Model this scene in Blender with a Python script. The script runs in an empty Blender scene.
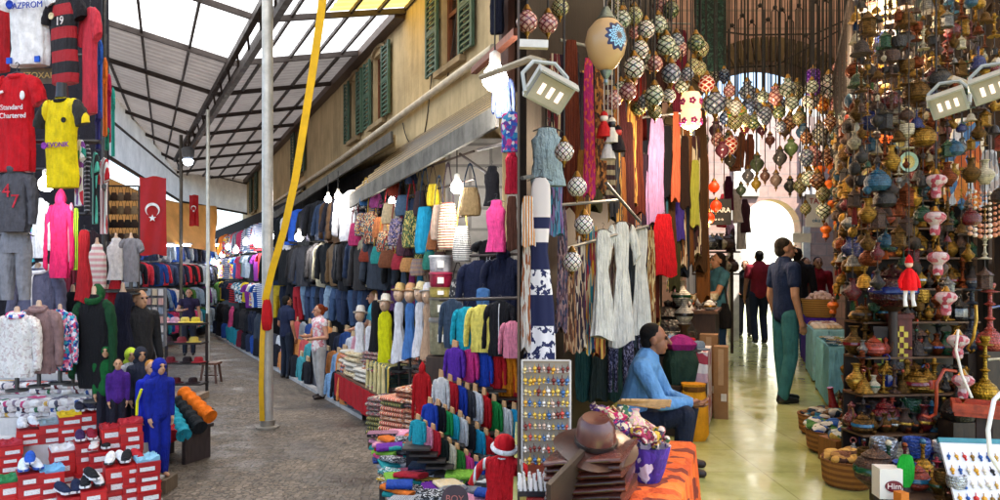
import bpy, bmesh, math, random
from mathutils import Vector, Matrix, Euler, noise
R = math.radians
PI = math.pi
random.seed(11)
sc = bpy.context.scene
COL = sc.collection

# ------------------------------------------------------------------ camera, sky, sun, exposure
F = 700.0                     # focal length in photograph pixels (1000 wide)
CH = 2.2                      # camera height above the cobbles
HZ = 275.0                    # horizon row
cam_d = bpy.data.cameras.new('camera')
cam = bpy.data.objects.new('camera', cam_d)
COL.objects.link(cam)
cam.location = (0, 0, CH)
cam.rotation_euler = (R(90), 0, 0)
cam_d.sensor_width = 36.0
cam_d.lens = 36.0 * F / 1000.0
cam_d.shift_y = (HZ - 250.0) / 1000.0
cam_d.clip_end = 3000
cam_d.clip_start = 0.05
sc.camera = cam
W = bpy.data.worlds.new('World')
sc.world = W
W.use_nodes = True
SUN_EL, SUN_AZ = 60.0, 122.0   # degrees; azimuth clockwise from +Y
_nt = W.node_tree
_sky = _nt.nodes.new('ShaderNodeTexSky')
_sky.sky_type = 'NISHITA'
_sky.sun_disc = False
_sky.sun_elevation = R(SUN_EL)
_sky.sun_rotation = R(SUN_AZ)
_sky.air_density = 1.0
_sky.dust_density = 2.0
_nt.links.new(_sky.outputs[0], _nt.nodes['Background'].inputs[0])
_nt.nodes['Background'].inputs[1].default_value = 0.15
_sl = bpy.data.lights.new('sun', 'SUN')
_sl.energy = 4.0
_sl.angle = R(0.5)
_sl.color = (1.0, 0.95, 0.87)
_so = bpy.data.objects.new('sun', _sl)
COL.objects.link(_so)
_d = Vector((math.sin(R(SUN_AZ)) * math.cos(R(SUN_EL)), math.cos(R(SUN_AZ)) * math.cos(R(SUN_EL)), math.sin(R(SUN_EL))))
_so.rotation_euler = _d.to_track_quat('Z', 'Y').to_euler()
_so.location = _d * 60
sc.view_settings.view_transform = 'Standard'
sc.view_settings.look = 'None'
sc.view_settings.exposure = 1.9
sc.view_settings.gamma = 1.0
sc.view_settings.use_curve_mapping = False
sc.cycles.max_bounces = 8
sc.cycles.diffuse_bounces = 4
sc.cycles.sample_clamp_indirect = 6.0
sc.cycles.caustics_reflective = False
sc.cycles.caustics_refractive = False

# ------------------------------------------------------------------ helpers: placing
def at(px, py, D):
    """the point seen at photograph pixel (px, py) that stands D metres in front of the camera"""
    return Vector(((px - 500.0) / F * D, D, CH + (HZ - py) / F * D))

def onfloor(px, D, z=0.0):
    return Vector(((px - 500.0) / F * D, D, z))

def sz(n, D):
    return n * D / F

# ------------------------------------------------------------------ helpers: materials
def lin(h):
    h = h.lstrip('#')
    out = []
    for k in (0, 2, 4):
        v = int(h[k:k + 2], 16) / 255.0
        out.append(v / 12.92 if v <= 0.04045 else ((v + 0.055) / 1.055) ** 2.4)
    return tuple(out) + (1.0,)

MATS = {}
def base_mat(name):
    m = bpy.data.materials.new(name)
    m.use_nodes = True
    return m, m.node_tree, m.node_tree.nodes['Principled BSDF']

def _n(nt, kind, **kw):
    n = nt.nodes.new(kind)
    for k, v in kw.items():
        setattr(n, k, v)
    return n

def ramp(nt, fac, stops, interp='LINEAR'):
    r = nt.nodes.new('ShaderNodeValToRGB')
    r.color_ramp.interpolation = interp
    e = r.color_ramp.elements
    while len(e) > len(stops):
        e.remove(e[-1])
    while len(e) < len(stops):
        e.new(0.5)
    for q, (p, c) in zip(e, stops):
        q.position = p
        q.color = c
    nt.links.new(fac, r.inputs[0])
    return r.outputs[0]

def coords(nt, out='Object', scale=(1, 1, 1), rot=(0, 0, 0)):
    tc = nt.nodes.new('ShaderNodeTexCoord')
    mp = nt.nodes.new('ShaderNodeMapping')
    mp.inputs['Scale'].default_value = scale
    mp.inputs['Rotation'].default_value = rot
    nt.links.new(tc.outputs[out], mp.inputs[0])
    return mp.outputs[0]

def mixc(nt, fac, a, b, mode='MIX'):
    m = nt.nodes.new('ShaderNodeMix')
    m.data_type = 'RGBA'
    m.blend_type = mode
    for s, v in ((m.inputs[0], fac), (m.inputs[6], a), (m.inputs[7], b)):
        if hasattr(v, 'is_output'):
            nt.links.new(v, s)
        else:
            s.default_value = v
    return m.outputs[2]

def noise_out(nt, vec, scale, detail=3, rough=0.6):
    t = nt.nodes.new('ShaderNodeTexNoise')
    t.inputs['Scale'].default_value = scale
    t.inputs['Detail'].default_value = detail
    t.inputs['Roughness'].default_value = rough
    nt.links.new(vec, t.inputs['Vector'])
    return t.outputs['Fac']

def bump(nt, p, h, strength=0.3, dist=0.01):
    b = nt.nodes.new('ShaderNodeBump')
    b.inputs['Strength'].default_value = strength
    b.inputs['Distance'].default_value = dist
    nt.links.new(h, b.inputs['Height'])
    nt.links.new(b.outputs[0], p.inputs['Normal'])

def cloth_bump(nt, p, v):
    a = noise_out(nt, coords(nt, 'Object', (11, 11, 2.2)), 1.0, 3, 0.55)
    b = noise_out(nt, v, 26, 4, 0.6)
    h = _n(nt, 'ShaderNodeMath', operation='MULTIPLY_ADD')
    nt.links.new(b, h.inputs[0]); h.inputs[1].default_value = 0.25; nt.links.new(a, h.inputs[2])
    bump(nt, p, h.outputs[0], 0.8, 0.05)

def dim(c, k):
    return (c[0] * k, c[1] * k, c[2] * k, 1)

def fab(h):
    """woven cloth of one colour"""
    k = ('fab', h)
    if k in MATS: return MATS[k]
    m, nt, p = base_mat('cloth ' + h)
    c = lin(h)
    v = coords(nt)
    f = noise_out(nt, v, 9, 4)
    nt.links.new(ramp(nt, f, [(0.3, dim(c, 0.72)), (0.7, dim(c, 1.12))]), p.inputs['Base Color'])
    cloth_bump(nt, p, v)
    p.inputs['Roughness'].default_value = 0.85
    p.inputs['Specular IOR Level'].default_value = 0.25
    MATS[k] = m
    return m

def stripe(h1, h2, n=10.0, axis=2, duty=0.5, h3=None):
    """cloth with woven stripes, n per metre of the cloth along an axis"""
    k = ('stripe', h1, h2, n, axis, duty, h3)
    if k in MATS: return MATS[k]
    m, nt, p = base_mat('striped cloth')
    v = coords(nt)
    s = nt.nodes.new('ShaderNodeSeparateXYZ')
    nt.links.new(v, s.inputs[0])
    mu = _n(nt, 'ShaderNodeMath', operation='MULTIPLY_ADD')
    nt.links.new(s.outputs[axis], mu.inputs[0])
    mu.inputs[1].default_value = n
    mu.inputs[2].default_value = 100.0
    fr = _n(nt, 'ShaderNodeMath', operation='FRACT')
    nt.links.new(mu.outputs[0], fr.inputs[0])
    st = [(0, lin(h1)), (duty, lin(h2))]
    if h3: st.append((duty + (1 - duty) * 0.6, lin(h3)))
    nt.links.new(ramp(nt, fr.outputs[0], st, 'CONSTANT'), p.inputs['Base Color'])
    p.inputs['Roughness'].default_value = 0.85
    cloth_bump(nt, p, coords(nt))
    MATS[k] = m
    return m

def print_cloth(hs, scale=14.0, seed=0.0, stretch=(1, 1, 1)):
    """printed cloth: patches of several colours"""
    k = ('print', tuple(hs), scale, seed, stretch)
    if k in MATS: return MATS[k]
    m, nt, p = base_mat('printed cloth')
    v = coords(nt, 'Object', tuple(x for x in stretch))
    t = nt.nodes.new('ShaderNodeTexVoronoi')
    t.inputs['Scale'].default_value = scale * 1.5
    t.inputs['Randomness'].default_value = 1.0
    nz = nt.nodes.new('ShaderNodeTexNoise')
    nz.inputs['Scale'].default_value = scale * 0.6
    nt.links.new(v, nz.inputs['Vector'])
    vm = mixc(nt, 0.12, v, nz.outputs['Color'])
    nt.links.new(vm, t.inputs['Vector'])
    s = nt.nodes.new('ShaderNodeSeparateColor')
    nt.links.new(t.outputs['Color'], s.inputs[0])
    st = [(i / len(hs), lin(h)) for i, h in enumerate(hs)]
    nt.links.new(ramp(nt, s.outputs[0], st, 'CONSTANT'), p.inputs['Base Color'])
    p.inputs['Roughness'].default_value = 0.85
    cloth_bump(nt, p, coords(nt))
    MATS[k] = m
    return m

def plain(h, rough=0.5, metal=0.0, spec=0.5, vary=0.25, scale=6.0, coat=0.0):
    k = ('plain', h, rough, metal, spec, vary, scale, coat)
    if k in MATS: return MATS[k]
    m, nt, p = base_mat('surface ' + h)
    c = lin(h)
    v = coords(nt)
    f = noise_out(nt, v, scale, 5, 0.65)
    nt.links.new(ramp(nt, f, [(0.3, dim(c, 1 - vary)), (0.7, dim(c, 1 + vary * 0.6))]), p.inputs['Base Color'])
    nt.links.new(ramp(nt, f, [(0.3, (min(1, rough * 1.25),) * 3 + (1,)), (0.7, (rough * 0.8,) * 3 + (1,))]), p.inputs['Roughness'])
    p.inputs['Metallic'].default_value = metal
    p.inputs['Specular IOR Level'].default_value = spec
    p.inputs['Coat Weight'].default_value = coat
    MATS[k] = m
    return m

def ware(h, rough, mt):
    """worn ware: turned grooves, chased bands and tarnish"""
    k = ('ware', h, rough, mt)
    if k in MATS: return MATS[k]
    m, nt, p = base_mat('ware ' + h)
    c = lin(h)
    v = coords(nt)
    f = noise_out(nt, v, 2.2, 5, 0.7)
    a = ramp(nt, f, [(0.32, dim(c, 0.25)), (0.5, dim(c, 0.8)), (0.7, dim(c, 1.25))])
    t = nt.nodes.new('ShaderNodeTexVoronoi'); t.inputs['Scale'].default_value = 9.0; nt.links.new(v, t.inputs['Vector'])
    w = _n(nt, 'ShaderNodeTexWave', bands_direction='Z'); w.inputs['Scale'].default_value = 1.6; w.inputs['Distortion'].default_value = 0.6; nt.links.new(v, w.inputs['Vector'])
    g = ramp(nt, w.outputs['Fac'], [(0.45, (1, 1, 1, 1)), (0.55, (0.45, 0.42, 0.4, 1))])
    nt.links.new(mixc(nt, 0.7, a, g, 'MULTIPLY'), p.inputs['Base Color'])
    nt.links.new(ramp(nt, f, [(0.3, (min(1, rough + .35),) * 3 + (1,)), (0.65, (rough,) * 3 + (1,))]), p.inputs['Roughness'])
    p.inputs['Metallic'].default_value = mt
    bump(nt, p, t.outputs['Distance'], 0.35, 0.03)
    MATS[k] = m
    return m

def metal(h, rough=0.3): return plain(h, rough, 1.0, 0.5, 0.3, 12.0)

def glow(h, s):
    k = ('glow', h, s)
    if k in MATS: return MATS[k]
    m, nt, p = base_mat('lit ' + h)
    p.inputs['Base Color'].default_value = lin(h)
    p.inputs['Emission Color'].default_value = lin(h)
    p.inputs['Emission Strength'].default_value = s
    MATS[k] = m
    return m

def wood(h, rough=0.55):
    k = ('wood', h, rough)
    if k in MATS: return MATS[k]
    m, nt, p = base_mat('wood ' + h)
    c = lin(h)
    v = coords(nt, 'Object', (3, 3, 0.6))
    f = noise_out(nt, v, 9, 5, 0.7)
    nt.links.new(ramp(nt, f, [(0.3, dim(c, 0.55)), (0.55, c), (0.75, dim(c, 1.3))]), p.inputs['Base Color'])
    bump(nt, p, f, 0.25, 0.01)
    p.inputs['Roughness'].default_value = rough
    MATS[k] = m
    return m

def mosaic(h1, h2, h3, n=9.0, lit=0.0):
    """glass mosaic of a Turkish lamp: rows of lozenges round the globe"""
    k = ('mosaic', h1, h2, h3, n, lit)
    if k in MATS: return MATS[k]
    m, nt, p = base_mat('mosaic glass')
    tc = nt.nodes.new('ShaderNodeTexCoord')
    s = nt.nodes.new('ShaderNodeSeparateXYZ')
    nt.links.new(tc.outputs['Object'], s.inputs[0])
    an = _n(nt, 'ShaderNodeMath', operation='ARCTAN2')
    nt.links.new(s.outputs[0], an.inputs[0]); nt.links.new(s.outputs[1], an.inputs[1])
    au = _n(nt, 'ShaderNodeMath', operation='MULTIPLY'); nt.links.new(an.outputs[0], au.inputs[0]); au.inputs[1].default_value = n / (2 * PI)
    pp = _n(nt, 'ShaderNodeMath', operation='PINGPONG'); nt.links.new(au.outputs[0], pp.inputs[0]); pp.inputs[1].default_value = 0.5
    zz = _n(nt, 'ShaderNodeMath', operation='MULTIPLY'); nt.links.new(s.outputs[2], zz.inputs[0]); zz.inputs[1].default_value = 1.6
    ad = _n(nt, 'ShaderNodeMath', operation='ADD'); nt.links.new(pp.outputs[0], ad.inputs[0]); nt.links.new(zz.outputs[0], ad.inputs[1])
    fr = _n(nt, 'ShaderNodeMath', operation='PINGPONG'); nt.links.new(ad.outputs[0], fr.inputs[0]); fr.inputs[1].default_value = 0.5
    sb = _n(nt, 'ShaderNodeMath', operation='SUBTRACT'); nt.links.new(pp.outputs[0], sb.inputs[0]); nt.links.new(zz.outputs[0], sb.inputs[1])
    fr2 = _n(nt, 'ShaderNodeMath', operation='PINGPONG'); nt.links.new(sb.outputs[0], fr2.inputs[0]); fr2.inputs[1].default_value = 0.5
    mn = _n(nt, 'ShaderNodeMath', operation='MINIMUM'); nt.links.new(fr.outputs[0], mn.inputs[0]); nt.links.new(fr2.outputs[0], mn.inputs[1])
    st = [(0, lin(h2)), (0.11, lin(h1)), (0.34, lin(h3))]
    col = ramp(nt, mn.outputs[0], st, 'CONSTANT')
    t = nt.nodes.new('ShaderNodeTexVoronoi'); t.inputs['Scale'].default_value = 9.0
    nt.links.new(tc.outputs['Object'], t.inputs['Vector'])
    c2 = mixc(nt, 0.35, col, t.outputs['Color'], 'MULTIPLY')
    nt.links.new(c2, p.inputs['Base Color'])
    p.inputs['Roughness'].default_value = 0.2
    if lit:
        nt.links.new(c2, p.inputs['Emission Color'])
        p.inputs['Emission Strength'].default_value = lit
    MATS[k] = m
    return m

# ------------------------------------------------------------------ helpers: meshes
class MB:
    """collects shapes that make ONE mesh"""
    def __init__(s): s.v = []; s.f = []
    def add(s, vs, fs):
        o = len(s.v)
        s.v += [tuple(x) for x in vs]
        s.f += [tuple(i + o for i in q) for q in fs]
    def box(s, c, d, rot=0.0, tilt=0.0):
        x, y, z = d[0] / 2, d[1] / 2, d[2] / 2
        M = Matrix.Translation(c) @ Matrix.Rotation(rot, 4, 'Z') @ Matrix.Rotation(tilt, 4, 'X')
        b = min(x, y, z) * 0.12
        vs = []
        for sx in (-1, 1):
            for sy in (-1, 1):
                for szz in (-1, 1):
                    vs.append(M @ Vector((sx * x, sy * y, szz * z)))
        s.add(vs, [(0, 1, 3, 2), (4, 6, 7, 5), (0, 4, 5, 1), (2, 3, 7, 6), (0, 2, 6, 4), (1, 5, 7, 3)])
        return s
    def beam(s, a, b, w, h=None):
        """a bar of rectangular section between two points"""
        a, b = Vector(a), Vector(b)
        h = h or w
        d = (b - a).normalized()
        up = Vector((0, 0, 1)) if abs(d.z) < 0.95 else Vector((0, 1, 0))
        x = d.cross(up).normalized() * w / 2
        y = x.cross(d).normalized() * h / 2
        vs = [a - x - y, a + x - y, a + x + y, a - x + y, b - x - y, b + x - y, b + x + y, b - x + y]
        s.add(vs, [(0, 3, 2, 1), (4, 5, 6, 7), (0, 1, 5, 4), (1, 2, 6, 5), (2, 3, 7, 6), (3, 0, 4, 7)])
        return s
    def rings(s, rs, cap=True):
        n = len(rs[0])
        o = len(s.v)
        for r in rs: s.v += [tuple(p) for p in r]
        for i in range(len(rs) - 1):
            for j in range(n):
                k = (j + 1) % n
                s.f.append((o + i * n + j, o + i * n + k, o + (i + 1) * n + k, o + (i + 1) * n + j))
        if cap:
            s.f.append(tuple(o + j for j in reversed(range(n))))
            s.f.append(tuple(o + (len(rs) - 1) * n + j for j in range(n)))
        return s
    def tube(s, pts, r, n=8, cap=True):
        pts = [Vector(p) for p in pts]
        rs = r if isinstance(r, (list, tuple)) else [r] * len(pts)
        rings = []
        u = None
        for i, p in enumerate(pts):
            d = (pts[min(i + 1, len(pts) - 1)] - pts[max(i - 1, 0)])
            d = d.normalized() if d.length > 1e-9 else Vector((0, 0, 1))
            if u is None:
                u = d.cross(Vector((0, 0, 1)) if abs(d.z) < 0.9 else Vector((0, 1, 0))).normalized()
            else:
                u = (u - d * u.dot(d)).normalized()
            w = d.cross(u)
            rings.append([p + (u * math.cos(2 * PI * j / n) + w * math.sin(2 * PI * j / n)) * rs[i] for j in range(n)])
        return s.rings(rings, cap)
    def lathe(s, prof, n=14, c=(0, 0, 0), sx=1.0, sy=1.0):
        c = Vector(c)
        rings = [[c + Vector((r * sx * math.cos(2 * PI * j / n), r * sy * math.sin(2 * PI * j / n), z)) for j in range(n)] for r, z in prof]
        return s.rings(rings, True)
    def ball(s, c, r, n=12, m=8, sc3=(1, 1, 1), rot=None):
        c = Vector(c)
        rings = []
        for i in range(m + 1):
            t = PI * (0.02 + 0.96 * i / m)
            ring = []
            for j in range(n):
                a = 2 * PI * j / n
                q = Vector((math.sin(t) * math.cos(a) * sc3[0], math.sin(t) * math.sin(a) * sc3[1], -math.cos(t) * sc3[2])) * r
                if rot: q = rot @ q
                ring.append(c + q)
            rings.append(ring)
        return s.rings(rings, True)
    def mesh(s, name, smooth=True):
        me = bpy.data.meshes.new(name)
        me.from_pydata(s.v, [], s.f)
        me.materials.append(None)
        if smooth:
            me.polygons.foreach_set('use_smooth', [True] * len(me.polygons))
        bm = bmesh.new(); bm.from_mesh(me)
        bmesh.ops.recalc_face_normals(bm, faces=bm.faces)
        bm.to_mesh(me); bm.free()
        if smooth:
            me.set_sharp_from_angle(angle=R(40))
        me.update()
        return me

CACHE = {}
def cached(key, fn, smooth=True):
    if key not in CACHE:
        mb = fn()
        CACHE[key] = mb if isinstance(mb, bpy.types.Mesh) else mb.mesh(str(key[0]) if isinstance(key, tuple) else key, smooth)
    return CACHE[key]

# ------------------------------------------------------------------ helpers: things and parts
LABELS = {}
def tag(o, label, cat, group=None):
    n = len(label.split())
    if n < 4 or n > 16: print('LABEL LENGTH', n, label)
    if label in LABELS: print('SAME LABEL', label)
    LABELS[label] = 1
    o['label'] = label
    o['category'] = cat
    if group: o['group'] = group
    return o

def thing(name, label, cat, loc=(0, 0, 0), rotz=0.0, group=None, tilt=(0, 0)):
    o = bpy.data.objects.new(name, None)
    o.empty_display_size = 0.1
    COL.objects.link(o)
    o.location = loc
    o.rotation_euler = (tilt[0], tilt[1], rotz)
    return tag(o, label, cat, group)

def part(name, me, mat, parent=None, loc=(0, 0, 0), rot=(0, 0, 0), scale=(1, 1, 1), label=None):
    if isinstance(me, MB): me = me.mesh(name)
    o = bpy.data.objects.new(name, me)
    COL.objects.link(o)
    if len(me.materials) == 0: me.materials.append(None)
    o.material_slots[0].link = 'OBJECT'
    o.material_slots[0].material = mat
    o.location = loc
    o.rotation_euler = rot
    o.scale = scale if isinstance(scale, (tuple, list)) else (scale,) * 3
    if parent: o.parent = parent
    if label: o['label'] = label
    return o

def solo(name, me, mat, label, cat, loc=(0, 0, 0), rot=(0, 0, 0), scale=(1, 1, 1), group=None):
    return tag(part(name, me, mat, None, loc, rot, scale), label, cat, group)

def struct(name, me, mat, loc=(0, 0, 0)):
    o = part(name, me, mat, None, loc)
    o['kind'] = 'structure'
    return o

def words(name, s, size, mat, parent, loc, rot=(R(90), 0, 0), align='CENTER', ext=0.002, sx=1.0):
    c = bpy.data.curves.new(name, 'FONT')
    c.body = s
    c.size = size
    c.align_x = align
    c.align_y = 'CENTER'
    c.extrude = ext
    c.materials.append(mat)
    tmp = bpy.data.objects.new('tmp', c)
    COL.objects.link(tmp)
    me = bpy.data.meshes.new_from_object(tmp.evaluated_get(bpy.context.evaluated_depsgraph_get()))
    bpy.data.objects.remove(tmp)
    me.materials.clear()
    return part(name, me, mat, parent, loc, rot, (sx, 1, 1))

ORD = ['first', 'second', 'third', 'fourth', 'fifth', 'sixth', 'seventh', 'eighth', 'ninth', 'tenth', 'eleventh', 'twelfth',
       'thirteenth', 'fourteenth', 'fifteenth', 'sixteenth', 'seventeenth', 'eighteenth', 'nineteenth', 'twentieth']
ORD += ['twenty-' + x for x in ORD[:9]] + ['thirtieth'] + ['thirty-' + x for x in ORD[:9]] + ['fortieth'] + ['forty-' + x for x in ORD[:9]] + ['fiftieth'] + ['fifty-' + x for x in ORD[:9]] + ['sixtieth'] + ['sixty-' + x for x in ORD[:9]]
NAMED = {'white': 'f0f0ee', 'black': '151518', 'grey': '85858a', 'dark grey': '48484c', 'red': 'c81e28', 'dark red': '7a1820', 'pink': 'e8789c',
         'bright pink': 'e02878', 'orange': 'ee7a1e', 'yellow': 'f0d020', 'green': '1e8a3c', 'dark green': '14402a', 'lime': 'a8d838', 'teal': '1c8c8c',
         'light blue': '5ab4e0', 'blue': '2050c0', 'navy': '1a2348', 'purple': '6a2c90', 'brown': '6b4226', 'beige': 'd2bc94', 'cream': 'ece2c6', 'gold': 'c8a040',
         'olive': '6e6a30', 'lilac': 'b48cc8', 'maroon': '5a1420', 'tan': 'a8845a', 'pale grey': 'c0c0c2'}
def cname(h):
    h = h.lstrip('#')
    a = [int(h[k:k + 2], 16) for k in (0, 2, 4)]
    best = None
    for n, q in NAMED.items():
        b = [int(q[k:k + 2], 16) for k in (0, 2, 4)]
        d = sum((x - y) ** 2 for x, y in zip(a, b))
        if best is None or d < best[0]: best = (d, n)
    return best[1]

# ================================================================== SETTING: ground and hall floor
def m_cobble():
    m, nt, p = base_mat('cobbles')
    v = coords(nt)
    nz = nt.nodes.new('ShaderNodeTexNoise'); nz.inputs['Scale'].default_value = 1.3
    nt.links.new(v, nz.inputs['Vector'])
    vm = mixc(nt, 0.10, v, nz.outputs['Color'])
    t = _n(nt, 'ShaderNodeTexVoronoi', feature='DISTANCE_TO_EDGE'); t.inputs['Scale'].default_value = 19.0
    t2 = nt.nodes.new('ShaderNodeTexVoronoi'); t2.inputs['Scale'].default_value = 19.0
    for q in (t, t2):
        q.inputs['Randomness'].default_value = 0.6
        nt.links.new(vm, q.inputs['Vector'])
    s = nt.nodes.new('ShaderNodeSeparateColor'); nt.links.new(t2.outputs['Color'], s.inputs[0])
    col = ramp(nt, s.outputs[0], [(0, (0.15, 0.115, 0.08, 1)), (0.4, (0.21, 0.165, 0.12, 1)), (0.75, (0.27, 0.215, 0.16, 1)), (1, (0.17, 0.145, 0.115, 1))])
    edge = ramp(nt, t.outputs['Distance'], [(0.0, (0.3, 0.3, 0.3, 1)), (0.10, (1, 1, 1, 1))])
    c = mixc(nt, 1.0, col, edge, 'MULTIPLY')
    big = noise_out(nt, v, 0.75, 5, 0.65)
    wet = ramp(nt, big, [(0.42, (1, 1, 1, 1)), (0.60, (0.38, 0.37, 0.37, 1))])
    c = mixc(nt, 1.0, c, wet, 'MULTIPLY')
    fine = noise_out(nt, v, 40, 4, 0.7)
    c = mixc(nt, 0.35, c, ramp(nt, fine, [(0.35, (0.55, 0.55, 0.55, 1)), (0.65, (1.2, 1.15, 1.1, 1))]), 'MULTIPLY')
    nt.links.new(c, p.inputs['Base Color'])
    nt.links.new(ramp(nt, big, [(0.45, (0.8,) * 3 + (1,)), (0.6, (0.35,) * 3 + (1,))]), p.inputs['Roughness'])
    bump(nt, p, edge, 0.6, 0.02)
    return m

def m_hall_floor():
    m, nt, p = base_mat('polished hall floor')
    v = coords(nt)
    f = noise_out(nt, v, 1.6, 5, 0.6)
    c = ramp(nt, f, [(0.3, (0.33, 0.36, 0.11, 1)), (0.46, (0.46, 0.49, 0.18, 1)), (0.7, (0.58, 0.60, 0.30, 1))])
    b = nt.nodes.new('ShaderNodeTexBrick')
    b.inputs['Scale'].default_value = 1.0
    b.offset = 0.0
    b.inputs['Mortar Size'].default_value = 0.006
    b.inputs['Brick Width'].default_value = 0.6
    b.inputs['Row Height'].default_value = 0.6
    b.inputs['Color1'].default_value = (1, 1, 1, 1); b.inputs['Color2'].default_value = (0.93, 0.93, 0.92, 1); b.inputs['Mortar'].default_value = (0.74, 0.72, 0.66, 1)
    nt.links.new(v, b.inputs['Vector'])
    c = mixc(nt, 1.0, c, b.outputs['Color'], 'MULTIPLY')
    nt.links.new(c, p.inputs['Base Color'])
    c = mixc(nt, 0.28, c, ramp(nt, noise_out(nt, v, 7, 6, 0.75), [(0.36, (0.6, 0.56, 0.48, 1)), (0.5, (1, 1, 1, 1))]), 'MULTIPLY')
    nt.links.new(c, p.inputs['Base Color'])
    nt.links.new(ramp(nt, noise_out(nt, v, 5, 4), [(0.3, (0.06,) * 3 + (1,)), (0.7, (0.26,) * 3 + (1,))]), p.inputs['Roughness'])
    return m

def m_wall(h, sc_=1.2, dirt=0.3, rough=0.9):
    m, nt, p = base_mat('plaster ' + h)
    c = lin(h)
    v = coords(nt)
    f = noise_out(nt, v, sc_, 6, 0.65)
    a = ramp(nt, f, [(0.3, dim(c, 1 - dirt)), (0.55, c), (0.75, dim(c, 1.1))])
    v2 = coords(nt, 'Object', (3.0, 3.0, 0.35))
    g = noise_out(nt, v2, 2.0, 5, 0.7)
    a = mixc(nt, dirt, a, ramp(nt, g, [(0.42, (0.45, 0.42, 0.38, 1)), (0.58, (1, 1, 1, 1))]), 'MULTIPLY')
    nt.links.new(a, p.inputs['Base Color'])
    p.inputs['Roughness'].default_value = rough
    bump(nt, p, noise_out(nt, v, 14, 5), 0.3, 0.02)
    return m

def m_brick(c1, c2, mortar, w, h):
    m, nt, p = base_mat('masonry')
    tc = nt.nodes.new('ShaderNodeTexCoord')
    s = nt.nodes.new('ShaderNodeSeparateXYZ'); nt.links.new(tc.outputs['Object'], s.inputs[0])
    cb = nt.nodes.new('ShaderNodeCombineXYZ')
    ad = _n(nt, 'ShaderNodeMath', operation='ADD'); nt.links.new(s.outputs[0], ad.inputs[0]); nt.links.new(s.outputs[1], ad.inputs[1])
    nt.links.new(ad.outputs[0], cb.inputs[0]); nt.links.new(s.outputs[2], cb.inputs[1])
    b = nt.nodes.new('ShaderNodeTexBrick')
    b.inputs['Scale'].default_value = 1.0
    b.inputs['Brick Width'].default_value = w; b.inputs['Row Height'].default_value = h; b.inputs['Mortar Size'].default_value = h * 0.07
    b.inputs['Color1'].default_value = c1; b.inputs['Color2'].default_value = c2; b.inputs['Mortar'].default_value = mortar
    nt.links.new(cb.outputs[0], b.inputs['Vector'])
    f = noise_out(nt, tc.outputs['Object'], 5, 6, 0.7)
    c = mixc(nt, 0.6, b.outputs['Color'], ramp(nt, f, [(0.3, (0.55, 0.55, 0.55, 1)), (0.7, (1.15, 1.12, 1.1, 1))]), 'MULTIPLY')
    nt.links.new(c, p.inputs['Base Color'])
    p.inputs['Roughness'].default_value = 0.9
    bump(nt, p, mixc(nt, 0.5, b.outputs['Fac'], f), 0.4, 0.02)
    return m

def m_sheet(h, trans=0.0, rough=0.5):
    """roof sheeting; trans > 0 lets daylight through"""
    k = ('sheet', h, trans)
    if k in MATS: return MATS[k]
    m, nt, p = base_mat('roof sheet ' + h)
    c = lin(h)
    v = coords(nt)
    f = noise_out(nt, v, 1.5, 5, 0.7)
    col = ramp(nt, f, [(0.3, dim(c, 0.75)), (0.7, dim(c, 1.08))])
    nt.links.new(col, p.inputs['Base Color'])
    p.inputs['Roughness'].default_value = rough
    if trans:
        tr = nt.nodes.new('ShaderNodeBsdfTranslucent')
        nt.links.new(col, tr.inputs['Color'])
        mx = nt.nodes.new('ShaderNodeMixShader'); mx.inputs[0].default_value = trans
        nt.links.new(p.outputs[0], mx.inputs[1]); nt.links.new(tr.outputs[0], mx.inputs[2])
        nt.links.new(mx.outputs[0], nt.nodes['Material Output'].inputs[0])
    MATS[k] = m
    return m

g = MB(); g.add([(-600, -600, 0), (600, -600, 0), (600, 900, 0), (-600, 900, 0)], [(0, 1, 2, 3)])
struct('cobbled_ground', g.mesh('ground', False), m_cobble())

FZ = 0.85                       # the hall floor stands higher than the street
PART_X = 18.5 / F               # the board partition runs straight away from the camera along this slope
def hallL(D): return 0.12 + 0.375 * (D - 4.2)      # left hall wall
def hallR(D): return 3.6 + 0.40 * (D - 4.3)        # right hall wall
g = MB()
g.rings([[(0.0, 1.5, 0.004), (12, 1.5, 0.004), (16, 34, 0.004), (0.92, 34, 0.004)], [(0.0, 1.5, FZ), (12, 1.5, FZ), (16, 34, FZ), (0.92, 34, FZ)]])
struct('hall_floor', g.mesh('hall_floor', False), m_hall_floor())

# ------------------------------------------------------------------ walls with openings
def wall_cells(L, Z0, Z1, th, holes):
    """a wall along local x with its face at y = 0 and its back at y = -th, with rectangular holes (x0, x1, z0, z1)"""
    xs = sorted({0, L, *[h[0] for h in holes], *[h[1] for h in holes]})
    zs = sorted({Z0, Z1, *[h[2] for h in holes], *[h[3] for h in holes]})
    mb = MB()
    def solid(i, k):
        if i < 0 or k < 0 or i >= len(xs) - 1 or k >= len(zs) - 1: return False
        cx, cz = (xs[i] + xs[i + 1]) / 2, (zs[k] + zs[k + 1]) / 2
        return not any(h[0] < cx < h[1] and h[2] < cz < h[3] for h in holes)
    for i in range(len(xs) - 1):
        for k in range(len(zs) - 1):
            if not solid(i, k): continue
            x0, x1, z0, z1 = xs[i], xs[i + 1], zs[k], zs[k + 1]
            mb.add([(x0, 0, z0), (x1, 0, z0), (x1, 0, z1), (x0, 0, z1)], [(0, 1, 2, 3)])
            mb.add([(x0, -th, z0), (x1, -th, z0), (x1, -th, z1), (x0, -th, z1)], [(3, 2, 1, 0)])
            for (di, dk, q) in ((-1, 0, ((x0, z0), (x0, z1))), (1, 0, ((x1, z0), (x1, z1))), (0, -1, ((x0, z0), (x1, z0))), (0, 1, ((x0, z1), (x1, z1)))):
                if not solid(i + di, k + dk):
                    (a, b), (c, d) = q
                    mb.add([(a, 0, b), (c, 0, d), (c, -th, d), (a, -th, b)], [(0, 1, 2, 3)])
    return mb

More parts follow.
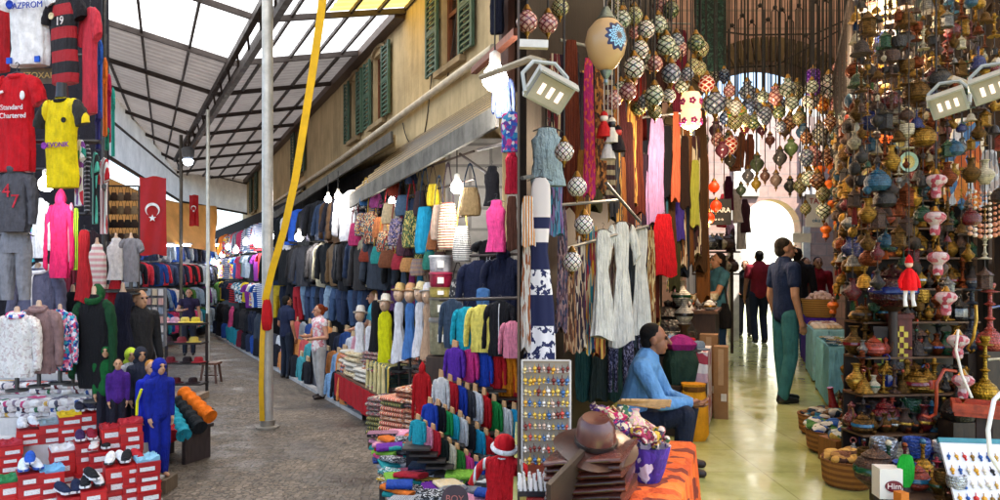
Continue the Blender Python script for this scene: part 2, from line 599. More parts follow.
# ------------------------------------------------------------------ the ochre house on the right of the street
BX0, BD0, BSL = -0.30, 9.9, -0.487
BN = math.hypot(1, BSL)
def wx(D): return BX0 + BSL * (D - BD0)
def ws(D): return (D - 9.2) * BN
B_ROT = math.atan2(1, BSL)
house = thing('ochre_house', 'long ochre plastered house with green shutters above the right row of street stalls', 'house', (wx(9.2), 9.2, 0), B_ROT)
wins = [(10.41, 11.19, 5.45, 6.86, 0.52), (14.0, 14.75, 5.33, 6.75, 0.5), (15.78, 16.42, 5.33, 6.75, 0.42), (22.0, 23.0, 5.4, 6.95, 0.65), (32.5, 33.7, 5.2, 6.9, 0.7)]
holes = [(ws(a), ws(b), z0, z1) for a, b, z0, z1, w in wins]
m_ochre = m_wall('#c8b48c', 0.8, 0.34)
part('wall', wall_cells(ws(38), 0, 7.15, 0.35, holes).mesh('wall', False), m_ochre, house)
m_shut = wood('#3d5a48'); m_frame = wood('#6b3a20'); m_stone = m_wall('#a08c6c', 3, 0.4)
m_glassd = plain('#20201e', 0.12, 0, 0.6, 0.2)
for a, b, z0, z1, sw in wins:
    s0, s1 = ws(a), ws(b)
    f = MB()
    for x in (s0 + 0.04, s1 - 0.04, (s0 + s1) / 2): f.box((x, -0.12, (z0 + z1) / 2), (0.07, 0.06, z1 - z0 - 0.004))
    for z in (z0 + 0.05, z1 - 0.05, z0 + (z1 - z0) * 0.62): f.box(((s0 + s1) / 2, -0.121, z), (s1 - s0 - 0.08, 0.056, 0.07))
    w = part('window', f.mesh('window', False), m_frame, house)
    part('pane', MB().box(((s0 + s1) / 2, -0.155, (z0 + z1) / 2), (s1 - s0 - 0.01, 0.008, z1 - z0 - 0.01)).mesh('pane', False), m_glassd, w)
    part('sill', MB().box(((s0 + s1) / 2, 0.04, z0 - 0.05), (s1 - s0 + 0.24, 0.14, 0.09)).mesh('sill', False), m_stone, w)
    sr = MB()
    for k in range(7):
        t0 = PI * k / 7; t1 = PI * (k + 1) / 7; r0 = (s1 - s0) / 2 + 0.02; r1 = r0 + 0.14; cx = (s0 + s1) / 2; cz = z1 - 0.06
        q = [(cx + r * math.cos(t), cz + 0.75 * r * math.sin(t) * 0.5) for r, t in ((r0, t0), (r1, t0), (r1, t1), (r0, t1))]
        sr.rings([[(x, 0.002, z) for x, z in q], [(x, 0.06, z) for x, z in q]])
    part('lintel', sr.mesh('lintel', False), m_stone, w)
    for sd in (-1, 1):
        sh = MB()
        x = s0 - sw / 2 - 0.01 if sd < 0 else s1 + sw / 2 + 0.01
        for dx in (-sw / 2 + 0.035, sw / 2 - 0.035): sh.box((x + dx, 0.075, (z0 + z1) / 2), (0.07, 0.05, z1 - z0))
        n = 16
        for k in range(n):
            z = z0 + (z1 - z0) * (k + 0.5) / n
            sh.box((x, 0.072, z), (sw - 0.142, 0.02, (z1 - z0) / n * 1.05), 0, R(28))
        sh.box((x, 0.076, (z0 + z1) / 2), (sw - 0.142, 0.044, 0.09))
        part('shutter', sh.mesh('shutter', False), m_shut, house)
part('service_pipe', MB().tube([(0.1, 0.09, 5.2), (ws(17), 0.09, 5.02), (ws(30), 0.09, 4.95)], 0.06, 10).mesh('pipe'), plain('#d8cdb8', 0.5), house)
cb = MB()
for (d0, z0, d1, z1) in ((10.2, 7.0, 11.0, 5.2), (11.2, 6.3, 11.9, 4.6), (9.6, 6.6, 10.6, 5.5), (12.9, 5.0, 12.2, 4.4)):
    cb.tube([(ws(d0 + (d1 - d0) * t) , 0.03 + 0.02 * math.sin(t * 5), z0 + (z1 - z0) * t - 0.12 * math.sin(PI * t)) for t in [k / 8 for k in range(9)]], 0.010, 5)
part('cable', cb.mesh('cable'), plain('#2a221c', 0.7), house)

# stone side wall under the awning, at right angles to the house
sw_ = thing('stone_wall', 'bare grey stone wall between the hanging bags and the dark jackets', 'wall', (-0.245, 9.35, 0))
part('masonry', MB().box((0, 0, 2.0), (0.95, 0.25, 4.0)).mesh('masonry', False), m_brick((0.34, 0.33, 0.31, 1), (0.24, 0.235, 0.225, 1), (0.16, 0.155, 0.15, 1), 0.55, 0.28), sw_)

# ------------------------------------------------------------------ the street roof
def bxs(D): return -3.58 - 0.556 * (D - 10.9)          # valley beam
def lxs(D): return -11.0 - 0.265 * (D - 19.8)          # left eave
BZ, LZ, RZ = 6.5, 7.3, 7.1
roof = thing('street_roof', 'sheet metal roof over the street with white skylights and dark purlins', 'roof', (0, 0, 0))
def beam_pt(D): return Vector((min(bxs(D), PART_X * D - 0.05), D, BZ))
def left_pt(D):
    t = 3.63 * (1 - (D - 14) / 22.0)
    t = max(t, 0.6)
    b = beam_pt(D)
    p = Vector((b.x - t * 1.0, D - 0.556 * t, LZ))
    return p if D > 5 else Vector((-8.0, D - 1.5, LZ))
def right_pt(D):
    Dr = D + 1.2
    return Vector((min(wx(Dr) - 0.02, PART_X * Dr - 0.03), Dr, RZ))
Ds = [1.0, 4.0, 7.0, 9.3, 11.6, 14.0, 16.4, 18.8, 21.2, 23.6, 26.0, 29.0, 32.0, 36.0]  # nearest bays are unseen, added to keep direct sun off the goods
def sheet_patch(a, b, c, d, n=10):
    """ribbed sheet between a-b (low edge) and d-c (high edge), ribs running up the slope"""
    lo, hi = [], []
    for k in range(n * 4 + 1):
        t = k / (n * 4)
        z = (0.0, 0.0, 0.028, 0.028)[k % 4]
        lo.append(a.lerp(b, t) + Vector((0, 0, z))); hi.append(d.lerp(c, t) + Vector((0, 0, z)))
    mb = MB(); m = len(lo)
    mb.add(lo + hi, [(i, i + 1, m + i + 1, m + i) for i in range(m - 1)])
    return mb
brown = m_sheet('#a8a09a', 0.12); whitep = m_sheet('#f4f4f0', 0.7); orangep = m_sheet('#f0c860', 0.7)
for i in range(len(Ds) - 1):
    d0, d1 = Ds[i], Ds[i + 1]
    sky_l = 4.0 <= d0 < 14.0
    part('skylight' if sky_l else 'roof_sheet', sheet_patch(beam_pt(d0), beam_pt(d1), left_pt(d1), left_pt(d0)).mesh('sheet', False), whitep if sky_l else brown, roof)
    ra, rb, rc, rd = beam_pt(d0), beam_pt(d1), right_pt(d1), right_pt(d0)
    sky_r = 6.0 <= d0 < 14.0
    if sky_r and d0 < 11.7:
        ma, mb_ = ra.lerp(rd, 0.45), rb.lerp(rc, 0.45)
        part('skylight', sheet_patch(ra, rb, mb_, ma).mesh('sheet', False), whitep, roof)
        part('skylight', sheet_patch(ma, mb_, rc, rd).mesh('sheet', False), orangep if 9 < d0 < 11 else whitep, roof)
    else:
        part('skylight' if sky_r else 'roof_sheet', sheet_patch(ra, rb, rc, rd).mesh('sheet', False), whitep if sky_r else brown, roof)
m_steel = plain('#3a302c', 0.6, 0.0, 0.4)
dn = Vector((0, 0, -0.07))
for i, d in enumerate(Ds[2:]):
    part('rafter', MB().beam(beam_pt(d) + dn, left_pt(d) + dn, 0.06, 0.1).beam(beam_pt(d) + dn, right_pt(d) + dn, 0.06, 0.1).mesh('rafter', False), m_steel, roof)
for t in (0.2, 0.4, 0.6, 0.8, 1.0):
    for fn in (left_pt, right_pt):
        q = MB()
        for i in range(2, len(Ds) - 1):
            q.beam(beam_pt(Ds[i]).lerp(fn(Ds[i]), t) + dn * 0.5, beam_pt(Ds[i + 1]).lerp(fn(Ds[i + 1]), t) + dn * 0.5, 0.045, 0.07)
        part('purlin', q.mesh('purlin', False), m_steel, roof)
tr = MB()
a, b = beam_pt(5.5), beam_pt(25.5)
for (ox, oz) in ((-0.14, -0.12), (0.14, -0.12), (0, -0.42)):
    tr.beam(a + Vector((ox, 0, oz)), b + Vector((ox, 0, oz)), 0.10, 0.12)
n = 40
for k in range(n):
    p0, p1 = a.lerp(b, k / n), a.lerp(b, (k + 1) / n)
    s = -0.14 if k % 2 else 0.14
    tr.beam(p0 + Vector((s, 0, -0.12)), p1 + Vector((0, 0, -0.42)), 0.04)
part('truss_beam', tr.mesh('truss', False), m_steel, roof)
gut = MB()
for i in range(4, len(Ds) - 1):
    gut.beam(right_pt(Ds[i]) + Vector((-0.1, 0, -0.12)), right_pt(Ds[i + 1]) + Vector((-0.1, 0, -0.12)), 0.2, 0.16)
part('fascia', gut.mesh('fascia', False), wood('#4a3426'), roof)

# white sheet walls that close the street roof on the left and at the far end
def ribbed_wall(a, b, z0, z1, n):
    return sheet_patch(Vector((a[0], a[1], z0)), Vector((b[0], b[1], z0)), Vector((b[0], b[1], z1)), Vector((a[0], a[1], z1)), n)
m_white_sheet = m_sheet('#ecebe6', 0.6)
cw = thing('clerestory_wall', 'white ribbed sheet wall under the left edge of the street roof', 'wall', (0, 0, 0))
lp = [left_pt(d) for d in (11.6, 36.0)]
pA, pB = (-8.6, 12.5), (-13.75, 30.2)
part('sheet_wall', ribbed_wall(pA, pB, 5.3, 7.45, 40).mesh('sheet_wall', False), m_white_sheet, cw)
part('rail', MB().beam((pA[0], pA[1], 5.3), (pB[0], pB[1], 5.35), 0.08).beam((pA[0] + .05, pA[1], 6.3), (pB[0] + .05, pB[1], 6.3), 0.05).mesh('rail', False), m_steel, cw)
ew = thing('end_wall', 'white ribbed sheet wall closing the far end of the street roof', 'wall', (0, 0, 0))
part('sheet_wall', ribbed_wall((-13.75, 30.2), (-12.9, 37.5), 5.3, 8.3, 22).mesh('sheet_wall', False), m_white_sheet, ew)
part('rail', MB().beam((-13.7, 30.2, 5.35), (-12.85, 37.5, 5.35), 0.09).beam((-13.7, 30.2, 6.8), (-12.85, 37.5, 6.9), 0.05).mesh('rail', False), m_steel, ew)

# poles
galv = metal('#b8b8b4', 0.42)
def pole(px, D, z1, r, label, h='#b8b8b4'):
    p = onfloor(px, D)
    t = thing('steel_pole', label, 'pole', p)
    part('tube', MB().tube([(0, 0, 0), (0, 0, z1)], r, 14).mesh('tube'), plain(h, 0.4, 0.35), t)
    part('base_plate', MB().lathe([(r * 2.1, 0), (r * 2.1, 0.03), (r * 1.3, 0.04), (r * 1.3, 0.12)], 14).mesh('base'), plain('#8a8378', 0.6, 0.3), t)
    return t
pole(267.5, 10.05, 6.2, 0.078, 'thick grey steel pole holding up the roof beside the yellow strap')
pole(208, 15.9, 5.95, 0.04, 'thin white pole standing by the wooden stool', '#c8c8c0')
pole(181, 21.0, 6.4, 0.05, 'dark thin pole under the far end of the roof beam', '#5a544c')

# awnings
def slab(pts, th):
    a = [Vector(p) for p in pts]
    return MB().rings([[p for p in a], [p + Vector((0, 0, th)) for p in a]])
def awning(name, label, n0, n1, f1, f0, val, h_top, h_edge, slats=8):
    """n0-n1: outer lower edge near to far, f0-f1: edge at the wall"""
    t = thing(name, label, 'awning', (0, 0, 0))
    part('canopy', slab([n0, n1, f1, f0], 0.03).mesh('canopy', False), m_sheet(h_top), t)
    part('valance', MB().beam(n0 - Vector((0, 0, val / 2 - 0.03)), n1 - Vector((0, 0, val / 2 - 0.03)), 0.04, val).mesh('valance', False), m_wall(h_edge, 4, 0.5), t)
    q = MB()
    for k in range(slats):
        s = (k + 0.5) / slats
        q.beam(n0.lerp(f0, s) + Vector((0, 0, -0.035)), n1.lerp(f1, s) + Vector((0, 0, -0.035)), 0.13, 0.05)
    part('batten', q.mesh('batten', False), wood('#b49a6c'), t)
    return t
awning('near_awning', 'sloping timber and sheet awning with grey edge over the hanging bags',
       at(497, 108, 6.9), at(350, 197, 11.9), Vector((wx(13.2) - 0.03, 13.2, 4.55)), Vector((wx(9.3) - 0.05, 9.3, 4.65)), 0.22, '#40362a', '#706e68')
awning('upper_awning', 'dark grey edged awning over the hanging jackets further down the street',
       at(392, 133, 11.2), at(262, 222, 20.0), Vector((wx(21) - 0.03, 21, 4.75)), Vector((wx(13.5) - 0.03, 13.5, 4.75)), 0.18, '#3a322a', '#5a5650')
awning('far_awning', 'grey slatted awning over the stalls at the far end of the street',
       at(262, 236, 20.5), at(216, 243, 32.0), Vector((wx(33) - 0.05, 33, 4.9)), Vector((wx(21.5) - 0.05, 21.5, 4.9)), 0.2, '#6a6258', '#7a766e')

# ------------------------------------------------------------------ the covered hall on the right
pt = thing('board_partition', 'thin upright board partition between the open street and the covered hall', 'partition', (PART_X * 3.4, 3.4, 0))
part('board', MB().beam((0, 0, 4.0), (PART_X * 6.4, 6.4, 4.0), 0.012, 8.0).mesh('board', False), wood('#4a3828'), pt)
def long_wall(name, label, fn, d0, d1, z1, mat, inward):
    t = thing(name, label, 'wall', (0, 0, 0))
    a, b = Vector((fn(d0), d0, 0)), Vector((fn(d1), d1, 0))
    nrm = Vector((b - a)).cross(Vector((0, 0, 1))).normalized() * 0.3 * inward
    part('masonry', MB().rings([[a, b, b + nrm, a + nrm], [p + Vector((0, 0, z1)) for p in (a, b, b + nrm, a + nrm)]]).mesh('masonry', False), mat, t)
m_dark = m_wall('#33261c', 1.5, 0.5)
long_wall('hall_wall', 'dark brown wall behind the hanging scarves on the left of the hall', hallL, 9.8, 18.0, 6.3, m_dark, -1)
long_wall('hall_wall', 'dark brown wall behind the brass trinkets on the right of the hall', hallR, 6.9, 18.0, 6.3, m_dark, 1)
bw = thing('plank_backing', 'brown plank backing behind the printed scarves beside the partition', 'wall', (0, 0, 0))
a, b = Vector((PART_X * 5.0 + 0.03, 5.0, 0)), Vector((hallL(9.8), 9.8, 0))
part('planks', MB().beam(a + Vector((0, 0, 3.1)), b + Vector((0, 0, 3.1)), 0.06, 6.2).mesh('planks', False), wood('#1e1510'), bw)

hc = thing('hall_ceiling', 'unseen ceiling made translucent to let daylight into the covered hall, on timber joists', 'ceiling', (0, 0, 0))  # out of view; translucent and cut short at the back to brighten the hall
part('sheet', MB().rings([[(0.05, 0.3, 6.3), (7.5, 0.3, 6.3), (7.6, 10.6, 6.3), (0.29, 10.6, 6.3)], [(0.05, 0.3, 6.33), (7.5, 0.3, 6.33), (7.6, 10.6, 6.33), (0.29, 10.6, 6.33)]]).mesh('sheet', False), m_sheet('#f0e2cc', 0.68), hc)
for k in range(6):
    d = 1.5 + k * 2.2
    part('joist', MB().beam((max(0.1, hallL(d)), d, 6.22), (hallR(d), d, 6.22), 0.14, 0.15).mesh('joist', False), wood('#3c2c20'), hc)

def arch_wall(cx, w, ztop, x0, x1, d, z1, th, seg=20):
    """wall at depth d from x0 to x1 with an arched opening of half width w and crown ztop"""
    zs = ztop - w
    out = [(cx + w, FZ)] + [(cx + w * math.cos(PI * k / seg), zs + w * math.sin(PI * k / seg)) for k in range(seg + 1)] + [(cx - w, FZ)]
    mb = MB()
    rim = []
    for (x, z) in out:
        if z <= FZ + 1e-6: rim.append((x1 if x > cx else x0, FZ))
        else:
            a = math.atan2(z - zs, x - cx)
            # project to the outline of the wall
            if x >= cx and math.tan(a) * (x1 - cx) <= z1 - zs: rim.append((x1, zs + math.tan(a) * (x1 - cx)))
            elif x < cx and abs(math.tan(PI - a)) * (cx - x0) <= z1 - zs: rim.append((x0, zs + math.tan(PI - a) * (cx - x0)))
            else: rim.append((cx + (z1 - zs) / math.tan(a) if abs(math.cos(a)) > 1e-6 else cx, z1))
    # add outline corners
    nn = len(out)
    vs = [(x, d, z) for x, z in out] + [(x, d, z) for x, z in rim]
    fs = []
    for k in range(nn - 1):
        fs.append((k, k + 1, nn + k + 1, nn + k))
        (ax, az), (bx, bz) = rim[k], rim[k + 1]
        if (ax == x1 and bz == z1 and bx != x1) or (az == z1 and bx == x0 and ax != x0):
            vs.append((x1 if ax == x1 else x0, d, z1)); fs.append((nn + k, nn + k + 1, len(vs) - 1))
    mb.add(vs, fs)
    o2 = [(x, d, z) for x, z in out]
    o3 = [(x, d + th, z) for x, z in out]
    mb.add(o2 + o3, [(k, k + 1, nn + k + 1, nn + k) for k in range(nn - 1)])
    mb.add([(x, d + th, z) for (x, dd, z) in vs], fs)
    return mb
m_pink = m_brick((0.46, 0.30, 0.25, 1), (0.39, 0.245, 0.20, 1), (0.30, 0.22, 0.185, 1), 0.5, 0.26)
AX, AD = 3.83, 10.0
aw = thing('arch_wall', 'pink stone cross wall with a wide round arch high in the hall', 'wall', (0, 0, 0))
part('masonry', arch_wall(AX, 1.17, 5.24, hallL(AD) + 0.02, hallR(AD) - 0.02, AD, 6.28, 0.5).mesh('masonry', False), m_pink, aw)
vo = MB()
for k in range(36):
    t0, t1 = PI * (k + 0.12) / 36, PI * (k + 0.88) / 36
    q = [(AX + r * math.cos(t), 4.07 + r * math.sin(t)) for r, t in ((1.18, t0), (1.52, t0), (1.52, t1), (1.18, t1))]
    vo.rings([[(x, AD - 0.003, z) for x, z in q], [(x, AD - 0.05, z) for x, z in q]])
part('voussoirs', vo.mesh('voussoirs', False), m_wall('#6a5a3e', 3, 0.4), aw)
m_pale = m_brick((0.66, 0.45, 0.38, 1), (0.58, 0.37, 0.30, 1), (0.5, 0.38, 0.33, 1), 0.6, 0.3)
ED = 18.0
en = thing('hall_end_wall', 'pale pink end wall with the bright arched way out of the hall', 'wall', (0, 0, 0))
part('masonry', arch_wall(6.97, 0.76, 4.15, hallL(ED) + 0.02, hallR(ED) - 0.02, ED, 6.28, 0.4).mesh('masonry', False), m_pale, en)
for (x0, x1, z0, z1) in ((6.02, 6.62, 4.25, 5.8), (7.75, 8.2, 4.25, 5.6)):
    w = MB()
    for x in (x0, x1, (x0 + x1) / 2): w.box((x, ED - 0.03, (z0 + z1) / 2), (0.06, 0.05, z1 - z0))
    for z in (z0, z1): w.box(((x0 + x1) / 2, ED - 0.031, z), (x1 - x0 + 0.06, 0.046, 0.06))
    wd = part('window', w.mesh('window', False), plain('#d8cfc4', 0.6), en)
    part('pane', MB().box(((x0 + x1) / 2, ED - 0.02, (z0 + z1) / 2), (x1 - x0 - 0.06, 0.02, z1 - z0 - 0.06)).mesh('pane', False), glow('#fff6ec', 0.30), wd)  # pane glows in place of daylight; the wall behind it is solid
for sx in (-1, 1):
    part('jamb', MB().box((6.97 + sx * 0.87, ED - 0.06, FZ + 1.3), (0.18, 0.1, 2.6)).mesh('jamb', False), plain('#e4ddd2', 0.6), en)
# outside beyond the way out
oh = thing('white_house', 'sunlit white house wall outside the arched way out', 'house', (10.2, 28, 0))
part('wall', MB().box((0, 0.2, 4.5), (16, 0.4, 9)).mesh('wall', False), m_wall('#f2eee6', 1, 0.08), oh)
part('door', MB().box((-1.2, -0.03, FZ + 1.1), (1.0, 0.06, 2.2)).mesh('door', False), wood('#a89078'), oh)
# posts on the right
for (px, D, z1, lb, h) in ((852, 9.3, 3.6, 'white painted post behind the orange gourd garland', '#d8d2c6'), (861, 9.0, 3.7, 'pale narrow post right of the gourd garland', '#b8b0a0'),
                           (914, 7.2, 6.2, 'tall grey green post rising through the brass trinkets', '#7c9088'), (940, 6.4, 6.2, 'dark wooden post beside the glazed shop front', '#4a3826')):
    t = thing('post', lb, 'post', (onfloor(px, D, FZ)))
    part('shaft', MB().box((0, 0, (z1 - FZ) / 2), (0.10, 0.10, z1 - FZ)).mesh('shaft', False), wood(h) if h == '#4a3826' else plain(h, 0.5), t)
    part('foot', MB().box((0, 0, 0.05), (0.14, 0.14, 0.1)).mesh('foot', False), plain('#3a3028', 0.7), t)

# ================================================================== GARMENTS
def ell(cx, cy, z, rx, ry, n=18, fa=0.0, fk=5, ph=0.0):
    out = []
    for j in range(n):
        a = 2 * PI * j / n
        c, s = math.cos(a), math.sin(a)
        k = 1 + fa * math.sin(fk * a + ph)
        out.append((cx + rx * math.copysign(abs(c) ** 0.8, c) * k, cy + ry * math.copysign(abs(s) ** 0.8, s) * k, z))
    return out

PROF = {
    'tee': [(0.0, .10, .05), (-.012, .15, .06), (-.05, .25, .075), (-.11, .29, .10), (-.3, .285, .12), (-.45, .275, .115), (-.6, .27, .11), (-.8, .28, .115), (-.97, .285, .12), (-1.0, .28, .115)],
    'tank': [(0.0, .10, .04), (-.02, .15, .05), (-.12, .17, .07), (-.22, .26, .11), (-.4, .26, .13), (-.6, .23, .11), (-.8, .25, .12), (-1.0, .28, .13)],
    'jacket': [(0.03, .10, .07), (-.0, .14, .085), (-.05, .25, .10), (-.12, .29, .13), (-.3, .29, .15), (-.5, .28, .145), (-.7, .285, .145), (-.9, .29, .15), (-.96, .27, .14), (-1.0, .265, .135)],
    'dress': [(0.0, .10, .05), (-.03, .17, .06), (-.1, .2, .09), (-.25, .19, .1), (-.38, .16, .085), (-.55, .21, .12), (-.75, .26, .15), (-1.0, .31, .18)],
    'scarf': [(0.0, .30, .05), (-.05, .38, .06), (-.2, .42, .06), (-.4, .44, .065), (-.6, .42, .06), (-.8, .45, .065), (-.95, .46, .06), (-1.0, .45, .055)],
    'skirt': [(0.0, .16, .10), (-.08, .19, .12), (-.4, .26, .16), (-.7, .3, .19), (-1.0, .33, .2)],
}
FOLD = {'tee': .05, 'tank': .05, 'jacket': .06, 'dress': .10, 'scarf': .24, 'skirt': .14}
def body_mesh(kind, seed):
    def fn():
        rnd = random.Random(seed * 7 + len(kind))
        mb = MB(); rs = []
        fk = rnd.choice((5, 6, 7)) if kind not in ('scarf', 'skirt', 'dress') else rnd.choice((5, 7, 6))
        ph = rnd.uniform(0, 6)
        pr = PROF[kind]
        fine = []
        for i in range(len(pr) - 1):
            for t in (0, 0.5):
                a, b = pr[i], pr[i + 1]
                fine.append([a[k] + (b[k] - a[k]) * t for k in range(3)])
        fine.append(list(pr[-1]))
        for z, rx, ry in fine:
            fa = FOLD[kind] * min(1, max(0.1, -z * 1.3))
            sx = (0.05 if kind == 'scarf' else 0.014) * math.sin(z * (5 if kind == 'scarf' else 9) + ph)
            rs.append(ell(sx + rnd.uniform(-.006, .006), 0, z, rx * (1 + rnd.uniform(-.03, .03)), ry * (.8 if kind in ('tee', 'jacket') else 1), 32, fa, fk, ph + z * 2.6))
        if kind in ('scarf', 'dress', 'skirt'):
            rs[-1] = [(x, y, z + .03 * math.sin(7 * x + 3 * seed)) for x, y, z in rs[-1]]
        mb.rings(rs)
        return mb
    return cached(('garment_' + kind, seed), fn)

def sleeve_mesh(kind, seed):
    def fn():
        rnd = random.Random(seed)
        if kind == 'short':
            pts = [(.20, 0, -.07), (.29, 0, -.12), (.36, -.005, -.21), (.40, -.01, -.31)]; rr = [.07, .095, .098, .10]
        elif kind == 'long':
            pts = [(.20, 0, -.08), (.29, 0, -.14), (.345, -.01, -.3), (.37, -.02, -.5), (.38, -.045, -.68), (.385, -.06, -.84), (.385, -.06, -.88)]; rr = [.07, .095, .085, .078, .07, .062, .05]
        else:   # spread
            pts = [(.20, 0, -.08), (.31, 0, -.15), (.42, -.02, -.3), (.5, -.03, -.48), (.56, -.03, -.62)]; rr = [.07, .09, .08, .07, .06]
        P = []; Q = []
        for i in range(len(pts) - 1):
            for t in (0, 0.33, 0.66):
                P.append(Vector(pts[i]).lerp(Vector(pts[i + 1]), t) + Vector((rnd.uniform(-.006, .006), rnd.uniform(-.01, .01), 0)))
                Q.append((rr[i] + (rr[i + 1] - rr[i]) * t) * rnd.uniform(.93, 1.06))
        P.append(Vector(pts[-1])); Q.append(rr[-1])
        return MB().tube(P, Q, 12)
    return cached(('sleeve_' + kind, seed), fn)

def trouser_mesh(seed):
    def fn():
        rnd = random.Random(seed)
        mb = MB()
        mb.rings([ell(0, 0, z, rx, ry, 20, .02, 6, seed) for z, rx, ry in ((0, .17, .09), (-.05, .175, .095), (-.2, .2, .11), (-.31, .205, .115))])
        for s in (-1, 1):
            rs = []
            for k in range(10):
                z = -.27 - .73 * k / 9
                rs.append(ell(s * (.10 + .015 * k / 9) + rnd.uniform(-.005, .005), 0, z, (.10 - .035 * k / 9) * rnd.uniform(.95, 1.05), .10 - .03 * k / 9, 14, .05, 4, k))
            mb.rings(rs)
        return mb
    return cached(('trousers', seed), fn)

def hood_mesh():
    def fn():
        mb = MB()
        rs = []
        for k in range(9):
            t = k / 8
            z = -.03 + .24 * t
            r = .13 * math.sin(PI * (0.24 + 0.70 * t)) + .01
            rs.append(ell(0, .02 + .035 * t, z, r * 1.05, r * 1.1, 16, .03, 5, k))
        mb.rings(rs)
        return mb
    return cached('hood', fn)
def collar_mesh():
    return cached('collar', lambda: MB().tube([(.115 * math.cos(a), .055 * math.sin(a) - .01, .0 - .02 * (1 - math.sin(a))) for a in [2 * PI * k / 16 for k in range(17)]], .022, 8))
def hanger_mesh():
    return cached('hanger', lambda: MB().tube([(-.24, 0, -.06), (-.1, 0, 0.0), (0, 0, .03), (.1, 0, 0.0), (.24, 0, -.06)], .012, 6).tube([(0, 0, .03), (0, 0, .09), (.03, 0, .12), (.035, 0, .15), (0, 0, .175), (-.03, 0, .155)], .007, 6))
def zip_mesh():
    return cached('zip', lambda: MB().tube([(0, -.075, -.03), (0, -.135, -.12), (0, -.155, -.3), (0, -.15, -.6), (0, -.152, -.95)], .011, 6))
def one_mesh(kind, sleeve, seed):
    """a small garment seen from afar: body and sleeves in one mesh"""
    def fn():
        mb = MB()
        if kind == 'trousers':
            me = trouser_mesh(seed); mb.add([v.co[:] for v in me.vertices], [tuple(p.vertices) for p in me.polygons])
            return mb
        me = body_mesh(kind, seed); mb.add([v.co[:] for v in me.vertices], [tuple(p.vertices) for p in me.polygons])
        if sleeve:
            me = sleeve_mesh(sleeve, seed)
            for s in (1, -1):
                mb.add([(v.co.x * s, v.co.y, v.co.z) for v in me.vertices], [tuple(p.vertices) for p in me.polygons])
        return mb
    return cached(('one_' + kind + str(sleeve), seed), fn)

BW = {'tee': .57, 'tank': .54, 'jacket': .58, 'dress': .58, 'scarf': .88, 'skirt': .64, 'trousers': .40}
def garment(name, label, cat, loc, h, w, mat, kind='tee', rotz=0.0, sleeve=None, smat=None, hood=False, collar=None, zipc=None, hanger=True, group=None, depth=1.0, seed=None, tilt=(0, 0)):
    """a hanging garment h tall and w wide whose shoulders are at loc"""
    seed = random.randrange(6) if seed is None else seed
    t = thing(name, label, cat, loc, rotz, group, tilt)
    k = w / BW[kind]
    sc3 = (k, (0.5 * k + 0.5 * min(k, h)) * depth, h)
    if kind == 'trousers': part('trouser_legs', trouser_mesh(seed), mat, t, scale=sc3)
    else: part({'scarf': 'cloth', 'dress': 'dress_body', 'skirt': 'skirt_body'}.get(kind, 'shirt_body'), body_mesh(kind, seed), mat, t, scale=sc3)
    if sleeve:
        for s in (1, -1): part('sleeve', sleeve_mesh(sleeve, seed), smat or mat, t, scale=(sc3[0] * s, sc3[1] * 1.05, sc3[2]))
    if hood: part('hood', hood_mesh(), smat if hood == 2 else mat, t, scale=(k * .9, sc3[1], h * .9))
    if collar: part('collar', collar_mesh(), collar, t, scale=(k * 1.05, sc3[1], h))
    if zipc: part('zip', zip_mesh(), zipc, t, scale=sc3)
    if hanger: part('hanger', hanger_mesh(), plain('#2a2a2c', 0.4), t, scale=(k, k, min(k, h)))
    t['_s'] = sc3
    return t
def small(name, label, cat, loc, h, w, mat, kind='tee', rotz=0.0, sleeve=None, group=None, seed=None, depth=1.0):
    seed = random.randrange(6) if seed is None else seed
    k = w / BW[kind]
    return solo(name, one_mesh(kind, sleeve, seed), mat, label, cat, loc, (R(random.uniform(-4, 4)), R(random.uniform(-6, 6)), rotz), (k, (0.5 * k + 0.5 * min(k, h)) * depth, h), group)

def GP(name, label, cat, px, y0, y1, wpx, D, mat, **kw):
    """garment by its place in the photograph: centre column, top and bottom row, width"""
    return garment(name, label, cat, at(px, y0, D), sz(y1 - y0, D), sz(wpx, D), mat, **kw)

# ================================================================== PEOPLE AND MANNEQUINS
def blob(prims, voxel=0.010, it=4):
    mb = MB()
    for q in prims:
        if q[0] == 's':
            mb.ball(q[1], q[2], 16, 10, q[3] if len(q) > 3 else (1, 1, 1), q[4] if len(q) > 4 else None)
        else:
            a, ra, b, rb = Vector(q[1]), q[2], Vector(q[3]), q[4]
            if (b - a).length > 1e-5: mb.tube([a, b], [ra, rb], 14)
            mb.ball(a, ra, 14, 8); mb.ball(b, rb, 14, 8)
    me = bpy.data.meshes.new('tmp'); me.from_pydata(mb.v, [], mb.f)
    bm = bmesh.new(); bm.from_mesh(me); bmesh.ops.recalc_face_normals(bm, faces=bm.faces); bm.to_mesh(me); bm.free()
    o = bpy.data.objects.new('tmp', me); COL.objects.link(o)
    m = o.modifiers.new('r', 'REMESH'); m.mode = 'VOXEL'; m.voxel_size = voxel
    s = o.modifiers.new('s', 'SMOOTH'); s.factor = 0.5; s.iterations = it
    dg = bpy.context.evaluated_depsgraph_get()
    out = bpy.data.meshes.new_from_object(o.evaluated_get(dg))
    bpy.data.objects.remove(o); bpy.data.meshes.remove(me)
    out.polygons.foreach_set('use_smooth', [True] * len(out.polygons))
    out.materials.clear(); out.materials.append(None)
    return out

def skin(h):
    k = ('skin', h)
    if k in MATS: return MATS[k]
    m, nt, p = base_mat('skin')
    c = lin(h)
    f = noise_out(nt, coords(nt), 14, 3)
    nt.links.new(ramp(nt, f, [(0.3, dim(c, 0.85)), (0.7, dim(c, 1.08))]), p.inputs['Base Color'])
    p.inputs['Roughness'].default_value = 0.55
    p.inputs['Subsurface Weight'].default_value = 0.08
    p.inputs['Subsurface Radius'].default_value = (0.02, 0.008, 0.004)
    MATS[k] = m
    return m

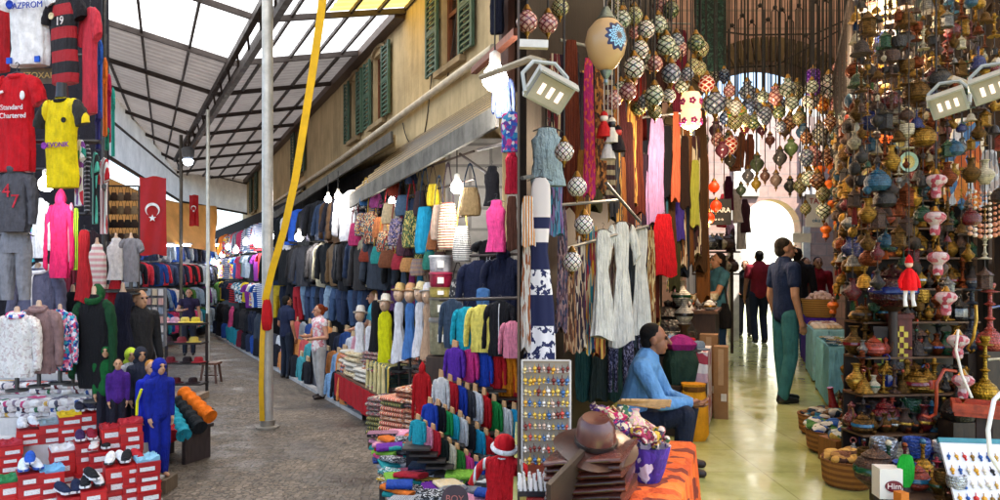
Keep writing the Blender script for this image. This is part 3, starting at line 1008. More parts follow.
POSE = {'pelvis': (0, 0, .95), 'chest': (0, .01, 1.27), 'neck': (0, .015, 1.47), 'head': (0, -.01, 1.625),
        'Lsh': (.185, .01, 1.42), 'Lel': (.245, .03, 1.13), 'Lwr': (.255, -.03, .88),
        'Rsh': (-.185, .01, 1.42), 'Rel': (-.245, .03, 1.13), 'Rwr': (-.255, -.03, .88),
        'Lhp': (.09, 0, .92), 'Lkn': (.10, -.01, .50), 'Lan': (.10, .02, .085),
        'Rhp': (-.09, 0, .92), 'Rkn': (-.10, -.01, .50), 'Ran': (-.10, .02, .085)}
def person(name, label, cat, loc, rotz, H, pose, skin_h, hair_h, top, bottom, shoes='#1a1614', sleeve=0.45, longs=False, hair='short', yaw=0.0, female=False, voxel=0.009, girth=1.0, group=None, legs=True, barefeet=False, hoodm=None):
    J = {k: Vector(v) for k, v in POSE.items()}
    for k, v in (pose or {}).items(): J[k] = Vector(v)
    t = thing(name, label, cat, loc, rotz, group)
    K = H / 1.75
    yr = Matrix.Rotation(yaw, 3, 'Z')
    hd = J['head']
    def hp(x, y, z): return hd + yr @ Vector((x, y, z))
    g = girth
    def torso(e):
        out = []
        prof = [(0, .158, .112), (.18, .150, .110), (.36, .138, .104), (.55, .148, .108), (.75, .160, .112), (.88, .155, .10), (.97, .11, .08)]
        if female: prof = [(0, .165, .118), (.18, .150, .108), (.38, .122, .095), (.55, .130, .10), (.72, .142, .118), (.88, .135, .09), (.97, .09, .07)]
        pf = []
        for q0, q1 in zip(prof, prof[1:]): pf += [tuple(q0[i] + (q1[i] - q0[i]) * u for i in range(3)) for u in (0, .25, .5, .75)]
        for s, rx, ry in pf + [prof[-1]]:
            p = J['pelvis'].lerp(J['chest'], s / .6) if s < .6 else J['chest'].lerp(J['neck'], (s - .6) / .4)
            out.append(('s', p, 1.0, (rx * g + e, ry * g + e, .10 + e * .5)))
        return out
    b = torso(0)
    for s in 'LR':
        b.append(('c', J['chest'].lerp(J['neck'], .7), .07, J[s + 'sh'], .058))
        b.append(('c', J[s + 'sh'], .056, J[s + 'el'], .041)); b.append(('c', J[s + 'el'], .041, J[s + 'wr'], .027))
        fd = (J[s + 'wr'] - J[s + 'el']).normalized()
        sd = Vector((1 if s == 'L' else -1, 0, 0))
        fwd = Vector((0, -1, 0))
        pal = J[s + 'wr'] + fd * .05
        b.append(('c', J[s + 'wr'], .026, pal, .030))
        across = fwd if abs(fd.dot(fwd)) < 0.75 else sd
        inward = fd.cross(across).normalized() * (1 if s == 'L' else -1)
        for i, (o, L) in enumerate(((-.030, .066), (-.010, .076), (.010, .072), (.030, .056))):
            r0 = pal + fd * .028 - across * o
            r1 = r0 + fd * L * .55 + inward * .006; r2 = r1 + (fd * .75 + inward * .6).normalized() * L * .5
            b.append(('c', r0, .0105, r1, .0100)); b.append(('c', r1, .0100, r2, .0088))
        th = J[s + 'wr'] + fd * .025 + across * .026
        b.append(('c', th, .012, th + (across * .6 + fd * .8 + inward * .3).normalized() * .055, .010))
        if legs:
            b.append(('c', J[s + 'hp'], .085 * g, J[s + 'kn'], .054)); b.append(('c', J[s + 'kn'], .054, J[s + 'an'], .036))
            d = J[s + 'kn'] - J[s + 'an']
            b.append(('c', J[s + 'kn'].lerp(J[s + 'an'], .3) + Vector((0, .018, 0)), .048, J[s + 'an'], .034))
            b.append(('c', J[s + 'an'] + Vector((0, .02, -.04)), .034, J[s + 'an'] + Vector((0, -.13, -.055)), .028))
    b.append(('c', J['neck'] - Vector((0, 0, .03)), .058, hp(0, .015, -.05), .052))
    b.append(('s', hp(0, .018, .025), 1.0, (.076, .094, .092)))
    b.append(('s', hp(0, -.022, -.035), 1.0, (.058, .066, .080)))
    b.append(('s', hp(0, -.050, -.088), 1.0, (.030, .028, .024)))
    b.append(('c', hp(0, -.088, .012), .010, hp(0, -.110, -.026), .0145))
    b.append(('c', hp(-.022, -.082, -.062), .0085, hp(.022, -.082, -.062), .0085))
    b.append(('c', hp(-.03, -.083, .028), .009, hp(.03, -.083, .028), .009))
    for s in (-1, 1): b.append(('s', hp(s * .077, .012, -.008), 1.0, (.012, .022, .032)))
    part('body', blob(b, voxel * .8, 2), skin(skin_h), t, scale=K)
    # clothes
    tb = torso(.016)
    for s in 'LR':
        tb.append(('c', J['chest'].lerp(J['neck'], .62), .085, J[s + 'sh'], .072))
        if longs:
            tb.append(('c', J[s + 'sh'], .073, J[s + 'el'], .056)); tb.append(('c', J[s + 'el'], .056, J[s + 'el'].lerp(J[s + 'wr'], .92), .042))
        elif sleeve > 0:
            tb.append(('c', J[s + 'sh'], .072, J[s + 'sh'].lerp(J[s + 'el'], sleeve / .5 * .55), .066))
    tb.append(('s', J['pelvis'] - Vector((0, 0, .04)), 1.0, (.168 * g, .125 * g, .08)))
    part('top', blob(tb, voxel, 3), top, t, scale=K)
    if legs:
        bb = [('s', J['pelvis'] - Vector((0, 0, .02)), 1.0, (.168 * g, .122 * g, .10))]
        for s in 'LR':
            bb.append(('c', J[s + 'hp'], .102 * g, J[s + 'kn'], .074)); bb.append(('c', J[s + 'kn'], .074, J[s + 'an'] + Vector((0, 0, .0)), .060))
        part('trousers', blob(bb, voxel, 3), bottom, t, scale=K)
        if not barefeet:
            for s in 'LR':
                a = J[s + 'an']
                part('shoe', blob([('c', a + Vector((0, .035, -.045)), .040, a + Vector((0, -.10, -.052)), .036), ('c', a + Vector((0, -.10, -.054)), .036, a + Vector((0, -.15, -.057)), .030), ('c', a + Vector((0, .02, -.01)), .045, a + Vector((0, .02, -.04)), .045)], .009, 2), plain(shoes, 0.5), t, scale=K)
    if hair:
        hb = [('s', hp(0, .034, .043), 1.0, (.0805, .091, .085)), ('s', hp(0, .058, -.012), 1.0, (.072, .058, .075))]
        if hair in ('long', 'bob'):
            hb.append(('s', hp(0, .055, -.02), 1.0, (.085, .07, .10)))
            if hair == 'long': hb.append(('c', hp(0, .075, -.03), .065, hp(0, .085, -.18), .04))
        if hair == 'bun': hb.append(('s', hp(0, .135, .03), 1.0, (.045, .045, .045))); hb.append(('s', hp(0, .05, .0), 1.0, (.083, .07, .08)))
        part('hair', blob(hb, .010, 1), plain(hair_h, 0.85, 0, .2, .4, 40), t, scale=K)
    if hoodm:
        part('hood', blob([('s', hp(0, .03, .01), 1.0, (.105, .11, .125)), ('s', hp(0, .05, -.12), 1.0, (.12, .09, .07))], .012, 2), hoodm, t, scale=K)
    for s in (-1, 1):
        e = part('eye', cached('eye', lambda: MB().ball((0, 0, 0), 0.0105, 10, 8)), plain('#1a120e', 0.2), t, tuple((hp(s * .030, -.082, .012)) * K), scale=K)
        part('eyebrow', cached('brow', lambda: MB().tube([(-.018, 0, -.002), (0, -.003, .003), (.018, 0, -.002)], .0035, 6)), plain(hair_h, 0.7), t, tuple((hp(s * .031, -.092, .036)) * K), rot=(0, 0, yaw), scale=K)
    return t

# ================================================================== LEFT: the clothes and shoe stall
red = '#b8101c'
# backing, frame and rail of the stall
st = thing('market_stall', 'steel framed stall with a dark cloth backing behind the football shirts', 'stall', onfloor(-20, 8.9))
pL, pR = at(-90, 400, 8.9), at(108, 400, 8.9)
o0 = onfloor(-20, 8.9)
part('backing_cloth', MB().beam(Vector((pL.x, 0, 2.9)) - Vector((o0.x, 0, 0)), Vector((pR.x, 0, 2.9)) - Vector((o0.x, 0, 0)), 0.05, 5.7).mesh('backing', False), fab('#1e1c24'), st)
fr = MB()
fx = lambda px, D: Vector(((px - 500) / F * D - o0.x, D - o0.y, 0))
for px, D in ((-60, 8.7), (104, 8.7), (30, 6.5), (100, 6.6)):
    p = fx(px, D); z1 = 5.2
    if D < 7: continue
    fr.tube([p, p + Vector((0, 0, z1))], .03, 8)
for z in (2.3, 2.95, 3.5, 4.9):
    fr.tube([fx(-60, 8.6) + Vector((0, 0, z)), fx(104, 8.6) + Vector((0, 0, z))], .02, 8)
for px in (-60, 104):
    for z in (2.95, 4.9): fr.tube([fx(px, 8.7) + Vector((0, 0, z)), fx(px, 5.9) + Vector((0, 0, z))], .02, 8)
fr.tube([fx(-60, 5.95) + Vector((0, 0, 4.9)), fx(100, 5.95) + Vector((0, 0, 4.9))], .02, 8)
fr.tube([fx(-60, 6.05) + Vector((0, 0, 3.35)), fx(100, 6.05) + Vector((0, 0, 3.35))], .02, 8)
part('steel_tubes', fr.mesh('tubes'), plain('#3a3838', 0.45, 0.4), st)

# football shirts
def shirt_text(t, s, size, col, x, z, sx=1.0, rot=0.0):
    k = t['_s']
    words('lettering', s, size, fab(col) if isinstance(col, str) else col, t, (x, -k[1] * .128 - .006, z), (R(90), 0, rot), sx=sx)
wht = '#e8e8ea'
j = GP('football_shirt', 'white football shirt with blue lettering hung at the top left of the stall', 'shirt', 30, -18, 66, 42, 6.1, fab(wht), sleeve='short', collar=fab('#2040a0'), group='football shirts at the stall front', rotz=R(-10))
shirt_text(j, 'GAZPROM', .075, '#1c3ca8', .03, -.24, rot=0)
part('crest', MB().lathe([(.035, 0), (.035, .008)], 14).mesh('crest'), fab('#1c3ca8'), j, (-.12, -j['_s'][1] * .125 - .004, -.22), (R(90), 0, 0))
for s in (-1, 1): part('hem_patch', MB().box((0, 0, 0), (.05, .012, .05)).mesh('patch'), fab('#2a5ac8'), j, (s * .14, -j['_s'][1] * .11, -.70))
j = GP('football_shirt', 'red and black hooped football shirt with number 19 above the yellow shirt', 'shirt', 65, -6, 84, 34, 6.0, stripe('#a01420', '#141016', 3.9, 2, 0.5), sleeve='short', smat=fab('#18141a'), collar=fab('#18141a'), group='football shirts at the stall front', rotz=R(-22))
shirt_text(j, '19', .10, '#e8e0e0', .03, -.26)
part('crest', MB().lathe([(.03, 0), (.03, .008)], 14).mesh('crest'), fab('#d8c8a0'), j, (-.08, -j['_s'][1] * .122, -.2), (R(90), 0, 0))
j = GP('plain_shirt', 'plain coral red shirt hanging right of the hooped football shirt', 'shirt', 90, 8, 114, 24, 5.95, fab('#c83444'), sleeve='short', rotz=R(-35), group='football shirts at the stall front')
j = GP('football_shirt', 'red football shirt with white sponsor lettering at the left edge of the photo', 'shirt', 17, 74, 172, 38, 5.9, fab('#c4101e'), sleeve='short', collar=fab('#c4101e'), group='football shirts at the stall front', rotz=R(-8))
shirt_text(j, 'Standard', .062, wht, .02, -.30, sx=.95); shirt_text(j, 'Chartered', .062, wht, .03, -.37, sx=.95)
part('crest', MB().ball((0, 0, 0), .03, 10, 6, (.8, .25, 1.3)).mesh('crest'), fab(wht), j, (.11, -j['_s'][1] * .12, -.2))
part('crest', MB().box((0, 0, 0), (.045, .01, .02)).mesh('crest'), fab(wht), j, (-.09, -j['_s'][1] * .122, -.17), (0, R(-20), 0))
j = GP('football_shirt', 'bright yellow football shirt with black collar and purple sponsor lettering', 'shirt', 62, 98, 188, 37, 5.75, fab('#e8cc0a'), sleeve='short', smat=stripe('#e8cc0a', '#1a1814', 2.2, 0, 0.62), collar=fab('#18160f'), group='football shirts at the stall front', rotz=R(-14))
shirt_text(j, 'EVONIK', .06, '#7a2a98', .035, -.40, sx=1.0)
part('crest', MB().lathe([(.028, 0), (.028, .008)], 14).mesh('crest'), fab('#8a3aa0'), j, (-.10, -j['_s'][1] * .128 - .004, -.40), (R(90), 0, 0))
part('crest', MB().lathe([(.022, 0), (.022, .008)], 14).mesh('crest'), fab('#20201c'), j, (.09, -j['_s'][1] * .122 - .004, -.2), (R(90), 0, 0))
for k in range(2): part('neck_stand', MB().tube([(0, 0, 0), (0, 0, .12)], [.05, .04], 10).mesh('neck'), plain('#2a2a2c', .4), j, (0, .0, .0)) if k == 0 else None
j = GP('hooded_sweatshirt', 'dark grey hooded sweatshirt with red print below the red football shirt', 'sweatshirt', 15, 172, 232, 34, 5.9, fab('#55545a'), kind='jacket', sleeve='long', hood=True, rotz=R(-8))
shirt_text(j, '4', .16, '#c83040', -.02, -.17); shirt_text(j, '7', .16, '#c83040', .06, -.26)
GP('sweat_trousers', 'pale grey sweat trousers hanging under the grey hooded sweatshirt', 'trousers', 16, 232, 300, 30, 6.0, fab('#8a8a90'), kind='trousers')
GP('plain_shirt', 'crimson shirt cut by the top left corner of the photo', 'shirt', 1, -20, 72, 22, 6.4, fab('#a8141e'), sleeve='short', rotz=R(-20), group='football shirts at the stall front')
for i, (px, y0, y1, w, h) in enumerate([(6, 205, 300, 20, '#6a6a70'), (22, 240, 300, 18, '#24242c'), (54, 236, 300, 16, '#22283a'), (92, 232, 290, 14, '#2c1c24'), (66, 240, 300, 14, '#7a2434')]):
    GP('dark_jacket', '%s jacket %s in the rear hanging row of the left stall' % (cname(h), ('at the left end', 'second', 'third', 'at the right end', 'fourth')[i]), 'jacket', px, y0, y1, w, 8.0, fab(h), kind='jacket', sleeve='long', group='jackets in the rear hanging row')
# sign with gold letters
s = solo('lettered_sign', MB().box((0, 0, 0), (.30, .02, .13)), wood('#5a4a30'), 'small dark sign with gold letters between the red and yellow shirts', 'sign', at(38, 76, 6.15))
words('lettering', 'IZOXAR', .075, plain('#d0b060', .5), s, (0.02, -.014, 0))

# shirts seen edge on, hung one behind another along the front rail
for i, (px, y0, y1, w, D, h, lb) in enumerate([
        (100, 40, 118, 13, 6.15, '#2458b0', 'blue shirt seen edge on behind the coral shirt'), (105, 58, 136, 12, 6.3, '#e87020', 'orange shirt seen edge on beside the blue shirt'),
        (109, 74, 142, 11, 6.45, '#b01c48', 'crimson shirt seen edge on beside the orange shirt'), (113, 88, 156, 10, 6.6, '#28a090', 'teal shirt seen edge on at the outer end of the rail'),
        (98, 110, 150, 14, 6.1, '#2c2c70', 'indigo shirt hanging low between coral and orange shirts'), (107, 128, 150, 12, 6.4, '#0e7a60', 'green shirt hem showing under the crimson shirt')]):
    GP('plain_shirt', lb, 'shirt', px, y0, y1, w, D, fab(h), sleeve='short', rotz=R(-58), group='shirts seen edge on along the rail')
circ = print_cloth(['#e8e8e8', '#e0e0e4', '#e8e8e8', '#1c8a7a', '#c83040', '#e8e8e8', '#7a3a90'], 5.0)
GP('printed_shirt', 'white shirt with green and red round prints right of the yellow shirt', 'shirt', 79, 140, 206, 16, 5.85, circ, sleeve='short', rotz=R(-40), group='shirts seen edge on along the rail')
GP('striped_shirt', 'black shirt with thin grey stripes hanging beside the round printed shirt', 'shirt', 87, 145, 214, 13, 5.95, stripe('#1a1a1e', '#9a9aa0', 16, 2, .7), sleeve='short', rotz=R(-50), group='shirts seen edge on along the rail')
GP('striped_shirt', 'black and mint green panelled shirt beside the grey striped one', 'shirt', 95, 152, 224, 14, 6.05, stripe('#1c1c20', '#5ac8b0', 6, 0, .6), sleeve='short', rotz=R(-50), group='shirts seen edge on along the rail')
GP('striped_shirt', 'red and white striped shirt at the lower right end of the rail', 'shirt', 104, 158, 234, 15, 6.15, stripe('#c01a28', '#ece8e4', 7, 0, .5), sleeve='short', rotz=R(-45), group='shirts seen edge on along the rail')
# lower hanging row
low = [(26, 205, 262, 16, print_cloth(['#28b0c8', '#e8e8f0', '#6a48b8', '#30c0d0'], 9), 'tank', 'cyan and purple tie dyed vest in the lower hanging row'),
       (40, 200, 258, 16, fab('#e0e4ea'), 'jacket', 'white jacket in the lower hanging row'), (48, 206, 262, 12, fab('#1a1a24'), 'jacket', 'black jacket between the white and pink jackets'),
       (60, 203, 278, 20, fab('#e02868'), 'jacket', 'bright pink hooded jacket in the lower hanging row'), (71, 212, 262, 8, fab('#d890a8'), 'tank', 'pale pink vest beside the bright pink jacket'),
       (76, 208, 270, 7, stripe('#a8d020', '#1a1a1a', 8, 0, .6), 'tank', 'lime and black vest beside the pale pink vest'), (84, 230, 302, 16, fab('#a01822'), 'dress', 'dark red dress hanging beside the lime vest')]
for px, y0, y1, w, m, kd, lb in low:
    GP({'tank': 'vest', 'jacket': 'jacket', 'dress': 'dress'}[kd], lb, {'tank': 'vest', 'jacket': 'jacket', 'dress': 'dress'}[kd], px, y0, y1, w, 7.2, m, kind=kd, sleeve='long' if kd == 'jacket' else None, hood='pink' in lb and 'bright' in lb, group='clothes in the lower hanging row')

# dressed busts and coats on stands
beige = plain('#c8a88c', 0.35)
def bust_mesh(): return cached('bust', lambda: MB().rings([ell(0, 0, z, rx, ry, 18) for z, rx, ry in ((-.66, .15, .11), (-.55, .17, .12), (-.36, .135, .10), (-.18, .165, .125), (-.06, .18, .10), (-.01, .12, .07), (.03, .058, .056), (.07, .05, .052), (.09, .03, .03))]))
def bust(label, px, y0, y1, wpx, D, mat, kind='jacket', sleeve='long', collar=None, hood=False, zipc=None, smat=None, skirt=None, group='dressed busts on the stall', rotz=0.0, skinm=None):
    h, w = sz(y1 - y0, D), sz(wpx, D)
    t = thing('dress_form', label, 'mannequin', at(px, y1, D), rotz, group)
    k = w / BW[kind]; z0 = h
    part('bust', bust_mesh(), skinm or beige, t, (0, 0, z0), scale=(w / .70, w / .98, h / .74))
    part('garment', body_mesh(kind, random.randrange(3)), mat, t, (0, 0, z0), scale=(k, k * .95, h))
    if sleeve:
        for s in (1, -1): part('sleeve', sleeve_mesh(sleeve, 1), smat or mat, t, (0, 0, z0), scale=(k * s, k, h))
    if collar: part('collar', collar_mesh(), collar, t, (0, -.01, z0 + .012), scale=(k * 1.25, k * 1.3, h * 1.6))
    if hood: part('hood', hood_mesh(), collar or mat, t, (0, .04, z0 - .02), scale=(k * .95, k * .8, h * .8))
    if zipc: part('zip', zip_mesh(), zipc, t, (0, 0, z0), scale=(k, k * .97, h))
    if skirt: part('skirt', body_mesh('skirt', 1), skirt[0], t, (0, 0, .04), scale=(w / .7, w / .7, skirt[1]))
    part('stand', MB().tube([(0, 0, .02), (0, 0, -.12)], .02, 8).lathe([(.1, -.14), (.1, -.12)], 12).mesh('stand'), plain('#3a3a3a', .4), t)
    return t
floral = print_cloth(['#2050a8', '#e8e4f0', '#d04070', '#38a0b8', '#1a2a60', '#e890a8'], 16)
bust('white embroidered blouse with a floral collar on a bust at the left edge', 17, 314, 377, 34, 6.9, print_cloth(['#dcd8d2', '#e6e2dc', '#d8d4cc', '#c8b8b4', '#e6e2dc'], 22), collar=floral)
bust('slate grey jacket with white hood on a bust behind the mauve jacket', 38, 270, 330, 38, 7.3, fab('#5a5a70'), collar=fab('#e4e4ea'), hood=True, zipc=fab('#c8c8cc'))
bust('mauve belted jacket on a bust beside the white blouse', 39, 308, 373, 33, 7.0, fab('#8a6e6c'), zipc=fab('#5a4440'), collar=fab('#8a6e6c'))
bust('blue and pink floral jacket on a bust beside the mauve jacket', 60, 311, 370, 25, 7.1, floral)
bust('black hooded jacket on a bust behind the floral jacket', 73, 294, 372, 24, 7.5, fab('#15151c'), hood=True)
bust('long dark green and black hooded coat on a bust in mid stall', 94, 297, 388, 31, 7.2, fab('#0f1014'), hood=True, collar=fab('#0f4a22'), smat=fab('#0f3c20'))
bust('pink dress on a bust half hidden by the green and black coat', 108, 292, 356, 14, 7.9, fab('#d04068'), kind='dress', sleeve=None)
bust('navy sleeveless dress on a bust beside the black tracksuit', 123, 292, 372, 24, 7.8, fab('#14162a'), kind='dress', sleeve=None)
bust('pink and white patterned vest on the first bust of the raised row', 97, 244, 296, 19, 7.9, stripe('#e0a8a8', '#ece4dc', 9, 2, .5), kind='tank', sleeve=None, group='busts in the raised row')
bust('white vest and red skirt on the middle bust of the raised row', 116, 238, 280, 17, 7.9, fab('#dcd8d4'), kind='tank', sleeve=None, skirt=(fab('#a81420'), .35), group='busts in the raised row')
bust('grey tee shirt on the last bust of the raised row', 131, 238, 282, 16, 7.9, fab('#84848a'), kind='tee', sleeve='short', group='busts in the raised row')
sh = thing('raised_shelf', 'dark plank shelf carrying the raised row of busts', 'shelf', at(114, 290, 8.0))
part('plank', MB().box((0, 0, 0), (.62, .3, .03)).mesh('plank', False), wood('#3a2c22'), sh)
part('bracket', MB().beam((-.25, .14, 0), (-.25, .14, -1.9), .04).beam((.25, .14, 0), (.25, .14, -1.9), .04).mesh('bracket', False), m_steel, sh)

# tracksuit dummies
dummy = '#b88a68'
def at_floor(px, D): return onfloor(px, D)
person('tracksuit_dummy', 'tall bald dummy in a black tracksuit with white side stripe', 'mannequin', onfloor(140, 8.0, .42), R(60), 1.62, {}, dummy, '#c89878', stripe('#0e0e14', '#0e0e14', 4, 0, .5), fab('#0e0e14'), hair=None, longs=True, voxel=.013)
o = bpy.data.objects[-1] if False else None
for (px, D, H, top, hood, rz, lb) in [
        (106, 7.20, 1.02, '#0f5a2a', '#0f5a2a', 20, 'small dummy in a dark green hooded jacket behind the purple one'), (118, 7.17, 0.88, '#48207a', None, 30, 'small dummy with dark hair in a purple jacket'),
        (131, 7.6, 1.1, '#d8d8e0', '#c8e040', 35, 'small dummy in a white jacket with lime hood'), (141, 7.5, 1.12, '#2c3040', '#262a38', 40, 'small dummy in a charcoal hooded jacket'),
        (151, 7.35, 1.16, '#1a2cb0', None, 45, 'small blond dummy in a royal blue tracksuit'), (160, 7.15, 1.20, '#12248c', '#12248c', 50, 'nearest small dummy in a dark blue hooded tracksuit with yellow stripe')]:
    p = onfloor(px, D, .462 if px < 120 else .30 if px < 145 else 0.14)
    tt = person('child_dummy', lb, 'mannequin', p, R(rz), H, {'Lsh': (.15, .01, 1.40), 'Rsh': (-.15, .01, 1.40), 'Lel': (.175, .03, 1.13), 'Rel': (-.175, .03, 1.13), 'Lwr': (.165, -.03, .90), 'Rwr': (-.165, -.03, .90), 'Lhp': (.075, 0, .92), 'Rhp': (-.075, 0, .92), 'Lan': (.07, .02, .085), 'Ran': (-.07, .02, .085), 'Lkn': (.075, -.01, .5), 'Rkn': (-.075, -.01, .5), 'head': (0, -.01, 1.64)}, dummy, '#20140e' if 'purple' in lb else '#b07838', fab(top), fab(top if px > 145 else '#1c1c28'), longs=True, hair='short' if hood is None else None, barefeet=True, hoodm=fab(hood) if hood else None, voxel=.014, girth=.82, group='small tracksuit dummies in a row')
    if 'yellow' in lb: part('side_stripe', MB().tube([(-.19, -.02, .92), (-.215, .02, .80), (-.22, .02, .66)], .014, 6).mesh('stripe'), fab('#d8d820'), tt)
    if px > 120: solo('dummy_plinth', MB().box((0, 0, p.z / 2), (.24, .26, p.z - .004)), wood('#6a5a48'), {131: 'wooden plinth under the lime hooded dummy', 141: 'wooden plinth under the charcoal dummy', 151: 'wooden plinth under the blond dummy', 160: 'wooden plinth under the dark blue dummy'}[px], 'plinth', (p.x, p.y, 0.001), group='plinths under the dummies')
solo('dummy_plinth', MB().box((0, 0, .209), (.4, .4, .418)), wood('#4a3a30'), 'dark plinth under the tall black tracksuit dummy', 'plinth', onfloor(140, 8.0, .001))

# stepped display and shoe boxes
dp = thing('stepped_display', 'white stepped display boards carrying the red shoe boxes', 'display stand', onfloor(40, 7.3))
o0 = onfloor(40, 7.3)
steps = [(5.9, 6.75, .05), (6.75, 7.15, .16), (7.15, 7.62, .46), (7.62, 7.98, .64), (7.98, 8.3, .84), (8.3, 8.7, 1.02)]
m_board = m_wall('#c8c4c0', 4, .2)
for i, (d0, d1, z) in enumerate(steps):
    x0 = (-40 - 500) / F * d1; x1 = (147 - 500) / F * d0 if i < 3 else (104 - 500) / F * d0
    x0 = -6.6; x1 = [-3.25, -3.42, -3.66, -4.30, -4.5, -4.75][i]
    part('tier', MB().box(((x0 + x1) / 2 - o0.x, (d0 + d1) / 2 - o0.y, z / 2), (x1 - x0, d1 - d0 - .004, z)).mesh('tier', False), m_board, dp)
def tier_z(D):
    for d0, d1, z in steps:
        if d0 <= D < d1: return z
    return 0
box_side = fab('#c01a20')
def label_mat():
    m, nt, p = base_mat('box label')
    v = coords(nt)
    s = nt.nodes.new('ShaderNodeSeparateXYZ'); nt.links.new(v, s.inputs[0])
    w = noise_out(nt, coords(nt, 'Object', (60, 60, 220)), 1.0, 2)
    nt.links.new(ramp(nt, w, [(0.40, (0.75, 0.74, 0.72, 1)), (0.60, (0.80, 0.79, 0.77, 1)), (0.64, (0.25, 0.25, 0.27, 1))], 'LINEAR'), p.inputs['Base Color'])
    return m
m_label = label_mat()
m_reds = [plain(h, .45, vary=.18) for h in ('#c8201e', '#b8161c', '#a81218', '#c41818')]
bxm = cached('shoebox', lambda: MB().box((0, 0, .040), (.20, .30, .078)), False)
lidm = cached('shoelid', lambda: MB().box((0, 0, .0885), (.206, .306, .020)), False)
labm = cached('shoelabel', lambda: MB().box((0, -.1545, .045), (.13, .004, .048)), False)
WHERE = {}
boxes = 0
STK = [ # px, top row y, D, count, rotation
    (9, 444, 7.0, 4, 40, 'far left'), (28, 428, 7.25, 4, 38, 'second from the left'), (50, 423, 7.35, 3, 38, 'third from the left'), (69, 415, 7.4, 5, 38, 'under the yellow paper'), (85, 412, 7.5, 5, 36, 'right of the yellow paper'),
    (100, 404, 7.72, 3, 36, 'in the upper rear row'), (114, 403, 7.72, 3, 36, 'at the right end of the rear row'),
    (62, 449, 6.95, 6, 38, 'tall in the middle'), (86, 441, 7.0, 6, 38, 'right of the tall middle one'), (112, 427, 7.1, 5, 36, 'behind the black shoes'), (130, 422, 7.12, 5, 36, 'beside the dark blue dummy'),
    (7, 480, 6.5, 4, 38, 'lowest at the far left'), (30, 471, 6.55, 4, 38, 'under the blue and white shoes'), (51, 470, 6.65, 4, 38, 'under the pale blue paper'),
    (92, 487, 6.45, 2, 38, 'under the black and white shoes'), (116, 464, 6.7, 4, 36, 'under the white sports shoes'), (132, 462, 6.74, 4, 36, 'second from the right in front'), (146, 459, 6.74, 4, 36, 'rightmost in front'), (70, 494, 6.4, 2, 38, 'in the low front row'), (100, 450, 6.95, 3, 36, 'between the two middle stacks')]
TOPS = {}
for (px, yt, D, n, rz, where) in STK:
    zt = CH + (HZ - yt) / F * D
    z0 = tier_z(D)
    n = max(1, round((zt - z0) / .099))
    ks = (zt - z0) / (n * .099)
    x = (px - 500) / F * D
    TOPS[where] = (x, D, zt, rz)
    for i in range(n):
        pos = ('bottom', 'second from bottom', 'third from bottom', 'fourth from bottom', 'fifth from bottom', 'sixth from bottom', 'seventh from bottom', 'eighth from bottom')[i] if i < n - 1 else 'topmost'
        jz = random.uniform(-3, 3)
        t = thing('shoe_box', 'red shoe box, %s of the stack %s' % (pos, where), 'shoe box', (x + random.uniform(-.006, .006), D + random.uniform(-.006, .006), z0 + i * .099 * ks + .001), R(rz + jz), 'red shoe boxes in stacks')
        part('box', bxm, random.choice(m_reds), t, scale=(1.0, 1, ks)); part('lid', lidm, random.choice(m_reds[1:]), t, (random.uniform(-.003, .003), random.uniform(-.004, .004), 0), (0, 0, R(random.uniform(-1.5, 1.5))), scale=(1.0, 1, ks)); part('label', labm, m_label, t, (random.uniform(-.02, .02), 0, random.uniform(-.004, .004)), scale=(random.uniform(.7, 1.1), 1, ks * random.uniform(.7, 1.0)))
        boxes += 1
# shoes on the stacks
def shoe_mesh():
    def fn():
        mb = MB(); rs = []
        for k in range(12):
            t = k / 11
            y = .13 - .26 * t
            wd = .036 + .010 * math.sin(PI * min(1, t * 1.15)) - (.028 if t > .95 else 0)
            hh = .075 - .035 * max(0, min(1, (t - .25) / .5)) - (.02 if t > .95 else 0)
            rs.append([(wd * math.cos(a), y, hh / 2 + hh / 2 * math.sin(a)) for a in [2 * PI * j / 12 for j in range(12)]])
        mb.rings(rs); return mb
    return cached('shoe', fn)
def sole_mesh(): return cached('sole', lambda: MB().rings([[(x * (1.06), y, z) for x, y in ((.036, .13), (.038, .05), (.034, -.02), (.045, -.08), (.03, -.13), (-.03, -.13), (-.045, -.08), (-.034, -.02), (-.038, .05), (-.036, .13))] for z in (0.0, .018)]))
def paper_mesh():
    def fn():
        rnd = random.Random(4); mb = MB(); n = 7
        top = [(-.1 + .2 * i / n, -.13 + .26 * j / n, .012 + rnd.uniform(0, .035)) for j in range(n + 1) for i in range(n + 1)]
        bot = [(x, y, 0) for x, y, z in top]
        m = len(top)
        mb.add(top + bot, [(j * (n + 1) + i, j * (n + 1) + i + 1, (j + 1) * (n + 1) + i + 1, (j + 1) * (n + 1) + i) for j in range(n) for i in range(n)])
        rim = [i for i in range(n + 1)] + [(j + 1) * (n + 1) + n for j in range(n)] + [n * (n + 1) + i for i in reversed(range(n))] + [j * (n + 1) for j in reversed(range(1, n))]
        mb.f += [(a, b, b + m, a + m) for a, b in zip(rim, rim[1:] + rim[:1])]
        return mb
    return cached('paper', fn, False)
def crumple(where, h, lb):
    x, D, z, rz = TOPS[where]
    solo('wrapping_paper', paper_mesh(), plain(h, .6, vary=.15), lb, 'paper', (x, D, z + .002), (0, 0, R(rz)), (1, 1, 1), 'wrapping paper on the shoe boxes')
crumple('under the yellow paper', '#f0c810', 'yellow wrapping paper on a shoe box stack'); crumple('under the pale blue paper', '#6aa8d0', 'pale blue wrapping paper on a front shoe box stack')
crumple('far left', '#b02030', 'red wrapping paper on the stack at the left edge'); crumple('lowest at the far left', '#1c7a40', 'green wrapping paper on the lowest stack at the left')
crumple('third from the left', '#8aa0a8', 'grey blue wrapping paper behind the white shoes'); crumple('rightmost in front', '#7ab0c8', 'light blue wrapping paper on the rightmost front stack')
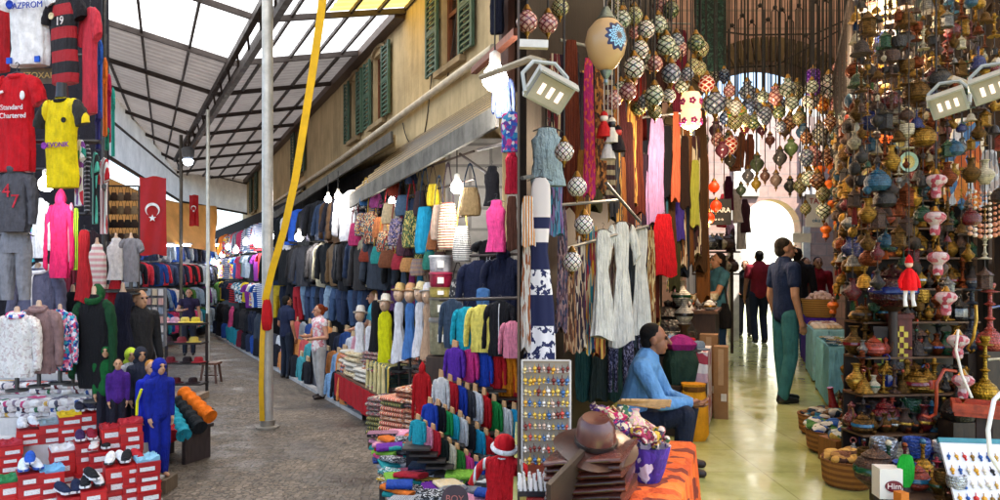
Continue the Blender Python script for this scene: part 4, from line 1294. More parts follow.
crumple('beside the dark blue dummy', '#b01c28', 'red wrapping paper beside the dark blue dummy'); crumple('behind the black shoes', '#a81a26', 'dark red wrapping paper behind the black shoes')
crumple('tall in the middle', '#dcdcdc', 'white wrapping paper on the tall middle stack'); crumple('in the upper rear row', '#22242c', 'black wrapping paper on the upper rear stack')
crumple('at the right end of the rear row', '#9a1c24', 'crimson wrapping paper at the right end of the rear row')
def shoes(where, cols, words_):
    x, D, z, rz = TOPS[where]
    for i, c in enumerate(cols):
        a = R(rz)
        dx = (-.05, .05, 0)[i % 3]
        t = thing('shoe', '%s shoe, %s on the stack %s' % (c[1], ('left one', 'right one', 'top one')[i % 3], where), 'shoe', (x + dx * math.cos(a), D + dx * math.sin(a), z + (.03 if i < 2 else .09)), R(rz + random.uniform(-14, 14)), 'shoes lying on the boxes')
        part('upper', shoe_mesh(), fab(c[0]), t); part('sole', sole_mesh(), plain(c[2], .6), t)
shoes('second from the left', [('#e4e4e4', 'white', '#c8c8c8'), ('#e4e4e4', 'white', '#b01c28')], '')
shoes('right of the yellow paper', [('#28283a', 'black', '#e0e0e0'), ('#28283a', 'black', '#e0e0e0')], '')
shoes('right of the tall middle one', [('#3c2450', 'purple black', '#e0e0e0'), ('#8a1c30', 'dark red', '#e0e0e0')], '')
shoes('under the blue and white shoes', [('#dce4f0', 'white and blue', '#2850a8'), ('#dce4f0', 'white and blue', '#2850a8'), ('#2858b8', 'blue', '#e0e0e0')], '')
shoes('under the black and white shoes', [('#16161a', 'black', '#e8e8e8'), ('#e4e4e4', 'white', '#16161a'), ('#16161a', 'black', '#e8e8e8')], '')
shoes('under the white sports shoes', [('#e0e0e0', 'white', '#202020'), ('#d8d8d8', 'white', '#202020')], '')
shoes('second from the right in front', [('#1c1c20', 'black', '#d8d8d8'), ('#b02028', 'red', '#e0e0e0')], '')
shoes('in the low front row', [('#1a2440', 'navy', '#e0e0e0'), ('#1a2440', 'navy', '#e0e0e0')], '')
shoes('between the two middle stacks', [('#d8d4d0', 'cream', '#a02028'), ('#1c1c20', 'black', '#d8d8d8')], '')

# packaged shirts lying in rows on the upper tiers
packm = [cached(('pack', k), (lambda k=k: MB().rings([ell(0, 0, z, .115 * q, .15 * q, 16, .03, 5, k) for z, q in ((0, .92), (.012, 1.0), (.035, 1.0), (.05, .9), (.054, .6))])), True) for k in range(3)]
packc = ['#c8c4c8', '#8a2430', '#2c4c88', '#c8482c', '#386848', '#b03868', '#3a3c50', '#d0b8b0', '#7a6a78', '#b0a8b8', '#d8d4cc', '#5a2028', '#c8a050', '#48485a', '#a8505a', '#e0dcd8']
def stuffpack(h):
    return print_cloth([h, '#d8d4d0', h, '#8a8088', h, '#c8c0c0'], 9)
for r, (D, n, lb) in enumerate(((7.78, 17, 'lower'), (8.1, 17, 'middle'), (8.45, 16, 'upper'))):
    z = tier_z(D)
    for i in range(n):
        x = -6.05 + i * ((-4.42 - .2 * r * .5) + 6.05) / n
        for k in range(2 if r else 3):
            h = random.choice(packc)
            t = solo('packed_shirt', packm[k % 3], stuffpack(h), '%s folded shirt in clear wrap, %s from the left, %s layer, %s shelf' % (cname(h), ORD[i], ('bottom', 'second', 'third')[k], lb), 'packed shirt', (x, D + random.uniform(-.02, .02), z + .002 + k * .058), (R(random.uniform(-6, 6)), R(random.uniform(-8, 8)), R(random.uniform(-30, 30))), (random.uniform(.8, 1.05), random.uniform(.8, 1.05), random.uniform(.9, 1.4)), 'wrapped shirts on the upper tiers')

# bag rack, small goods rack, sandals stand, stool, carton, puffer jackets
brn = ['#4a3428', '#6a4e3a', '#2c2420', '#7a6450', '#8a7458', '#3a2c26']
def handbag(label, loc, w, h, mat, group, rotz=0.0, strap=True, patt=None):
    t = thing('handbag', label, 'bag', loc, rotz, group)
    part('bag_body', cached('hbag', lambda: MB().rings([ell(0, 0, z, rx, ry, 18, .04, 6, z * 9) for z, rx, ry in ((-1, .40, .17), (-.97, .47, .21), (-.75, .5, .24), (-.4, .46, .20), (-.12, .36, .12), (-.02, .33, .07), (0, .30, .05))])), mat, t, (0, 0, -h * .45), scale=(w, w, h * .55))
    if strap: part('strap', cached('hstrap', lambda: MB().tube([(-.30, 0, -.48), (-.22, -.02, -.25), (-.07, 0, -.02), (0, 0, 0), (.07, 0, -.02), (.22, -.02, -.25), (.30, 0, -.48)], .028, 6)), fab('#2a2020') if patt is None else patt, t, scale=(w, w, h))
    return t
rk = thing('bag_rack', 'black wire rack hung with small brown handbags', 'rack', at(122, 240, 9.3))
w_ = sz(34, 9.3); h_ = sz(54, 9.3)
q = MB()
for sx in (-1, 1): q.tube([(sx * w_ / 2, 0, -2.4), (sx * w_ / 2, 0, h_)], .015, 6)
for k in range(4): q.tube([(-w_ / 2, 0, h_ * (k + 1) / 4), (w_ / 2, 0, h_ * (k + 1) / 4)], .012, 6)
part('wire_frame', q.mesh('wire'), m_steel, rk)
for r in range(4):
    for c in range(5):
        h = brn[(r * 5 + c * 3) % 6]
        handbag('small %s handbag on the wire rack, row %s, %s from the left' % (cname(h), ORD[r], ORD[c]), at(122, 240, 9.3) + Vector((-w_ / 2 + w_ * (c + .5) / 5, -.03, h_ * (r + 1) / 4)), .10, .20, fab(h), 'handbags on the wire rack')
gr = thing('card_rack', 'tall grey rack of small blister cards behind the dummies', 'rack', at(154, 345, 9.6))
part('panel', MB().box((0, 0, sz(28, 9.6)), (sz(24, 9.6), .06, sz(58, 9.6))).box((0, 0, -.6), (.06, .06, 1.25)).mesh('panel', False), plain('#7a7c84', .5), gr)
cm = cached('blister', lambda: MB().box((0, -.015, 0), (.055, .03, .09)), False)
for r in range(6):
    for c in range(4):
        h = random.choice(['#d8d8dc', '#a8b4c0', '#c8a0a0', '#586a88', '#d8c8b0', '#8a98b0'])
        solo('blister_card', cm, plain(h, .3), '%s blister card on the grey rack, row %s, %s from the left' % (cname(h), ORD[5 - r], ORD[c]), 'blister card', at(154, 345, 9.6) + Vector((sz(24, 9.6) * (c - 1.5) / 4, -.045, .1 + r * .125)), group='blister cards on the grey rack')
sd = thing('sandal_stand', 'dark shelved stand hung with sandals and small hats near the thin pole', 'stand', onfloor(183, 12.6))
q = MB()
for z in (.25, .62, .98, 1.32): q.box((0, 0, z), (.78, .35, .03))
for sx in (-1, 1): q.box((sx * .37, .14, .75), (.04, .04, 1.5))
part('shelves', q.mesh('shelves', False), wood('#2c2220'), sd)
part('foot_board', MB().box((0, -.25, .06), (.95, .5, .1)).mesh('foot', False), wood('#a8907a'), sd)
hatm = cached('hat', lambda: MB().lathe([(.16, 0), (.165, .01), (.10, .025), (.095, .09), (.07, .12), (.0, .125)], 14))
for i, (dx, z, h) in enumerate([(-.3, 1.345, '#d8a0a8'), (-.12, 1.345, '#c89ab0'), (.06, 1.345, '#e0c860'), (.25, 1.345, '#d8c040'), (-.25, .995, '#40303a'), (0, .995, '#8a3a40'), (.22, .995, '#c8b050'), (-.2, .635, '#7a2430'), (.1, .635, '#2c2024'), (.3, .635, '#a02830'), (-.1, .265, '#5a2028'), (.2, .265, '#302024')]):
    solo('small_hat', hatm, fab(h), '%s hat, %s one on the dark shelved stand' % (cname(h), ORD[i]), 'hat', onfloor(183, 12.6) + Vector((dx, -.05, z + .002)), (0, 0, i), .8, 'hats on the dark shelved stand')
sl = thing('wooden_stool', 'low brown wooden stool at the foot of the thin white pole', 'stool', onfloor(211, 14.3))
part('seat', MB().box((0, 0, .40), (.34, .30, .04)).mesh('seat', False), wood('#6a4430'), sl)
for sx in (-1, 1):
    for sy in (-1, 1): part('leg', MB().beam((sx * .16, sy * .14, 0), (sx * .12, sy * .10, .38), .035).mesh('leg', False), wood('#5a3828'), sl)
part('stretcher', MB().beam((-.14, 0, .15), (.14, 0, .15), .025).mesh('bar', False), wood('#5a3828'), sl)
ct = thing('carton', 'open brown cardboard carton tipped on the cobbles beside the dummies', 'carton', onfloor(181, 9.6, .06), R(25), tilt=(R(-12), R(14)))
part('carton_body', MB().box((0, 0, .2), (.36, .32, .36)).mesh('carton', False), plain('#9a7450', .8), ct)
part('flap', MB().box((.22, 0, .40), (.14, .30, .01), 0, 0).mesh('flap', False), plain('#a88058', .8), ct, rot=(0, R(8), 0))
lowt = thing('low_bench', 'low dark bench under the folded puffer jackets', 'bench', onfloor(178, 8.4), R(-20))
part('top', MB().box((0, 0, .38), (.62, .5, .04)).mesh('top', False), wood('#3a3030'), lowt)
for sx in (-1, 1): part('leg', MB().box((sx * .28, 0, .18), (.05, .4, .36)).mesh('leg', False), wood('#3a3030'), lowt)
puff = cached('puffer', lambda: MB().rings([[(x, (.16 + .022 * math.sin(k * 2.1)) * math.cos(a) * .5, .08 + (.08 + .012 * math.sin(k * 2.1)) * math.sin(a)) for a in [2 * PI * j / 12 for j in range(12)]] for k, x in enumerate([-.3 + .6 * i / 16 for i in range(17)])]))
for i, (dx, dy, z, h, rz, lb) in enumerate([(-.08, -.1, .40, '#a01c28', 55, 'dark red folded puffer jacket at the left of the bench'), (.02, -.08, .402, '#2aa0b8', 48, 'turquoise folded puffer jacket on the low bench'), (.12, .02, .46, '#202428', 40, 'black folded puffer jacket between turquoise and orange ones'), (.16, .12, .56, '#f07818', 32, 'orange folded puffer jacket topmost on the low bench')]):
    solo('puffer_jacket', puff, fab(h), lb, 'jacket', onfloor(178, 8.4) + Vector((dx, dy, z)), (R(8), R(25), R(-rz)), 1.0, 'puffer jackets on the low bench')

# flags
def flag(label, px, y0, y1, wpx, D, rotz):
    h, w = sz(y1 - y0, D), sz(wpx, D)
    t = thing('hanging_flag', label, 'flag', at(px, y0, D), rotz)
    mb = MB(); n = 14; fr_, bk = [], []
    for j in range(n + 1):
        for i in range(9):
            x = -w / 2 + w * i / 8; z = -h * j / n
            y = .03 * math.sin(i * 1.3 + j * .25)
            fr_.append((x, y - .004, z - .04 * w * math.sin(i))); bk.append((x, y + .004, z - .04 * w * math.sin(i)))
    m = len(fr_)
    F1 = [(j * 9 + i, j * 9 + i + 1, (j + 1) * 9 + i + 1, (j + 1) * 9 + i) for j in range(n) for i in range(8)]
    mb.add(fr_ + bk, F1 + [tuple(m + q for q in reversed(f)) for f in F1])
    part('cloth', mb.mesh('cloth'), m_sheet('#c8141c', .35), t)
    cr = MB(); r0, r1 = .27 * w, .22 * w; oz = -h * .42
    A, B = [], []
    for k in range(25):
        a = R(40) + (2 * PI - R(80)) * k / 24
        A.append((r0 * math.cos(a - PI / 2 + PI), r0 * math.sin(a - PI / 2 + PI)))
        B.append((r1 * math.cos(a - PI / 2 + PI), r1 * math.sin(a - PI / 2 + PI) - .055 * w))
    A = [(r0 * math.sin(a), r0 * math.cos(a)) for a in [R(-140) + R(280) * k / 24 for k in range(25)]]
    B = [(r1 * math.sin(a) * 1.0, r1 * math.cos(a) - .06 * w) for a in [R(-140) + R(280) * k / 24 for k in range(25)]]
    for y in (-.05,):
        cr.add([(x, y, z + oz) for x, z in A] + [(x, y, z + oz) for x, z in B] + [(x, y + .01, z + oz) for x, z in A] + [(x, y + .01, z + oz) for x, z in B],
               [(k, k + 1, 25 + k + 1, 25 + k) for k in range(24)] + [(50 + k, 75 + k, 75 + k + 1, 50 + k + 1) for k in range(24)])
    part('crescent', cr.mesh('crescent', False), fab('#f0eeee'), t)
    s5 = MB(); pts = []
    for k in range(10):
        r = (.15 if k % 2 == 0 else .06) * w; a = PI * k / 5
        pts.append((r * math.sin(a), r * math.cos(a)))
    s5.rings([[(x, -.05, z + oz - .34 * w) for x, z in pts], [(x, -.04, z + oz - .34 * w) for x, z in pts]])
    part('star', s5.mesh('star', False), fab('#f0eeee'), t)
flag('large red flag with white crescent and star hanging over the stalls', 153, 177, 255, 25, 15.5, R(12))
flag('small red flag with white crescent and star on the pale tarpaulin', 194, 195, 226, 9, 21.5, R(8))
tp = thing('shade_tarpaulin', 'large pale orange tarpaulin hanging behind the red flags', 'tarpaulin', (0, 0, 0))
a0, a1, a2, a3 = at(96, 172, 19), at(216, 206, 25.5), at(216, 252, 24.5), at(96, 232, 18)
mb = MB(); n = 16; V = []
for j in range(n + 1):
    for i in range(n + 1):
        p = a0.lerp(a1, i / n).lerp(a3.lerp(a2, i / n), j / n)
        V.append(p + Vector((0, .12 * math.sin(i * .9) * math.sin(j * .4), -.25 * math.sin(PI * i / n) * (1 - j / n))))
mb.add(V, [(j * (n + 1) + i, j * (n + 1) + i + 1, (j + 1) * (n + 1) + i + 1, (j + 1) * (n + 1) + i) for j in range(n) for i in range(n)])
o = part('sheet', mb.mesh('sheet'), m_sheet('#f0c890', .75), tp)
md = o.modifiers.new('thick', 'SOLIDIFY'); md.thickness = .01
# yellow strap
ys = thing('yellow_strap', 'long yellow strap slung from the roof to the thick steel pole', 'strap', (0, 0, 0))
def ribbon(pts, w):
    mb = MB(); rs = []
    for i, p in enumerate(pts):
        rs.append([p + Vector((-w / 2, 0, 0)), p + Vector((w / 2, 0, 0)), p + Vector((w / 2, .012, 0)), p + Vector((-w / 2, .012, 0))])
    return mb.rings(rs)
pts = [at(px, y, D) for px, y, D in ((326, -30, 8.6), (320, 20, 8.8), (312, 75, 9.0), (304, 125, 9.2), (295, 180, 9.4), (284, 230, 9.6), (272, 270, 9.75), (265, 300, 9.85))]
part('hanging_length', ribbon(pts, .10).mesh('strap'), plain('#e8b818', .5, vary=.15), ys)
pts = [at(px, y, D) for px, y, D in ((265, 300, 9.86), (262, 340, 9.86), (261, 390, 9.9), (262, 421, 9.95))]
part('tail', ribbon(pts, .07).mesh('strap'), plain('#d8a818', .5, vary=.15), ys)
rb = thing('red_bag', 'small red bag tied to the thick steel pole', 'bag', at(267, 298, 9.88))
part('bag_body', cached('redbag', lambda: MB().rings([ell(0, 0, z, rx, ry, 14, .06, 4, z) for z, rx, ry in ((-.46, .03, .03), (-.44, .06, .045), (-.3, .075, .05), (-.1, .06, .045), (0, .03, .03))])), fab('#c01820'), rb)
part('string', MB().tube([(0, 0, 0), (.02, .02, .12)], .01, 6).mesh('string'), fab('#c01820'), rb)

# ================================================================== RIGHT ROW OF THE STREET
def Df(p, k=3.89): return k / ((p - 500) / F + .56)
# dark sheet added behind the hanging clothes for the shade inside the shops
bk = thing('shade_backing', 'added dark sheet for the shade of the shop interiors behind the right street jackets', 'backing', (0, 0, 0))
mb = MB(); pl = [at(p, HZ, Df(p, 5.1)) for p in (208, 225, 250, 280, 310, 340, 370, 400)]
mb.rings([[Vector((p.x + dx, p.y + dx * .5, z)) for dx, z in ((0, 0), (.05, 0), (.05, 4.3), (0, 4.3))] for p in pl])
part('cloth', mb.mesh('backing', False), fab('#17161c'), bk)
rl = thing('hanging_rails', 'steel rails and posts carrying the jackets along the right of the street', 'rail', (0, 0, 0))
mb = MB()
for z in (3.64, 2.82, 1.98):
    mb.tube([Vector(((p - 500) / F * Df(p, 4.35), Df(p, 4.35), z)) for p in (212, 230, 250, 280, 310, 345, 385)], .018, 6)
for p in (216, 240, 272, 303, 345, 385):
    mb.tube([Vector(((p - 500) / F * Df(p, 4.4), Df(p, 4.4), z)) for z in (0, 3.7)], .022, 6)
part('steel_tubes', mb.mesh('rails'), m_steel, rl)

dark = ['#14161c', '#1c2438', '#2a2c34', '#101014', '#22304a', '#1a1c20', '#38404c', '#2c2a2c']
mixed = ['#1c2438', '#2050a0', '#c82838', '#e8e4e0', '#1a1a1e', '#2890a8', '#d84878', '#e8c828', '#487838', '#7a2c8c', '#e07828', '#88a0b8', '#202838', '#b8c8d8', '#2a3a7a']
def row(label_fmt, name, cat, ps, z, h, w, cols, kind, sleeve, k, group, rz=-38, jit=.06, mats=None):
    for i, p in enumerate(ps):
        D = Df(p, k) + random.uniform(-jit, jit)
        c = random.choice(cols)
        m = fab(c) if mats is None or random.random() < .6 else random.choice(mats)
        nm = cname(c) if m is MATS.get(('fab', c)) else 'patterned'
        hh = h * random.uniform(.88, 1.1)
        small(name, label_fmt % (nm, ORD[i]), cat, Vector(((p - 500) / F * D, D, z + random.uniform(-.03, .03))), hh, w * random.uniform(.9, 1.1), m, kind, R(rz + random.uniform(-22, 22)), sleeve, group)
def prange(a, b, n): return [a + (b - a) * i / (n - 1) for i in range(n)]
pats = [stripe('#e8e8e8', '#2850a0', 12, 2, .5), print_cloth(['#d83858', '#f0f0f0', '#3080c0', '#f0c830'], 10), print_cloth(['#20283c', '#48a0c0', '#e8e8e8'], 8), stripe('#c82838', '#1a1a20', 9, 2, .5)]
# far part of the street
row('%s jacket, %s from the far end, top row beyond the thick pole', 'hanging_jacket', 'jacket', prange(217, 262, 15), 3.62, .72, .46, mixed, 'jacket', 'long', 4.3, 'jackets in the far top row', mats=pats)
row('%s shirt, %s from the far end, second row beyond the thick pole', 'hanging_shirt', 'shirt', prange(216, 262, 16), 2.8, .72, .44, mixed, 'tee', 'short', 4.25, 'shirts in the far second row', mats=pats)
row('%s shirt, %s from the far end, third row beyond the thick pole', 'hanging_shirt', 'shirt', prange(216, 262, 16), 1.96, .66, .42, mixed, 'tee', 'short', 4.15, 'shirts in the far third row', mats=pats)
row('%s folded bag, %s from the far end, lowest row beyond the thick pole', 'hanging_bag', 'bag', prange(218, 262, 13), 1.18, .62, .36, dark + ['#d04878', '#2890a0', '#c82838'], 'tank', None, 3.98, 'bags in the far lowest row')
row('%s jacket, %s from the thick pole in the long top row', 'hanging_jacket', 'jacket', prange(271, 352, 17), 3.62, .78, .50, ['#1c2030', '#101418', '#2050b0', '#d05040', '#e8e8ec', '#2c3c58', '#58402c', '#1c1c28', '#14161c', '#7a2438'], 'jacket', 'long', 4.25, 'jackets in the near top row')
row('%s jacket, %s from the thick pole in the dark second row', 'hanging_jacket', 'jacket', prange(271, 382, 20), 2.80, .80, .50, dark + dark + ['#a09880', '#6a5238'], 'jacket', 'long', 4.3, 'jackets in the near second row')
jeans = ['#2c3c5c', '#3c5478', '#5c7898', '#88a0b8', '#24304a', '#1c2434']
row('%s jeans, %s pair from the thick pole under the dark jackets', 'hanging_jeans', 'jeans', prange(300, 372, 14), 1.96, .68, .34, jeans, 'trousers', None, 4.4, 'jeans under the dark jackets', rz=-20)
row('%s trousers, %s pair beside the thick pole', 'hanging_trousers', 'trousers', prange(274, 298, 5), 1.96, .80, .34, ['#1c2438', '#c8a828', '#a01c28', '#101018'], 'trousers', None, 4.3, 'trousers beside the thick pole', rz=-20)
# children's clothes on small forms in two tiers
tt = thing('tiered_platform', 'low white tiered platform under the small dressed forms', 'platform', (0, 0, 0))
for k, (kk, z) in enumerate(((3.85, .06), (4.0, .36), (4.18, .68))):
    mb = MB(); ps = [214, 240, 270, 300, 330, 362]
    rs = []
    for p in ps:
        D0, D1 = Df(p, kk), Df(p, kk + .16)
        x0, x1 = (p - 500) / F * D0, (p - 500) / F * D1
        rs.append([Vector((x0, D0, .001)), Vector((x1, D1, .001)), Vector((x1, D1, z)), Vector((x0, D0, z))])
    mb.rings(rs)
    part('tier', mb.mesh('tier', False), m_wall('#b8b4b0' if k == 0 else '#4a4850', 3, .3), tt)
kid = ['#d8dce4', '#88b0d8', '#d8a0b0', '#2c4c8c', '#1c1c24', '#e8e8e8', '#d05858', '#48a0a8', '#283048', '#b0b8c4', '#e09050', '#484c58']
def child_form(label, loc, h, w, c, rz, group, sleeve='long', card=None, hood=False):
    t = thing('child_form', label, 'dress form', loc, rz, group)
    k = w / .7
    part('top', body_mesh('jacket', random.randrange(3)), fab(c) if isinstance(c, str) else c, t, (0, 0, h), scale=(k, k, h))
    for s in (1, -1): part('sleeve', sleeve_mesh(sleeve, 0), fab(c) if isinstance(c, str) else c, t, (0, 0, h), scale=(k * s, k, h))
    if hood: part('hood', hood_mesh(), fab(c) if isinstance(c, str) else c, t, (0, .02, h - .01), scale=(k * .9, k * .9, h * .8))
    if card: part('neck_block', cached('neckblock', lambda: MB().rings([[(x, y, z) for x, y in ((-.5, -.35), (.5, -.35), (.5, .35), (-.5, .35))] for z in (-.3, .4)] + [[(-.42, -.3, 1.0), (.42, -.3, .8), (.42, .3, .8), (-.42, .3, 1.0)]]), False), card, t, (0, .02 * h, h), scale=(w * .30, w * .22, h * .26))
    return t
cream = plain('#c8a880', .6)
for r, (kk, z, n, a, b) in enumerate(((4.08, .36, 15, 282, 362), (4.26, .68, 14, 285, 366), (3.93, .06, 13, 276, 352))):
    for i, p in enumerate(prange(a, b, n)):
        if 310 < p < 331 and r == 2: continue
        c = random.choice(kid); D = Df(p, kk)
        child_form('%s child outfit on a small form, %s from the thick pole, %s tier' % (cname(c), ORD[i], ('middle', 'top', 'lowest')[r]), Vector(((p - 500) / F * D, D, z + .002)), random.uniform(.40, .52), .30, c, R(-38 + random.uniform(-15, 15)), 'dressed child forms on the tiered platform', card=cream if i % 3 else None)
for i, p in enumerate(prange(216, 262, 12)):
    c = random.choice(['#1c1c24', '#d04878', '#2850a0', '#283048', '#2890a0', '#702030']); D = Df(p, 3.93)
    small('standing_bag', '%s travel bag, %s from the far end on the white platform' % (cname(c), ORD[i]), 'bag', Vector(((p - 500) / F * D, D, .56)), .48, .34, fab(c), 'jacket', R(-40), None, 'travel bags on the platform')

# hanging bags under the near awning
bagpat = [print_cloth(['#8a2030', '#d8a048', '#2c5878', '#e8d8b8', '#3a2430'], 16), print_cloth(['#b85838', '#e0c090', '#58301c', '#2a6068'], 14), stripe('#d8c8a8', '#5a4030', 18, 2, .5, '#a03028'), stripe('#2a5a88', '#d8b048', 14, 2, .5, '#8a2a40'),
          print_cloth(['#3a3058', '#8a80b0', '#d0b0a0', '#202038'], 18), stripe('#e8e4dc', '#1a1a1e', 20, 2, .5), print_cloth(['#4a6838', '#c8b060', '#203828'], 15)]
bl = [ # px, ytop, ybottom, w, material, description
    (363, 194, 236, 18, 0, 'wine red patterned bag at the left end of the awning'), (372, 186, 244, 17, 1, 'terracotta patterned bag second under the awning'), (381, 200, 238, 16, '#c87848', 'orange tan leather bag with a long strap'), (389, 186, 224, 14, '#d8c098', 'small cream cloth bag with a dark strap'),
    (397, 196, 246, 18, 4, 'lilac and cream patterned shoulder bag'), (403, 178, 216, 15, '#48607a', 'slate blue cloth bag high under the awning'), (412, 180, 248, 20, 6, 'olive and gold patterned sack bag'), (420, 170, 216, 14, '#3a2a30', 'dark plum bag beside the gold patterned sack'),
    (425, 168, 254, 19, '#1c98c0', 'bright turquoise bag with a red and yellow strap'), (433, 166, 206, 12, '#e0c030', 'small yellow bag with a red edge'), (439, 176, 240, 16, '#d8b8a0', 'pale pinkish cloth bag beside the bulb'), (448, 164, 250, 20, 2, 'cream and brown striped sack bag on a red strap'),
    (462, 196, 262, 18, 5, 'black and white striped beach bag'), (470, 164, 216, 19, '#b09468', 'tan backpack with dark hanging straps'), (368, 236, 262, 16, '#8a3828', 'rust red bag in the lower row'), (378, 232, 264, 15, '#28908c', 'teal bag in the lower row'),
    (388, 236, 268, 17, '#7a4830', 'brown leather bag in the lower row'), (399, 240, 270, 16, '#a02838', 'crimson bag in the lower row'), (408, 246, 272, 14, '#c89058', 'tan purse in the lower row'), (418, 244, 276, 14, 3, 'blue and gold striped bag in the lower row'), (430, 236, 270, 15, '#2a7868', 'sea green bag in the lower row'), (440, 240, 266, 15, '#483028', 'dark brown bag in the lower row'),
    (356, 204, 246, 14, '#c03870', 'magenta bag at the awning corner'), (366, 178, 206, 12, '#285888', 'blue purse high at the awning corner'), (376, 182, 208, 12, '#783068', 'plum purse high under the awning'), (394, 168, 196, 12, '#903828', 'brick red purse high under the awning'), (411, 160, 184, 11, '#2a3a58', 'navy purse close under the awning edge'), (384, 214, 252, 14, 1, 'rust and sand patterned bag in the middle row'), (405, 216, 256, 15, '#5a3a48', 'mauve brown bag in the middle row'), (434, 214, 250, 13, '#a86840', 'caramel leather bag in the middle row')]
for px, y0, y1, w, m, lb in bl:
    D = Df(px, 4.15)
    handbag(lb, at(px, y0, D), sz(w * 1.2, D), sz(y1 - y0, D), bagpat[m] if isinstance(m, int) else fab(m), 'bags hanging under the near awning', R(-25 + random.uniform(-15, 15)), patt=fab(random.choice(['#2a2028', '#a02028', '#c8a040', '#28384a'])))
for i in range(26):
    px = 358 + 3.3 * i + random.uniform(-1, 1); D = Df(px, 4.27); y0 = random.uniform(178, 226); w = random.uniform(13, 17)
    m = random.choice(bagpat + [fab(q) for q in ('#6a2028', '#8a5a38', '#2c3c58', '#58304a', '#a87848', '#284840')])
    handbag('bag hung in the rear row under the near awning, %s from the left' % ORD[i], at(px, y0, D), sz(w, D), sz(random.uniform(34, 46), D), m, 'bags in the rear row under the near awning', R(-25 + random.uniform(-20, 20)))
mb = MB()
for k, z in ((4.2, 3.62), (4.2, 3.3), (4.25, 2.9)):
    mb.tube([Vector(((p - 500) / F * Df(p, k), Df(p, k), z)) for p in (352, 380, 410, 440, 474)], .014, 6)
solo('bag_rail', mb, m_steel, 'thin dark rails that carry the bags under the near awning', 'rail')
# long scarves and dresses below the bags
for i, (px, c, lb) in enumerate([(387, '#7a2c58', 'plum long dress hanging below the bags'), (395, '#5c3a6c', 'violet long dress hanging below the bags'), (404, '#48586c', 'slate long dress hanging below the bags'), (412, '#8a3068', 'magenta long dress hanging below the bags'), (420, '#2c78a0', 'blue long dress hanging below the bags'), (427, '#a08878', 'taupe long dress hanging below the bags'), (380, '#2c3c6c', 'indigo long dress hanging below the bags')]):
    D = Df(px, 4.5)
    GP('long_dress', lb, 'dress', px, 250, 312, 10, D, fab(c), kind='dress', rotz=R(-25), group='long dresses below the bags')
# gowns on stands with pale hats
for (px, y0, y1, c, hc_, lb) in [(360, 322, 368, '#e4e4e8', '#e0dcd4', 'white gown on a stand at the left of the gown row'), (370, 326, 372, '#dcdce0', None, 'second white gown beside the yellow gown'), (385, 312, 366, '#d8d810', '#e8e0d0', 'bright yellow gown on a stand'), (376, 300, 352, '#141418', None, 'black gown behind the yellow gown'),
                                 (399, 302, 362, '#e0e0e4', '#d8b878', 'white gown with a straw coloured hat right of the yellow gown'), (410, 303, 358, '#4878b8', '#c8986c', 'blue gown with a tan hat'), (420, 302, 356, '#dcdce0', '#e0d0a0', 'white gown right of the blue gown'), (428, 304, 358, '#b8987c', '#d8d8d8', 'beige gown at the right end of the gown row')]:
    D = Df(px, 4.05)
    t = bust(lb, px, y0, y1, 15, D, fab(c), kind='dress' if c != '#d8d810' else 'jacket', sleeve=None, group='gowns on stands', rotz=R(-20))
    if hc_:
        hz_ = sz(y1 - y0, D) + .11
        part('head', cached('dummyhead', lambda: MB().ball((0, 0, 0), 1, 12, 10, (.075, .09, .11)).tube([(0, -.085, .01), (0, -.10, -.02)], [.012, .016], 6)), beige, t, (0, 0, hz_))
        part('hat', hatm, fab(hc_), t, (0, .02, hz_ + .035), (R(-12), R(random.uniform(-8, 8)), 0), (.72, .85, 1.0))
    part('stand_pole', MB().tube([(0, 0, 0), (0, 0, -at(px, y1, D).z + .005)], .02, 8).mesh('pole'), m_steel, t)

# textile tables
def foldm(k):
    def fn():
        mb = MB(); rs = []
        rnd = random.Random(k)
        n = 12
        for i in range(n + 1):
            x = -.5 + i / n
            e = .5 + rnd.uniform(-.02, .02)
            q = []
            for j in range(14):
                a = 2 * PI * j / 14
                q.append((x, e * math.copysign(abs(math.cos(a)) ** .45, math.cos(a)), .5 + (.5 + rnd.uniform(-.05, .03)) * math.copysign(abs(math.sin(a)) ** .5, math.sin(a))))
            rs.append(q)
        return mb.rings(rs)
    return cached(('fold', k), fn)
textp = [print_cloth(['#a82c28', '#e0c090', '#3a2420', '#c86838', '#6a2020'], 12, stretch=(1, 1, 3)), print_cloth(['#d8c8a0', '#e8dcc0', '#b89868', '#d8c8a0'], 10), stripe('#c83038', '#e8d8b8', 11, 0, .5, '#d88838'), stripe('#3a5048', '#d8c058', 14, 0, .5, '#1c1c20'), print_cloth(['#c86030', '#e8b070', '#7a2420', '#e8e0d0'], 11, stretch=(1, 1, 3)), stripe('#e8e4dc', '#a84868', 12, 0, .6, '#d8b098'), print_cloth(['#28486a', '#b83838', '#e0d0b0', '#1c1c28'], 12, stretch=(1, 1, 3))]
tb = thing('textile_table', 'low table with a red valance under the piles of striped textiles', 'table', (0, 0, 0))
mb = MB(); A0, A1 = onfloor(336, 11.9), onfloor(379, 9.55)
up = Vector((0, 0, .52)); dv = Vector((.95, .55, 0))
mb.rings([[A0 + up, A1 + up, A1 + up + dv, A0 + up + dv], [p + Vector((0, 0, .04)) for p in (A0 + up, A1 + up, A1 + up + dv, A0 + up + dv)]])
part('table_top', mb.mesh('top', False), wood('#6a4a34'), tb)
mb = MB(); n = 20; rs = []
for k in range(n + 1):
    p = A0.lerp(A1, k / n) + Vector((-.02 - .012 * math.sin(k * 1.9), -.02, 0))
    rs.append([p + Vector((0, 0, .17)), p + Vector((.012, 0, .17)), p + Vector((.012, 0, .54)), p + Vector((0, 0, .54))])
part('valance', mb.rings(rs).mesh('valance'), fab('#b0101c'), tb)
